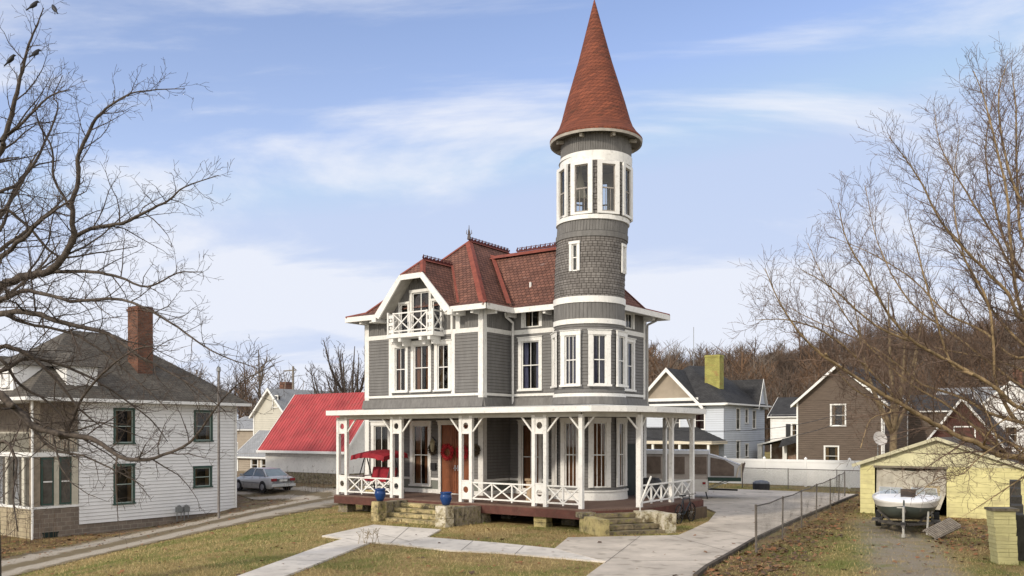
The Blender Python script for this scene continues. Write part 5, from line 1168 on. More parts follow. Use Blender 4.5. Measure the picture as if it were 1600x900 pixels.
# ================================================================ silver car
def ribbon_body(mb, sections, mi=0, closed=False):
    """sections: list of lists of points, equal length"""
    for a, b in zip(sections, sections[1:]):
        for i in range(len(a)-1): mb.face([a[i], a[i+1], b[i+1], b[i]], mi)
def make_car():
    c = thing('silver_sedan', 'silver four-door sedan parked nose-in beyond the white house', 'car')
    Lh, Wd = 4.5, 1.74
    SIL = mat('silver_car_paint', (.52, .53, .53), .3, .05, 1, metal=.35); GL = mat('dark_car_glass', (.03, .04, .045), .08, .05, spec=.8)
    # stations x from rear(-) to front(+): (x, half width at belt, z belt, z bottom)
    S_ = [(-2.25, .70, .80, .38), (-2.18, .78, .90, .26), (-1.9, .84, .95, .22), (-1.2, .87, .96, .2), (0, .87, .95, .2), (1.1, .87, .91, .2), (1.7, .84, .82, .2), (2.1, .76, .70, .24), (2.25, .62, .58, .34)]
    secs = []
    for x, w_, zb_, z0 in S_:
        hf = [(0, zb_+.015), (w_*.75, zb_+.005), (w_*.96, zb_-.05), (w_, zb_-.22), (w_*1.0, (zb_+z0)/2-.05), (w_*.97, z0+.08), (w_*.88, z0)]
        secs.append([Vector((x, -y, z)) for y, z in hf[::-1]]+[Vector((x, y, z)) for y, z in hf[1:]])
    m = MB(); ribbon_body(m, secs); m.face(secs[0]); m.face(secs[-1]); bo_ = m.build('body', SIL, c, smooth=True)
    # cabin
    C_ = [(-1.62, .66, .96), (-.98, .56, 1.36), (-.4, .565, 1.42), (.35, .56, 1.40), (1.22, .68, .93)]
    m = MB(); rs = []
    for x, w_, z in C_[1:4]: rs.append([Vector((x, -w_, z-.03)), Vector((x, -w_*.8, z)), Vector((x, w_*.8, z)), Vector((x, w_, z-.03))])
    ribbon_body(m, rs); 
    for s_ in (-1, 1):   # pillars
        for (x0, w0, z0), (x1, w1, z1) in ((C_[0], C_[1]), (C_[4], C_[3])): m.bar((x0, s_*w0*1.12, z0-.02), (x1, s_*w1, z1-.02), .07, .05)
        m.bar((-.15, s_*.76, .93), (-.15, s_*.57, 1.38), .06, .04); m.bar((-1.0, s_*.57, 1.36), (.35, s_*.57, 1.385), .05, .04)
    m.build('roof', SIL, c)
    m = MB()
    for s_ in (-1, 1): m.face([(-1.5, s_*.77, .95), (1.12, s_*.76, .93), (.35, s_*.57, 1.37), (-.98, s_*.57, 1.34)])
    m.build('side_window', GL, c); m = MB(); m.face([(-1.64, -.66, .97), (-1.64, .66, .97), (-.98, .55, 1.355), (-.98, -.55, 1.355)]); m.build('rear_window', mat('pale_reflecting_glass', (.22, .27, .28), .12, .1, spec=.8), c)
    m = MB(); m.face([(1.24, -.68, .93), (1.24, .68, .93), (.35, .55, 1.39), (.35, -.55, 1.39)]); m.build('windscreen', GL, c)
    for s_ in (-1, 1):
        m = MB(); m.box(-2.262, -2.17, min(s_*.45, s_*.79), max(s_*.45, s_*.79), .68, .84); m.build('tail_light', mat('red_lens', (.22, .02, .025), .25, .1), c)
        m = MB(); m.cbox((1.0, s_*.9, .98), (.12, .12, .1)); m.build('mirror', SIL, c)
    m = MB(); m.box(-2.268, -2.2, -.26, .26, .66, .78); m.build('licence_plate', mat('pale_plate', (.6, .6, .58), .5, .05), c)
    m = MB(); m.box(-2.31, -2.1, -.8, .8, .36, .52); m.build('bumper', SIL, c)
    for x in (-1.35, 1.38):
        for s_ in (-1, 1):
            m = MB(); m.tube([(x, s_*.70, .31), (x, s_*.88, .31)], [.31, .31], 20); w_ = m.build('wheel', RUBBER, c); m = MB(); m.tube([(x, s_*.87, .31), (x, s_*.895, .31)], [.19, .17], 16); m.build('rim', mat('grey_rim', (.25, .25, .26), .4, .1, metal=.5), w_)
            m = MB(); m.tube([(x, s_*.845, .33), (x, s_*.872, .33)], [.36, .36], 18); m.build('wheel_arch', BLACK, c)
    for s_ in (-1, 1):
        m = MB()
        for x in (-.2, .75, -1.05): m.bar((x, s_*.873, .35), (x, s_*.85, .92), .012)
        m.bar((-1.0, s_*.882, .55), (1.0, s_*.882, .55), .03); m.build('door_seam', mat('dark_seam', (.08, .08, .08), .6), c)
    return c
car = make_car(); cp = at(411, 769, 53); car.location = (cp.x, cp.y, T(cp.x, cp.y)+.02); car.rotation_euler = (0, 0, R(137))
# ================================================================ motor boat on its trailer, yellow garage
bd = Vector((.44, .90)).normalized(); brz = math.atan2(bd.y, bd.x)
bt = thing('motor_boat', 'white and green open-bow motorboat with raised windscreen, bow towards the camera', 'boat', (11.75, 26.1, 0), brz)
# local +x = astern; stations from bow
st_ = [(0.0, .03, .98, .80), (.25, .42, .98, .62), (.6, .70, 1.0, .50), (1.1, .88, 1.02, .42), (1.8, .98, 1.05, .38), (2.8, 1.02, 1.05, .36), (4.2, .98, 1.03, .36)]
def hull(f0, f1):
    out_ = []
    for x, w_, zg, zk in st_:
        pr_ = [(0, 0), (.55, .10), (.82, .38), (.93, .70), (1.0, 1.0)]
        row = []
        for a, t in pr_:
            if t < f0-1e-6 or t > f1+1e-6: continue
            row.append((w_*a, zk+(zg-zk)*t))
        out_.append([Vector((x, -y, z)) for y, z in row[::-1]]+[Vector((x, y, z)) for y, z in (row[1:] if f0 == 0 else row)])
    return out_
m = MB(); ribbon_body(m, hull(0, .70)); m.face(hull(0, .70)[-1]); m.build('hull', mat('dark_green_grey_hull', (.085, .10, .09), .35, .15, 2), bt, smooth=True)
m = MB()
for x, w_, zg, zk in (): pass
for s_ in (-1, 1):
    rows = []
    for x, w_, zg, zk in st_: rows.append([Vector((x, s_*w_*.93, zk+(zg-zk)*.7)), Vector((x, s_*w_*1.005, zk+(zg-zk)*.97)), Vector((x-.01, s_*w_*1.02, zg+.02)), Vector((x, s_*w_*.97, zg+.05))])
    ribbon_body(m, rows)
m.build('gunwale_stripe', mat('tan_grey_stripe', (.62, .60, .55), .4, .08), bt, smooth=True)
m = MB(); dk = []
for x, w_, zg, zk in st_[:5]: dk.append([Vector((x, -w_*.97, zg+.05)), Vector((x+.02, -w_*.8, zg+.11)), Vector((x+.03, 0, zg+.14)), Vector((x+.02, w_*.8, zg+.11)), Vector((x, w_*.97, zg+.05))])
ribbon_body(m, dk)
for s_ in (-1, 1): ribbon_body(m, [[Vector((x, s_*w_*.97, zg+.05)), Vector((x, s_*w_*.78, zg+.09)), Vector((x, s_*w_*.76, zg-.25))] for x, w_, zg, zk in st_[4:]])
m.build('deck', mat('white_gelcoat', (.76, .76, .77), .3, .04), bt, smooth=True)
m = MB(); m.box(.85, 1.4, -.28, .12, 1.10, 1.18); m.box(1.34, 1.41, -.3, .14, 1.12, 1.36); m.build('bow_hatch', mat('dark_brown_vinyl', (.06, .045, .04), .5, .2), bt)
m = MB(); m.box(1.8, 4.2, -.75, .75, .55, .62); m.build('cockpit_floor', mat('grey_carpet', (.25, .25, .26), .9, .1), bt)
WS = glass_mat('tinted_blue_windscreen', .12, (.55, .66, .8)); 
for y0, y1, sk in ((-.93, -.16, -1), (.12, .78, 1)):
    m = MB(); m.face([(1.75, y0, 1.02), (1.75, y1, 1.06), (1.98, y1, 1.38), (1.98, y0*(1 if sk > 0 else .93), 1.36)]); wso = m.build('windscreen', WS, bt)
    m = MB(); 
    pts_ = [(1.75, y0, 1.02), (1.75, y1, 1.06), (1.98, y1, 1.38), (1.98, y0*(1 if sk > 0 else .93), 1.36)]
    for i in range(4): m.bar(pts_[i], pts_[(i+1) % 4], .022)
    m.bar((1.75, (y0+y1)/2, 1.04), (1.98, (y0+y1)/2, 1.37), .015); m.build('windscreen_frame', CHROME, wso)
m = MB(); m.box(2.3, 2.5, -.98, -.55, .95, 1.42); m.build('seat_back', mat('tan_seat_vinyl', (.42, .34, .2), .6, .1), bt)
m = MB(); m.box(2.3, 2.5, .25, .7, .9, 1.25); m.build('seat_back', mat('white_seat_vinyl', (.6, .6, .58), .6, .1), bt)
m = MB(); m.tube([(1.95+.1, .45+.17*math.cos(t*.5), 1.12+.17*math.sin(t*.5)) for t in range(14)], .013, 5); m.build('steering_wheel', BLACK, bt)
tr = thing('boat_trailer', 'rusty grey boat trailer with jack stand under the motorboat', 'trailer', (11.75, 26.1, 0), brz)
FRM = mat('worn_trailer_steel', (.13, .12, .11), .55, .3, 4, metal=.3)
m = MB(); m.bar((-.75, 0, .42), (.9, 0, .32), .09, .09); 
for s_ in (-1, 1): m.bar((.5, s_*.1, .33), (1.6, s_*.75, .3), .07, .08); m.bar((1.6, s_*.75, .3), (4.4, s_*.75, .3), .07, .08); m.bar((.9, s_*.35, .34), (.85, s_*.78, .72), .05, .05)
for x in (1.6, 3.0, 4.3): m.bar((x, -.8, .3), (x, .8, .3), .07)
m.build('frame', FRM, tr)
m = MB(); m.tube([(-.35, 0, .92), (-.35, 0, .12)], .034, 8); m.tube([(-.35, 0, .12), (-.35, 0, .03)], .06, 8); m.tube([(-.35, 0, .9), (-.35, .18, .9)], .015, 5); m.build('jack_stand', mat('pale_jack_metal', (.5, .49, .45), .5, .15, metal=.3), tr)
m = MB(); m.bar((-.75, 0, .44), (-.55, 0, .44), .12, .12); m.build('hitch', BLACK, tr); m = MB(); m.bar((.1, 0, .4), (0.0, 0, .8), .06); m.cbox((.02, 0, .78), (.12, .12, .12)); m.build('winch_post', FRM, tr)
for s_ in (-1, 1):
    m = MB(); m.tube([(3.1, s_*.80, .27), (3.1, s_*.96, .27)], .27, 18); w_ = m.build('wheel', RUBBER, tr); m = MB(); m.tube([(3.1, s_*.95, .27), (3.1, s_*.97, .27)], .14, 14); m.build('rim', FRM, w_)
    m = MB(); m.box(1.6, 2.2, min(s_*.75, s_*1.0), max(s_*.75, s_*1.0), .3, .36); m.build('side_guide', FRM, tr)
m = MB(); m.tube([(.45, -.62, .05), (.5, -.66, .75)], .03, 6); m.build('bow_guide', mat('pale_jack_metal', (.5, .49, .45)), tr)
# slatted pallet / grate leaning on the ground right of the boat
c1, c2, c3, c4 = [at(*p) for p in ((1453, 824, 26.2), (1461, 840, 25.3), (1499, 818, 26.2), (1490, 803, 27.2))]
pl = thing('wooden_grate', 'grey slatted wooden grate tipped on the ground right of the boat', 'grate', (c2.x, c2.y, 0))
vx = Vector((1.02, .55, .30)); vy = Vector((-.20, .30, .20)); nrm = vx.cross(vy).normalized(); o_ = Vector((0, 0, .03)); GW = mat('weathered_grey_wood', (.25, .22, .185), .9, .25, 6)
for k in (0, .5, 1): m = MB(); m.bar(o_+vy*k, o_+vy*k+vx, .05, .05, up=nrm); m.build('rail', GW, pl)
for i in range(15): m = MB(); m.bar(o_+vx*(i/14)+nrm*.05, o_+vx*(i/14)+vy+nrm*.05, .045, .02, up=nrm); m.build('slat', GW, pl)
# ================================================================ fold-out camper
cpn = at(1128, 700, 41.5); cm_ = thing('tent_camper', 'opened tent camper with white body, green bunk and grey canvas beside the porch', 'camper', (0, 0, 0), -TH)
lp = lambda u, Y: at(u, 700, Y)
cc = at(1063, 700, 40.6); cm_.location = (cc.x, cc.y, 0); cm_.rotation_euler = (0, 0, R(-14))
CW = mat('off_white_camper_panel', (.55, .53, .5), .5, .08, 2, stain=.2); CG = mat('dark_green_bunk_vinyl', (.02, .045, .035), .6, .15); CV = mat('pale_grey_canvas', (.47, .47, .48), .8, .08, 2); CM = mat('brown_mesh_screen', (.15, .115, .095), .9, .2); CT = mat('tan_canvas_edge', (.5, .45, .36), .8, .08)
m = MB(); m.box(-1.75, 1.25, 0, 2.0, .38, .95); m.build('body', CW, cm_)
m = MB(); m.box(-1.8, 1.3, -.05, 2.05, 2.12, 2.30); m.build('roof', mat('grey_white_camper_roof', (.52, .53, .55), .5, .06), cm_)
def canvas(x0, x1, s_):
    """bunk end tent; s_ = +1 to the right"""
    n_ = 10
    pr_ = []
    for i in range(n_+1):
        t = i/n_; x = x0+(x1-x0)*t; z = 2.12-.52*t**1.25
        pr_.append((x, z))
    for y in (.02, 1.98):
        a = [(x0, y, 1.05)]+[(x1, y, 1.05)]+[(p_[0], y, p_[1]) for p_ in pr_[::-1]]; mt.face(a)
    for (xa, za), (xb, zb_) in zip(pr_, pr_[1:]): mt.face([(xa, .0, za), (xb, .0, zb_), (xb, 2.0, zb_), (xa, 2.0, za)])
for s_, x0, x1 in ((1, 1.25, 2.75), (-1, -1.75, -3.2)):
    mt = MB(); canvas(x0, x1, s_); cv_ = mt.build('bunk_canvas', CV, cm_)
    m = MB(); m.face([(x0+s_*.12, -.01, 1.12), (x1-s_*.32, -.01, 1.12), (x1-s_*.32, -.01, 1.58), (x0+s_*.75, -.01, 1.86), (x0+s_*.12, -.01, 1.98)]); m.build('screen_window', CM, cv_)
    m = MB(); m.bar((x1, 0, 1.05), (x1+s_*.0, 0, 1.66), .05); m.tube([(x1-s_*.22, -.03, 1.06), (x1-s_*.12, -.03, 1.5), (x1+s_*.05, -.03, 1.72), (x1+s_*.12, .1, 1.70)], .035, 6); m.build('hoop', CT, cv_)
    m = MB(); m.face([(x1+s_*.01, 0, 1.05), (x1+s_*.01, 2.0, 1.05), (x1+s_*.18, 2.0, 1.74), (x1+s_*.18, 0, 1.74)]); m.face([(x1, -.015, 1.05), (x1+s_*.02, -.015, 1.05), (x1+s_*.19, -.015, 1.74), (x1+s_*.02, -.015, 1.68)]); m.build('end_window', CM, cv_)
    m = MB(); m.box(min(x0, x1), max(x0, x1), 0, 2.0, .88, 1.06); m.build('bunk_tray', CG, cm_)
    for y in (.2, 1.8): m = MB(); m.bar((x0, y, .5), (x1-s_*.5, y, .9), .035); m.build('bunk_strut', GALV, cm_)
for x0, x1 in ((-1.7, -.9), (-.45, .2), (.55, 1.2)): m = MB(); m.box(x0, x1, .0, .03, 1.2, 2.0); m.build('screen_window', CM, cm_)
m = MB(); m.box(-1.74, 1.24, .035, 1.97, .95, 2.12); m.build('side_canvas', mat('tan_grey_canvas', (.36, .32, .29), .85, .1), cm_)
for x in (-1.6, 1.15): m = MB(); m.tube([(x, .1, .4), (x+.1, .0, .02)], .03, 6); m.build('jack', BLACK, cm_)
m = MB(); m.tube([(-.2, -.02, .3), (-.2, .18, .3)], .3, 18); m.build('wheel', RUBBER, cm_)
m = MB(); m.bar((1.2, 1.0, .45), (2.6, 1.0, .42), .08); m.build('tow_bar', BLACK, cm_)
m = MB(); m.cbox((1.08, -.02, .78), (.14, .03, .1)); m.build('tail_light', mat('red_lens', (.22, .02, .025), .25, .1), cm_)
# ================================================================ things on and around the porch
def hx(a, b, z): x, y = ab(a, b); return Vector((x, y, z))
def onhouse(name, label, cat, a, b, z, rz=0, group=None): t = thing(name, label, cat, hx(a, b, z), -TH+rz, group); return t
BLUE = mat('glazed_cobalt_blue', (.012, .045, .16), .25, .1, 3)
for (a, b, z, lab) in ((-1.22, -4.42, .71, 'cobalt blue glazed pot on the left stone pier of the front steps'), (1.93, -4.55, .72, 'cobalt blue glazed pot on the right stone pier of the front steps')):
    t = onhouse('flower_pot', lab, 'flower pot', a, b, z, 0, 'blue pots flanking the front steps'); m = MB(); m.lathe([(0, 0), (.12, 0), (.15, .08), (.20, .22), (.19, .32), (.17, .36), (.20, .40), (.205, .43), (.175, .43), (.16, .36)], 24); m.build('pot', BLUE, t, smooth=True)
    m = MB(); m.lathe([(0, .37), (.165, .37)], 16); m.build('soil', mat('potting_soil', (.04, .03, .02), .95), t)
def wreath(name, label, a, z, col, r=.25, group=None, tube=.075, seed=1):
    t = onhouse(name, label, 'wreath', a, -.04, z, 0, group); rr = random.Random(seed); m = MB()
    for i in range(420):
        th_ = rr.uniform(0, 2*math.pi); ph = rr.uniform(0, 2*math.pi); rad = r+tube*math.cos(ph)*rr.uniform(.6, 1.25); p_ = Vector((rad*math.cos(th_), -.05+tube*.6*math.sin(ph), rad*math.sin(th_)))
        d = Vector((rr.uniform(-1, 1), rr.uniform(-1, .3), rr.uniform(-1, 1))).normalized()*.045; e_ = d.orthogonal().normalized()*.018; m.face([p_-e_, p_+d*.5-e_*1.3, p_+d, p_+e_])
    m.build('leaves', col, t); m = MB(); m.tube([(r*math.cos(k*math.pi/12), -.03, r*math.sin(k*math.pi/12)) for k in range(25)], tube*.55, 8); m.build('ring', col, t); return t
RW = mat('red_berry_wreath', (.58, .035, .045), .7, .3, 20); DW = mat('dried_brown_twigs', (.13, .10, .065), .9, .4, 20)
wreath('door_wreath', 'round red wreath hanging on the left front door', -1.74, 2.35, RW, .25, 'red wreaths on the front doors', seed=2)
wreath('door_wreath', 'round red wreath hanging on the right front door behind the post', -.98, 2.35, RW, .23, 'red wreaths on the front doors', seed=3)
wreath('twig_wreath', 'dried twig wreath on the grey wall left of the front doors', -2.52, 2.45, DW, .14, 'dried wreaths beside the doors', .08, seed=4)
wreath('twig_wreath', 'dried twig wreath on the grey wall right of the front doors', -.33, 2.45, DW, .16, 'dried wreaths beside the doors', .08, seed=5)
# canopy swing
sw = onhouse('canopy_swing', 'red-canopied porch swing seat behind the left porch railing', 'porch swing', -4.05, -1.55, FL, R(-6))
RC = mat('red_canopy_cloth', (.30, .018, .03), .8, .2, 4); m = MB(); nn = 12
def cp_(i, j): x = -1.02+2.04*i/nn; y = -.62+1.2*j/6; return (x, y, 1.62+.12*math.sin(math.pi*i/nn)+.06*math.sin(math.pi*j/6)-.10*(1-j/6)+.01*math.sin(i*2.5))
for i in range(nn):
    for j in range(6): m.face([cp_(i, j), cp_(i+1, j), cp_(i+1, j+1), cp_(i, j+1)])
    for j in (0, 6): a, b = cp_(i, j), cp_(i+1, j); s_ = -.04 if j == 0 else .04; m.face([a, b, (b[0], b[1]+s_, b[2]-.19-.015*math.sin(i*3)), (a[0], a[1]+s_, a[2]-.19-.015*math.sin(i*3+3))])
for i in (0, nn):
    for j in range(6): a, b = cp_(i, j), cp_(i, j+1); m.face([a, b, (b[0]*1.02, b[1], b[2]-.17), (a[0]*1.02, a[1], a[2]-.17)])
m.build('canopy', RC, sw)
for s_ in (-1, 1): m = MB(); m.tube([(s_*.9, -.55, .02), (s_*.86, 0, 1.6)], .024, 8); m.tube([(s_*.9, .55, .02), (s_*.86, 0, 1.6)], .024, 8); m.tube([(s_*.9, -.55, .3), (s_*.9, .55, .3)], .016, 6); m.build('side_frame', BLACK, sw)
m = MB(); m.tube([(-.87, 0, 1.6), (.87, 0, 1.6)], .022, 8); m.build('crossbar', BLACK, sw)
m = MB(); m.box(-.72, .72, -.28, .22, .50, .60); m.build('seat_cushion', RC, sw)
m = MB(); m.cbox((0, .27, .82), (1.44, .1, .46), 0, 0, R(-12)); m.build('back_cushion', RC, sw)
for s_ in (-1, 1): m = MB(); m.tube([(s_*.76, -.2, .5), (s_*.86, 0, 1.58)], .012, 5); m.tube([(s_*.76, .26, .6), (s_*.86, 0, 1.58)], .012, 5); m.build('hanger', BLACK, sw)
# small wooden stool and boxes
t = onhouse('wooden_stool', 'small tan wooden stand on the porch by the inner corner', 'stand', 2.9, -1.0, FL); m = MB(); m.lathe([(0, .72), (.2, .72), (.21, .78), (.19, .8), (0, .8)], 16); m.build('top', mat('tan_wood', (.42, .31, .2), .7, .15), t); m = MB(); m.lathe([(.17, 0), (.13, .3), (.15, .72)], 12); m.build('basket_body', mat('tan_wood', (.42, .31, .2)), t)
t = onhouse('leaning_panels', 'dark boards leaning against the house wall at the porch far end', 'boards', 4.25, 3.4, FL); 
for i, (w_, h_, dx_) in enumerate(((2.0, 2.0, 0), (1.5, 1.4, .16))): m = MB(); m.cbox((.12+dx_, .2*i, h_/2), (.05, w_, h_), 0, 0, 0, R(-6)); m.build('board', mat('dark_green_black_board', (.03, .038, .034), .7, .2), t)
t = onhouse('covered_grill', 'low dark covered bundle on the porch behind the corner post', 'covered grill', 5.6, 3.2, FL, .3); m = MB(); m.lathe([(0, .75), (.3, .72), (.42, .55), (.4, .3), (.46, 0)], 14); m.build('cover', mat('dusty_black_cover', (.07, .07, .075), .8, .3, 5), t, smooth=True)
t = onhouse('storage_bundle', 'pale grey bundle heaped on the porch beside the dark cover', 'bundle', 6.3, 4.0, FL, .1); m = MB(); m.lathe([(0, .62), (.35, .55), (.6, .3), (.65, 0)], 14); m.build('cloth', mat('pale_cloth', (.45, .44, .42), .9, .2), t, smooth=True)
# bicycle parked against the porch end
def bicycle(loc, rz):
    t = thing('bicycle', 'dark bicycle propped against the right-hand side of the porch', 'bicycle', loc, rz)
    for x in (-.52, .52):
        m = MB(); m.tube([(x+.32*math.cos(k*math.pi/14), 0, .33+.32*math.sin(k*math.pi/14)) for k in range(29)], .022, 6); w_ = m.build('wheel', RUBBER, t); m = MB()
        for k in range(12): m.bar((x, 0, .33), (x+.31*math.cos(k*math.pi/6), 0, .33+.31*math.sin(k*math.pi/6)), .004)
        m.tube([(x, -.04, .33), (x, .04, .33)], .03, 6); m.build('spokes', CHROME, w_)
    m = MB(); F_ = [(-.52, .33), (-.08, .30), (-.2, .82), (.33, .85), (.4, .7)]
    for a, b in ((0, 1), (0, 2), (1, 2), (2, 3), (1, 4), (3, 4)): m.tube([(F_[a][0], 0, F_[a][1]), (F_[b][0], 0, F_[b][1])], .018, 6)
    m.build('frame', mat('dark_blue_frame', (.03, .04, .05), .4, .1), t); m = MB(); m.tube([(.32, 0, .95), (.4, 0, .7), (.52, 0, .33)], .016, 6); m.build('fork', BLACK, t)
    m = MB(); m.tube([(.3, -.28, 1.0), (.33, -.1, .97), (.32, 0, .95), (.33, .1, .97), (.3, .28, 1.0)], .014, 6); m.build('handlebar', CHROME, t); m = MB(); m.cbox((-.23, 0, .95), (.26, .14, .05)); m.tube([(-.2, 0, .82), (-.22, 0, .94)], .014, 6); m.build('saddle', BLACK, t)
    return t
bp = hx(7.86, 1.3, 0); bi = bicycle((bp.x, bp.y, 0), R(55)); 
# covered drum by the fence, dish, shrub, planting
gx, gy = G(1191, 766); t = thing('covered_drum', 'squat black covered drum standing before the white fence', 'drum', (gx, gy+.2, 0)); m = MB(); m.lathe([(.44, 0), (.46, .32), (.42, .36)], 16); m.build('drum', mat('black_plastic', (.03, .03, .035), .6, .2), t); m = MB(); m.lathe([(.46, .36), (.44, .42), (.3, .5), (0, .54)], 16); m.build('cover', mat('grey_plastic_cover', (.14, .15, .17), .5, .2), t)
dp_ = at(1374, 686, 68); t = thing('satellite_dish', 'pale round satellite dish mounted on a pole behind the garage', 'satellite dish', (dp_.x, dp_.y, 0), R(10)); m = MB()
prd = [(0.02, 0), (.25, .02), (.45, .08), (.58, .14)]; mb_ = MB(); mb_.lathe(prd, 24); o_ = mb_.build('dish', mat('dirty_white_dish', (.5, .48, .46), .6, .1), t, smooth=True); o_.rotation_euler = (R(70), 0, 0); o_.location = (0, 0, 2.6)
m.tube([(0, .2, 0), (0, .2, 2.5)], .05, 8); m.build('pole', GALV, t)
# utility pole with transformer beyond the barn and the wires to the right
up_ = at(458, 700, 92); t = thing('utility_pole', 'wooden utility pole with crossarm standing beside the long house chimney', 'utility pole', (up_.x, up_.y, 0)); m = MB(); m.tube([(0, 0, 0), (0, 0, 10.1)], [.16, .11], 8); m.build('pole', GW, t); m = MB(); m.bar((-1.0, 0, 9.6), (.3, 0, 9.7), .12); m.build('crossarm', GW, t); m = MB(); m.tube([(-.9, 0, 7.5), (-.7, 0, 9.4)], .04, 5); m.build('brace', GW, t)
def wire(a, b, sag, label, r=.012):
    a, b = Vector(a), Vector(b); m = MB(); m.tube([a.lerp(b, i/16)-Vector((0, 0, sag*4*(i/16)*(1-i/16))) for i in range(17)], r, 4, cap=False); return tag(m.build('power_line', BLACK), label, 'power line', 'overhead lines by the pale blue house')
wire(at(960, 700, 36)+Vector((0, 0, .9)), at(1330, 640, 70), .8, 'upper thin black overhead line crossing in front of the pale blue house', .018)
wire(at(960, 712, 36)+Vector((0, 0, .9)), at(1330, 652, 70), 1.0, 'lower thin black overhead line crossing in front of the pale blue house', .018)
# ================================================================ bare trees
class Tubes:
    """fast collector of tapered 3/4/6-sided tubes"""
    def __init__(s): s.v = []; s.f = []
    def add(s, P, Rr, n):
        base = len(s.v); L_ = len(P); u = None
        for i in range(L_):
            p = P[i]; d = (P[i+1]-p) if i < L_-1 else (p-P[i-1])
            if d.length < 1e-7: d = Vector((0, 0, 1))
            d.normalize()
            u = d.orthogonal() if u is None else u-d*u.dot(d)
            if u.length < 1e-5: u = d.orthogonal()
            u.normalize(); w = d.cross(u); r = Rr[i]
            for k in range(n):
                t = 6.28318*k/n; c, s_ = math.cos(t)*r, math.sin(t)*r
                s.v.append((p.x+u.x*c+w.x*s_, p.y+u.y*c+w.y*s_, p.z+u.z*c+w.z*s_))
        if n > 4: s.f.append(tuple(base+k for k in range(n))[::-1]); s.f.append(tuple(base+(L_-1)*n+k for k in range(n)))
        for i in range(L_-1):
            for k in range(n): a = base+i*n+k; b = base+i*n+(k+1) % n; s.f.append((a, b, b+n, a+n))
    def build(s, name, m, parent=None):
        me = bpy.data.meshes.new(name); me.from_pydata(s.v, [], s.f); me.materials.append(m)
        me.polygons.foreach_set('use_smooth', [True]*len(me.polygons)); me.update(); o = bpy.data.objects.new(name, me); C.objects.link(o); o.parent = parent; return o
def rot_about(d, axis, a): return Matrix.Rotation(a, 3, axis) @ d
def catmull(P, k=4):
    Q = []
    P = [P[0]*2-P[1]]+P+[P[-1]*2-P[-2]]
    for i in range(1, len(P)-2):
        for j in range(k):
            t = j/k; Q.append(.5*((2*P[i])+(P[i+1]-P[i-1])*t+(2*P[i-1]-5*P[i]+4*P[i+1]-P[i+2])*t*t+(3*P[i]-P[i-1]-3*P[i+1]+P[i+2])*t**3))
    Q.append(P[-2]); return Q
class Grower:
    def __init__(s, seed, up=.1, jag=.16, rmin=.005, spread=(30, 65), dens=(.34, .16, .10), lenf=(26, 17, 13), droop=0.0, lmax=(2.6, 1.1, .5)):
        s.r = random.Random(seed); s.up = up; s.jag = jag; s.rmin = rmin; s.spread = spread; s.dens = dens; s.lenf = lenf; s.droop = droop; s.lmax = lmax
        s.big = Tubes(); s.tw = Tubes(); s.count = 0
    def side(s, P, Rr, level):
        """children along a polyline"""
        if level > 3: return
        r = s.r; step = s.dens[min(level-1, 2)]; acc = r.uniform(.2, 1)*step; az = r.uniform(0, 6.28)
        tot = sum((b-a).length for a, b in zip(P, P[1:])); run = 0
        for i in range(len(P)-1):
            a, b = P[i], P[i+1]; ln = (b-a).length
            while acc < ln:
                f = acc/ln; p = a.lerp(b, f); rad = Rr[i]+(Rr[i+1]-Rr[i])*f; d = (b-a)/ln
                rem = tot-run-acc
                L_ = min(s.lmax[min(level-1, 2)], max(rad, .010)*s.lenf[min(level-1, 2)]*r.uniform(.6, 1.4)) if level > 1 else min(s.lmax[0], (.35+rad*s.lenf[0])*r.uniform(.55, 1.3))
                L_ = min(L_, .4+rem*.9)
                if run+acc > tot*.08 or level > 1:
                    az += 2.4+r.uniform(-.5, .5); o = d.orthogonal().normalized(); ax = rot_about(o, d, az)
                    nd = rot_about(d, ax, R(r.uniform(*s.spread))); nd.z += s.up-s.droop*(level == 1)*.3; nd.normalize()
                    s.grow(p, nd, L_, min(rad*.55, .006+L_*.0075), level)
                acc += step*r.uniform(.6, 1.5)*(1 if rad > .02 or level > 1 else .75)
            acc -= ln; run += ln
    def grow(s, p, d, L_, r0, level):
        r = s.r; n = 5 if L_ > .8 else (4 if L_ > .3 else 3); seg = L_/n; P = [p.copy()]; d = d.copy(); cur = Vector((r.gauss(0, 1), r.gauss(0, 1), r.gauss(0, .6)))*s.jag*.5
        for i in range(n):
            d = d+cur+Vector((r.gauss(0, s.jag), r.gauss(0, s.jag), r.gauss(0, s.jag)+s.up*.35-s.droop*.35)); d.normalize(); P.append(P[-1]+d*seg)
        Rr = [max(s.rmin*.6, r0*(1-.85*i/n)) for i in range(n+1)]
        (s.big if r0 > .02 else s.tw).add(P, Rr, 5 if r0 > .02 else 3); s.count += 1
        if level < 3 and L_ > .16: s.side(P, Rr, level+1)
    def limb(s, P, Rr, sub=4, start=1):
        Q = catmull(P, sub); k = len(Q); R2 = []
        for i in range(k):
            t = i/(k-1)*(len(Rr)-1); j = min(int(t), len(Rr)-2); R2.append(Rr[j]+(Rr[j+1]-Rr[j])*(t-j))
        r = s.r; Q = [q+Vector((r.gauss(0, 1), r.gauss(0, 1), r.gauss(0, 1)))*min(.02, R2[i]*.25) if i else q for i, q in enumerate(Q)]
        s.big.add(Q, R2, 8); s.side(Q, R2, start)
BARK = mat('grey_brown_bark', (0.105, 0.085, 0.07), .95, .35, 9, .5, 30); TWIG = mat('dark_twigs', (0.10, 0.078, 0.065), .95, .2, 9)
BARKG = mat('golden_tan_bark', (0.36, 0.26, 0.14), .9, .35, 6, .4, 30); TWIGR = mat('red_brown_twigs', (0.175, 0.12, 0.09), .95, .3, 4)
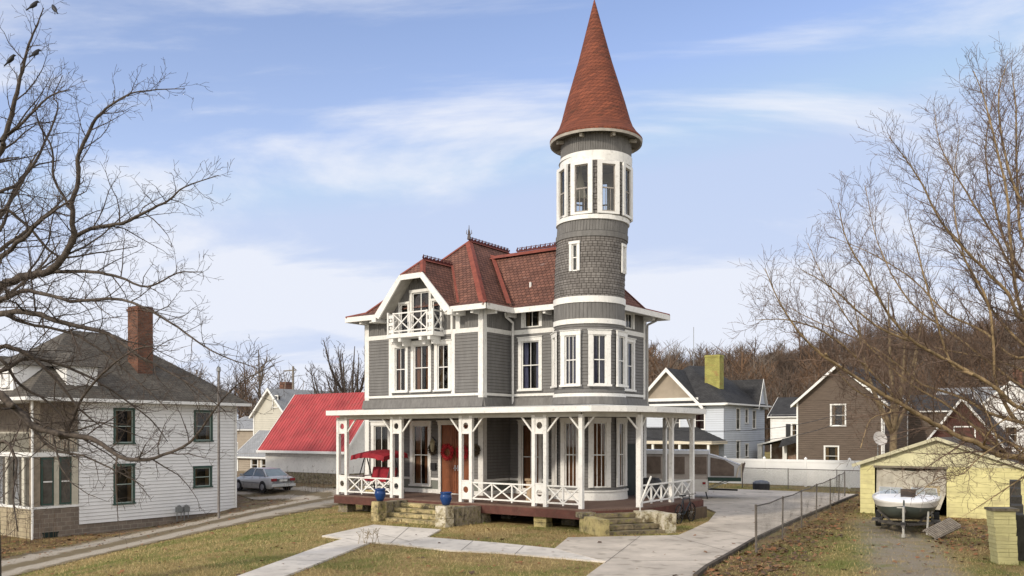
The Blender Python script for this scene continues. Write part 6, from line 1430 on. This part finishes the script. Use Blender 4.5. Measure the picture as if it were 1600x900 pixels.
def pxl(seq, Y0, Y1, base=None):
    n = len(seq); return ([base] if base is not None else [])+[at(u, v, Y0+(Y1-Y0)*i/max(1, n-1)) for i, (u, v) in enumerate(seq)]
# --- the big tree on the left, trunk just outside the frame
lt = thing('bare_maple_tree', 'large leafless dark-barked tree reaching in from the left edge over the white house', 'tree', (-10.6, 17.2, T(-10.6, 17.2)))
o_ = Vector(lt.location); g = Grower(7, up=.10, jag=.17, rmin=.005, dens=(.215, .125, .09), lmax=(2.1, .85, .38), lenf=(24, 18, 16))
def rel(P): return [p-o_ for p in P]
tk = [Vector((-10.6, 17.2, -1.2)), Vector((-10.55, 17.2, 1.2)), Vector((-10.7, 17.2, 3.6)), Vector((-10.75, 17.1, 6.2)), Vector((-10.6, 17.0, 9.2)), Vector((-10.3, 16.9, 12.5))]
tr_ = Tubes(); Q = catmull(tk, 5); tr_.add([q-o_ for q in Q], [.46-.34*i/(len(Q)-1) for i in range(len(Q))], 12)
L_ = lambda seq, rp, Y1, base, rbase: g.limb(rel(pxl(seq, 17.0, Y1, base)), [rbase*.85]+[x*.82*17/FPX for x in rp])
L_([(0, 448), (43, 430), (75, 425), (101, 399), (115, 370), (113, 329), (121, 283), (124, 243), (141, 202), (159, 176), (196, 150), (231, 141), (289, 139)], [8.5, 7.5, 7, 6, 5.2, 4.4, 3.8, 3.4, 3, 2.2, 1.6, 1.1, .7], 15.6, tk[3]+Vector((0, 0, -.6)), .16)
L_([(115, 370), (150, 355), (191, 349), (231, 329), (260, 315), (289, 292), (341, 274)], [4, 3.4, 3, 2.3, 1.8, 1.2, .7], 14.6, at(108, 385, 16.6), .055)
L_([(87, 425), (144, 425), (185, 433), (231, 448), (277, 427), (318, 425)], [3.4, 3, 2.5, 1.8, 1.3, .7], 15.5, at(70, 425, 16.8), .05)
L_([(-5, 245), (6, 220), (20, 167), (32, 121), (43, 75), (55, 46), (68, 12)], [6, 5, 4, 3, 2.2, 1.6, .8], 16.4, tk[4]+Vector((0, 0, -1.2)), .1)
L_([(8, 215), (38, 190), (75, 152), (110, 140)], [3, 2.4, 1.6, .8], 15.6, at(4, 225, 16.8), .045)
L_([(0, 400), (35, 372), (69, 341), (110, 312)], [4.5, 3.8, 2.6, 1.6], 15.8, tk[4]+Vector((0, 0, -2.6)), .08)
L_([(0, 300), (30, 285), (62, 240), (90, 170), (84, 150), (98, 118)], [3.4, 3, 2.4, 1.5, 1.2, .7], 18.6, tk[4]+Vector((0, 0, -1.6)), .07)
L_([(0, 616), (31, 645), (61, 670), (102, 680), (143, 685), (174, 706), (205, 719), (256, 711), (297, 691), (332, 645), (372, 600), (430, 570)], [8, 7.2, 6.2, 5.4, 4.6, 4, 3.3, 2.8, 2.2, 1.6, 1.1, .7], 14.5, tk[2]+Vector((0, 0, .3)), .16)
L_([(0, 491), (51, 489), (102, 506), (169, 522), (220, 558), (290, 596), (352, 642)], [6, 5, 4.2, 3.4, 2.5, 1.6, .8], 15.0, tk[3]+Vector((0, 0, -1.2)), .11)
L_([(0, 540), (40, 552), (85, 590), (125, 640), (160, 668)], [4.5, 4, 3, 2, 1], 17.5, tk[2]+Vector((0, 0, 1.2)), .09)
L_([(0, 580), (45, 560), (110, 575), (175, 610), (235, 655), (262, 690)], [4, 3.4, 2.8, 2.1, 1.4, .8], 18.6, tk[2]+Vector((0, 0, .8)), .09)
L_([(0, 470), (45, 455), (110, 470), (190, 468), (260, 500), (330, 548), (400, 575)], [4.5, 4, 3, 2.4, 1.8, 1.2, .7], 13.5, tk[3]+Vector((0, 0, -.9)), .09)
L_([(0, 690), (25, 720), (20, 770), (28, 830)], [3, 2.4, 1.7, 1], 16, tk[1]+Vector((0, 0, .6)), .06)
L_([(0, 360), (20, 300), (50, 262), (95, 250)], [3, 2.5, 1.8, .9], 18, tk[4]+Vector((0, 0, -2.2)), .06)
L_([(40, 505), (110, 520), (165, 552), (220, 600), (262, 640)], [3, 2.5, 2, 1.4, .8], 16.0, at(10, 492, 16.6), .05)
L_([(30, 645), (80, 700), (130, 712), (190, 740), (225, 760)], [3, 2.4, 1.8, 1.2, .7], 15.8, at(20, 632, 16.5), .05)
L_([(102, 680), (130, 620), (170, 575), (215, 545), (262, 540)], [3, 2.5, 1.9, 1.3, .7], 14.6, at(90, 678, 16.1), .045)
L_([(0, 560), (30, 600), (70, 625), (100, 660), (110, 720)], [3.4, 2.8, 2.2, 1.6, .8], 18.0, tk[2]+Vector((0, 0, 1.0)), .07)
L_([(113, 329), (85, 280), (82, 235), (60, 190), (52, 150)], [3, 2.4, 1.9, 1.3, .7], 16.6, at(113, 340, 16.4), .045)
L_([(0, 330), (40, 350), (90, 400), (150, 395), (215, 385)], [3.2, 2.8, 2.2, 1.5, .7], 17.8, tk[4]+Vector((0, 0, -2.6)), .06)
tr_.build('trunk', BARK, lt); g.big.build('branches', BARK, lt); tag(g.tw.build('twigs', TWIG, lt), kind='stuff'); cnt = [g.count]
# --- thinner pale tree behind it
l2 = thing('slender_bare_tree', 'slender leafless grey tree behind the big one at the left edge', 'tree', (-22.5, 31, T(-22.5, 31))); o_ = Vector(l2.location)
g = Grower(19, up=.16, jag=.14, rmin=.009, dens=(.34, .18, .13), lmax=(3.0, 1.4, .65), lenf=(26, 20, 16))
def Lb(seq, rp, Y, base=None, rb=.1): g.limb([p-o_ for p in ([base] if base is not None else [])+[at(u, v, Y+i*.25) for i, (u, v) in enumerate(seq)]], ([rb] if base is not None else [])+[x*Y/FPX for x in rp])
b0 = Vector((-22.5, 31, -1.6)); tr_ = Tubes(); Q = catmull([b0, Vector((-22.4, 31, 3)), Vector((-22.2, 31, 7.5)), Vector((-21.8, 31, 11))], 4); tr_.add([q-o_ for q in Q], [.3-.2*i/(len(Q)-1) for i in range(len(Q))], 8)
Lb([(-90, 460), (-30, 380), (20, 310), (45, 262), (60, 235)], [5, 4, 3, 1.7, .8], 30, Vector((-22.3, 31, 5.5)), .14)
Lb([(-60, 420), (0, 390), (55, 350), (90, 320), (112, 300)], [4, 3.4, 2.4, 1.5, .8], 30, Vector((-22.2, 31, 6.5)), .12)
Lb([(-60, 500), (0, 470), (60, 420), (95, 375)], [4, 3, 2, .8], 30, Vector((-22.3, 31, 5)), .12)
Lb([(-90, 300), (-40, 260), (0, 250), (30, 245)], [3, 2.4, 1.6, .8], 31, Vector((-22.0, 31, 9)), .1)
tr_.build('trunk', BARK, l2); g.big.build('branches', BARK, l2); tag(g.tw.build('twigs', mat('grey_green_twigs', (.13, .12, .10), .95, .2, 5), l2), kind='stuff'); cnt.append(g.count)
# --- birch sweeping in from the right
rt = thing('bare_birch_tree', 'spreading leafless birch with golden limbs and reddish twigs at the right edge', 'tree', (10.9, 16.5, 0)); o_ = Vector(rt.location)
g = Grower(31, up=.13, jag=.13, rmin=.0042, dens=(.15, .095, .07), lmax=(2.5, 1.1, .5), lenf=(26, 20, 16), spread=(25, 55))
tk = [Vector((10.9, 16.5, -.2)), Vector((10.85, 16.5, 2)), Vector((10.7, 16.5, 4.5)), Vector((10.5, 16.6, 8)), Vector((10.3, 16.7, 12)), Vector((10.2, 16.8, 15))]
tr_ = Tubes(); Q = catmull(tk, 5); tr_.add([q-o_ for q in Q], [.34-.26*i/(len(Q)-1) for i in range(len(Q))], 12)
def Lr(seq, rp, Y1, base, rb): g.limb(rel(pxl(seq, 16.0, Y1, base)), [rb*.7]+[x*.62*15.5/FPX for x in rp])
Lr([(1580, 713), (1521, 691), (1460, 662), (1419, 639), (1360, 603), (1301, 566), (1257, 529), (1221, 478), (1195, 419)], [7, 6.4, 6, 5.4, 4.6, 3.6, 2.6, 1.6, .8], 14.2, tk[1]+Vector((0, 0, .6)), .13)
Lr([(1600, 639), (1551, 603), (1485, 566), (1433, 537), (1389, 493), (1353, 427), (1323, 375), (1309, 317)], [5.4, 5, 4.4, 3.6, 3, 2.2, 1.5, .7], 14.6, tk[2]+Vector((0, 0, -.7)), .10)
Lr([(1600, 500), (1573, 456), (1521, 405), (1470, 346), (1441, 287), (1411, 243), (1389, 214)], [4.6, 4.2, 3.6, 2.8, 2, 1.4, .7], 15, tk[3]+Vector((0, 0, -2.4)), .09)
Lr([(1600, 492), (1580, 390), (1573, 302), (1551, 207), (1536, 148), (1521, 111)], [4.6, 4, 3.3, 2.4, 1.6, .8], 16, tk[3]+Vector((0, 0, -2.8)), .09)
Lr([(1558, 603), (1551, 529), (1543, 471), (1507, 405), (1477, 353)], [3.6, 3.4, 3, 2, .9], 15.6, at(1590, 660, 16.2), .06)
Lr([(1485, 566), (1455, 471), (1433, 390), (1419, 339)], [2.8, 2.3, 1.6, .8], 15.5, at(1520, 585, 15.4), .04)
Lr([(1600, 375), (1589, 280), (1587, 170), (1580, 104)], [3.6, 3, 2, .8], 17.2, tk[4]+Vector((0, 0, -3)), .07)
Lr([(1560, 650), (1500, 620), (1440, 600), (1390, 560), (1340, 530), (1270, 500), (1215, 470)], [4, 3.6, 3, 2.6, 2, 1.3, .7], 17.8, tk[2]+Vector((0, 0, -1.4)), .08)
Lr([(1590, 560), (1540, 520), (1480, 490), (1430, 440), (1370, 400), (1300, 370)], [4, 3.4, 2.6, 2, 1.4, .7], 18, tk[2]+Vector((0, 0, .4)), .08)
Lr([(1301, 566), (1330, 605), (1392, 640), (1360, 655), (1345, 700)], [2, 2, 1.7, 1.4, 1.1], 14.4, at(1290, 553, 14.6), .03)
Lr([(1570, 690), (1530, 715), (1505, 740), (1470, 745), (1430, 775)], [2, 1.8, 1.4, 1.1, .7], 13.6, at(1590, 700, 15.8), .035)
Lr([(1600, 440), (1560, 380), (1510, 300), (1470, 230), (1460, 170)], [3.4, 3, 2.3, 1.5, .7], 18.5, tk[3]+Vector((0, 0, -1.5)), .07)
for sq, Y1 in (([(1560, 700), (1490, 640), (1410, 590), (1340, 520), (1290, 440), (1262, 380)], 16.4), ([(1590, 600), (1500, 530), (1420, 470), (1372, 380), (1352, 290)], 17.2), ([(1600, 540), (1540, 470), (1500, 380), (1490, 290), (1500, 200)], 17.5), ([(1595, 420), (1555, 330), (1540, 230), (1555, 140)], 18.2), ([(1419, 639), (1350, 570), (1290, 520), (1230, 500), (1180, 500)], 14.6), ([(1433, 537), (1370, 510), (1300, 450), (1250, 420)], 15.2), ([(1600, 320), (1570, 240), (1560, 150), (1575, 95)], 16.5), ([(1600, 580), (1545, 560), (1470, 545), (1400, 520), (1330, 470)], 19)):
    Lr(sq, [3.6-2.9*i/(len(sq)-1) for i in range(len(sq))], Y1, at(sq[0][0]+55, sq[0][1]+30, 16.4), .05)
tr_.build('trunk', BARKG, rt); g.big.build('branches', BARKG, rt); tag(g.tw.build('twigs', TWIGR, rt), kind='stuff'); cnt.append(g.count)
# --- mid-distance bare trees: one crown with forked limbs each
def bare_tree(name, label, u, v0, Y, H_, spread, seed, bark, twig, rtr=.25, group=None, z=0, nl=11, dens=(.5, .3, .22)):
    p = at(u, v0, Y); t = thing(name, label, 'tree', (p.x, p.y, z), 0, group); r = random.Random(seed)
    g = Grower(seed, up=.16, jag=.12, rmin=.02*Y/70, dens=dens, lmax=(3.4, 1.6, .8), lenf=(24, 22, 18), spread=(22, 50))
    top_ = Vector((r.uniform(-.5, .5), 0, H_*.95)); trb = Tubes(); P = catmull([Vector((0, 0, -.5)), Vector((.1, 0, H_*.3)), Vector((-.1, .1, H_*.6)), top_], 4); trb.add(P, [rtr*(1-.9*i/(len(P)-1)) for i in range(len(P))], 7); trb.build('trunk', bark, t)
    for i in range(nl):
        a = i*2.4+r.uniform(-.3, .3); h0 = H_*r.uniform(.15, .5); e = Vector((math.cos(a)*spread*r.uniform(.6, 1), math.sin(a)*spread*r.uniform(.6, 1), H_*r.uniform(.7, 1.0)))
        b = Vector((0, 0, h0)); m_ = b.lerp(e, .45)+Vector((math.cos(a), math.sin(a), 0))*spread*.18; g.limb([b, m_, e], [rtr*.5, rtr*.3, .03])
    g.big.build('branches', bark, t); tag(g.tw.build('twigs', twig, t), kind='stuff'); cnt.append(g.count); return t
GT = mat('purple_grey_twigs', (.115, .09, .085), .95, .2, 1)
bare_tree('bare_tree', 'leafless grey tree rising behind the red roof beside the grey house wall', 552, 700, 74, 11.0, 3.6, 5, BARK, GT, .3)
bare_tree('bare_tree', 'smaller leafless grey tree behind the red roof, left one of the two', 522, 700, 82, 9.6, 3.0, 6, BARK, GT, .22)
bare_tree('bare_tree', 'straight tan-trunked leafless tree between the brown house and the red gable', 1394, 700, 60, 13.5, 2.6, 8, mat('tan_grey_bark', (.2, .15, .09), .9, .2, 5), TWIGR, .3, nl=6, dens=(1.3, .6, .5))
for i, (u, Y, H_, lab) in enumerate(((1420, 96, 13, 'leafless brown tree behind the long brown house, left of the red gable'), (1485, 118, 15, 'tall leafless brown tree behind the stone-coloured house'), (1575, 110, 15, 'leafless brown tree rising over the red brick house at right'), (1232, 122, 11, 'small leafless tree behind the little white house with shutters'), (1170, 118, 12, 'leafless tree rising behind the pale blue house roof'), (1040, 112, 11, 'leafless tree behind the cream pediment of the pale blue house'))):
    bare_tree('bare_tree', lab, u, 700, Y, H_, 4.2, 40+i, BARK, TWIGR, .25, nl=8, dens=(1.0, .5, .4))
print('twigs', cnt)
# --- wooded hillside, one mass of small bare trees
def woods():
    rs = np.random.RandomState(4); protos = []
    for k in range(5):
        V = []; F_ = []; hh = 13
        def blade(a, b, w):
            a, b = np.array(a), np.array(b); d = b-a; s_ = np.cross(d, rs.normal(size=3)); s_ = s_/(np.linalg.norm(s_)+1e-6)*w; i = len(V); V.extend([a-s_, a+s_, b+s_*.3, b-s_*.3]); F_.append((i, i+1, i+2, i+3))
        blade((0, 0, -1), (rs.normal()*.3, rs.normal()*.3, hh*.55), .3); blade((0, 0, hh*.4), (rs.normal()*.6, rs.normal()*.6, hh*.95), .2)
        for j in range(46):
            h0 = rs.uniform(.25, .8)*hh; a = rs.uniform(0, 6.28); l_ = rs.uniform(1.2, 3.4)*(1.15-h0/hh*.6); up = rs.uniform(.5, 1.6)*l_
            e = (math.cos(a)*l_, math.sin(a)*l_, h0+up); blade((0, 0, h0), e, .07)
            for q in range(3): f = rs.uniform(.3, 1); s0 = (e[0]*f, e[1]*f, h0+up*f); blade(s0, (s0[0]+rs.normal()*.8, s0[1]+rs.normal()*.8, s0[2]+rs.uniform(.2, 1.7)), .045)
        protos.append((np.array(V), np.array(F_)))
    VV = []; FF = []; CC_ = []; off = 0
    n = 0
    while n < 2300:
        u = rs.uniform(960, 1760) if rs.rand() < .8 else rs.uniform(-150, 560); y = 122+(345-122)*rs.rand()**.8; x = (u-800)/FPX*y; z = hill_z(x, y)
        if y < 150 and rs.rand() < .4: continue
        V, F_ = protos[rs.randint(5)]; a = rs.uniform(0, 6.28); s_ = rs.uniform(.5, 1.0)*(1.35 if rs.rand() < .2 else 1); c_, q_ = math.cos(a)*s_, math.sin(a)*s_
        W = np.stack([V[:, 0]*c_-V[:, 1]*q_+x, V[:, 0]*q_+V[:, 1]*c_+y, V[:, 2]*s_+z], 1); VV.append(W); FF.append(F_+off); off += len(V); CC_.append(np.full(len(F_), int(np.clip(1.5+1.4*math.sin(x*.045+y*.03)+rs.normal()*1.1, 0, 3)))); n += 1
    VV = np.concatenate(VV); FF = np.concatenate(FF); CC_ = np.concatenate(CC_)
    me = bpy.data.meshes.new('woods'); me.vertices.add(len(VV)); me.vertices.foreach_set('co', VV.ravel()); me.loops.add(FF.size); me.loops.foreach_set('vertex_index', FF.ravel()); me.polygons.add(len(FF)); me.polygons.foreach_set('loop_start', np.arange(0, FF.size, 4)); me.polygons.foreach_set('loop_total', np.full(len(FF), 4))
    for m in (mat('wood_dark', (.085, .062, .048), 1, .1), mat('wood_brown', (.14, .094, .066), 1, .1), mat('wood_grey', (.165, .135, .11), 1, .1), mat('wood_rust', (.165, .10, .06), 1, .1)): me.materials.append(m)
    me.polygons.foreach_set('material_index', CC_.astype(np.int32)); me.update(calc_edges=True); me.validate(); o = bpy.data.objects.new('woods', me); C.objects.link(o); tag(o, 'leafless brown woodland covering the hillside behind the town', 'woodland', kind='stuff')
woods()
# ================================================================ grass blades and fallen leaves
def blades(name, label, cat, n, region, mats_, size, kind, weight, seed, flat=False):
    rs = np.random.RandomState(seed); pts = []
    polyw = [DR+[e1, e0, G2(917, 899), G2(947, 877), G2(867, 856.4)], w1+[w1e, w2e]+w2, [G2(*p) for p in ((667, 838.7), (780, 847.6), (867, 856.4), (947, 877), (780, 862.7), (699, 859), (624, 850))]]
    gr = [G(*p) for p in uA]+[G(*p) for p in uB][::-1]
    def inside(X, Y, poly):
        c = np.zeros(len(X), bool); P = np.array(poly); j = len(P)-1
        for i in range(len(P)):
            xi, yi = P[i]; xj, yj = P[j]; k = ((yi > Y) != (yj > Y)) & (X < (xj-xi)*(Y-yi)/(yj-yi+1e-12)+xi); c ^= k; j = i
        return c
    x0, x1, y0, y1 = region; M_ = n*4; X = rs.uniform(x0, x1, M_); 
    # even on screen rather than on the ground: more close by
    Y = 1/(rs.uniform(1/y1, 1/y0, M_)); ok = (np.abs(X/Y) < .64)
    onp = np.zeros(len(X), bool)
    for P in polyw: onp |= inside(X, Y, P)
    ok &= (~onp) | (flat & (rs.rand(M_) < .2))
    A_ = (X-CX)*EX+(Y-CY)*EY; B_2 = (X-CX)*NX+(Y-CY)*NY
    ok &= ~((A_ > -5) & (A_ < 7.4) & (B_2 > -2.9) & (B_2 < 9)); ok &= ~((A_ > -6.5) & (A_ < 0) & (B_2 >= 0) & (B_2 < 9))
    ga_ = (X-13.6)*EX+(Y-34)*EY; gb2 = (X-13.6)*NX+(Y-34)*NY; ok &= ~((ga_ > 0) & (ga_ < 5.6) & (gb2 > 0))
    if not flat: ok &= ~inside(X, Y, gr)
    wv = np.array([weight(a, b) if o_k else 0 for a, b, o_k in zip(X, Y, ok)]); ok &= rs.rand(M_) < wv
    X = X[ok][:n]; Y = Y[ok][:n]; k = len(X); Z = np.array([T(a, b) for a, b in zip(X, Y)]); P = np.stack([X, Y, Z+.002+(np.where(sum(inside(X, Y, q) for q in polyw) > 0, zc, 0) if flat else 0)], 1)
    a = rs.uniform(0, 6.28, k); sc = size*rs.uniform(.6, 1.5, k)*(1+.7*np.clip(np.sin(X*2.3+1.3*np.sin(Y*1.7))*np.sin(Y*2.9+X), 0, 1))
    if flat:
        d = np.stack([np.cos(a), np.sin(a), rs.uniform(-.1, .5, k)], 1)*sc[:, None]; e_ = np.stack([-np.sin(a), np.cos(a), rs.uniform(-.3, .3, k)], 1)*sc[:, None]*.55; P[:, 2] += .012
        V = np.stack([P-e_*.6, P+d*.6-e_, P+d, P+d*.4+e_], 1).reshape(-1, 3)
    else:
        le = np.stack([np.cos(a)*.9, np.sin(a)*.9, rs.uniform(.35, 1.0, k)], 1)*sc[:, None]; w_ = np.stack([-np.sin(a), np.cos(a), np.zeros(k)], 1)*(.0035*Y/18)[:, None]
        V = np.stack([P-w_, P+w_, P+le*.6+w_*.7, P+le], 1).reshape(-1, 3)
    F_ = np.arange(k*4).reshape(-1, 4); me = bpy.data.meshes.new(name); me.vertices.add(k*4); me.vertices.foreach_set('co', V.ravel()); me.loops.add(k*4); me.loops.foreach_set('vertex_index', F_.ravel()); me.polygons.add(k); me.polygons.foreach_set('loop_start', np.arange(0, k*4, 4)); me.polygons.foreach_set('loop_total', np.full(k, 4))
    for m in mats_: me.materials.append(m)
    # colour by patch: noise-like value of position
    pv = np.sin(X*1.1+np.sin(Y*.9)*1.7)+np.sin(Y*1.3+X*.5+1)+.8*np.sin(X*3.1-Y*2.3)+rs.normal(size=k)*.9
    if len(mats_) == 4: idx = np.where(pv > .75, np.where(rs.rand(k) < .6, 2, 3), np.where(rs.rand(k) < .62, 0, 1))
    else: idx = rs.randint(len(mats_), size=k)
    me.polygons.foreach_set('material_index', idx.astype(np.int32)); me.update(calc_edges=True); o = bpy.data.objects.new(name, me); C.objects.link(o); tag(o, label, cat, kind='stuff')
def gw(x, y):
    r, g_, b = ground_mask(x, y); return max(0, 1-.8*r-.95*b)*(.95 if x < 6 else .8)
gm = [mat('straw_blade', (.50, .39, .18), .9, .1), mat('dry_blade', (.36, .26, .115), .9, .1), mat('green_blade', (.16, .19, .045), .9, .1), mat('olive_blade', (.26, .25, .085), .9, .1)]
blades('grass', 'short yellowed winter grass with green patches on the lawns', 'grass', 170000, (-22, 24, 12, 60), gm, .055, 'stuff', gw, 3)
def lw(x, y):
    r, g_, b = ground_mask(x, y); return min(1, .035+r)
lm_ = [mat('brown_leaf', (.21, .115, .06), .9, .1), mat('rust_leaf', (.26, .12, .055), .9, .1), mat('dark_leaf', (.10, .065, .045), .9, .1)]
blades('fallen_leaves', 'brown fallen leaves drifted along the fence and around the neighbouring lot', 'leaves', 26000, (-24, 24, 12, 60), lm_, .07, 'stuff', lw, 9, True)
# small dead flower stalks beside the walk, weeds by the barn
def stalks(name, label, u, v, n, h, seed, m, spread=.35):
    x, y = G(u, v); t = Tubes(); r = random.Random(seed)
    for i in range(n):
        p = Vector((r.uniform(-1, 1)*spread, r.uniform(-1, 1)*spread*.6, 0)); q = p+Vector((r.uniform(-.15, .15), r.uniform(-.1, .1), h*r.uniform(.6, 1.1))); t.add([p, p.lerp(q, .5)+Vector((r.uniform(-.04, .04), 0, 0)), q], [.009, .007, .004], 3)
        for j in range(3): a = p.lerp(q, r.uniform(.4, .95)); t.add([a, a+Vector((r.uniform(-.12, .12), r.uniform(-.1, .1), r.uniform(.02, .12)))], [.006, .008], 3)
    o = t.build(name, m); o.location = (x, y, T(x, y)); return tag(o, label, 'plant')
STK = mat('pale_dead_stalk', (.36, .29, .19), .9, .2)
stalks('dead_flower_stalks', 'clump of pale dead flower stalks at the inner corner of the white walk', 580, 851, 9, .45, 3, STK)
stalks('dead_weeds', 'thin dead weeds growing along the barn wall behind the car', 490, 768, 26, 1.4, 4, mat('brown_stalk', (.16, .11, .07), .9, .2), 2.2)
stalks('dead_weeds', 'scrubby dead stems at the near porch corner of the white house', 30, 850, 30, 1.5, 5, mat('brown_stalk', (.16, .11, .07)), 1.4)
stalks('tall_dead_stem', 'single pale dead stem standing beside the bicycle', 1082, 806, 1, 1.0, 6, STK, .05)
# birds in the left tree
def bird(u, v, Y, rz, lab):
    p = at(u, v, Y); t = thing('bird', lab, 'bird', p, rz, 'birds in the left tree'); m = MB(); m.tube([(-.13, 0, -.09), (-.07, 0, -.03), (-.03, 0, .01), (.02, 0, .06), (.04, 0, .1), (.06, 0, .115), (.1, 0, .11)], [.01, .016, .038, .042, .026, .024, .005], 8); m.build('body', BLACK, t, smooth=True); m = MB(); m.bar((-.02, 0, 0), (-.02, 0, -.07), .01); m.build('leg', BLACK, t)
bird(53, 11, 16.2, .5, 'black bird perched at the top of the left tree, leftmost'); bird(85, 17, 16.2, 2.5, 'black bird perched at the tip of an upper twig'); bird(56, 86, 16.3, 1, 'black bird lower on the upright branch'); bird(17, 96, 16.3, 0, 'black bird nearest the left frame edge')
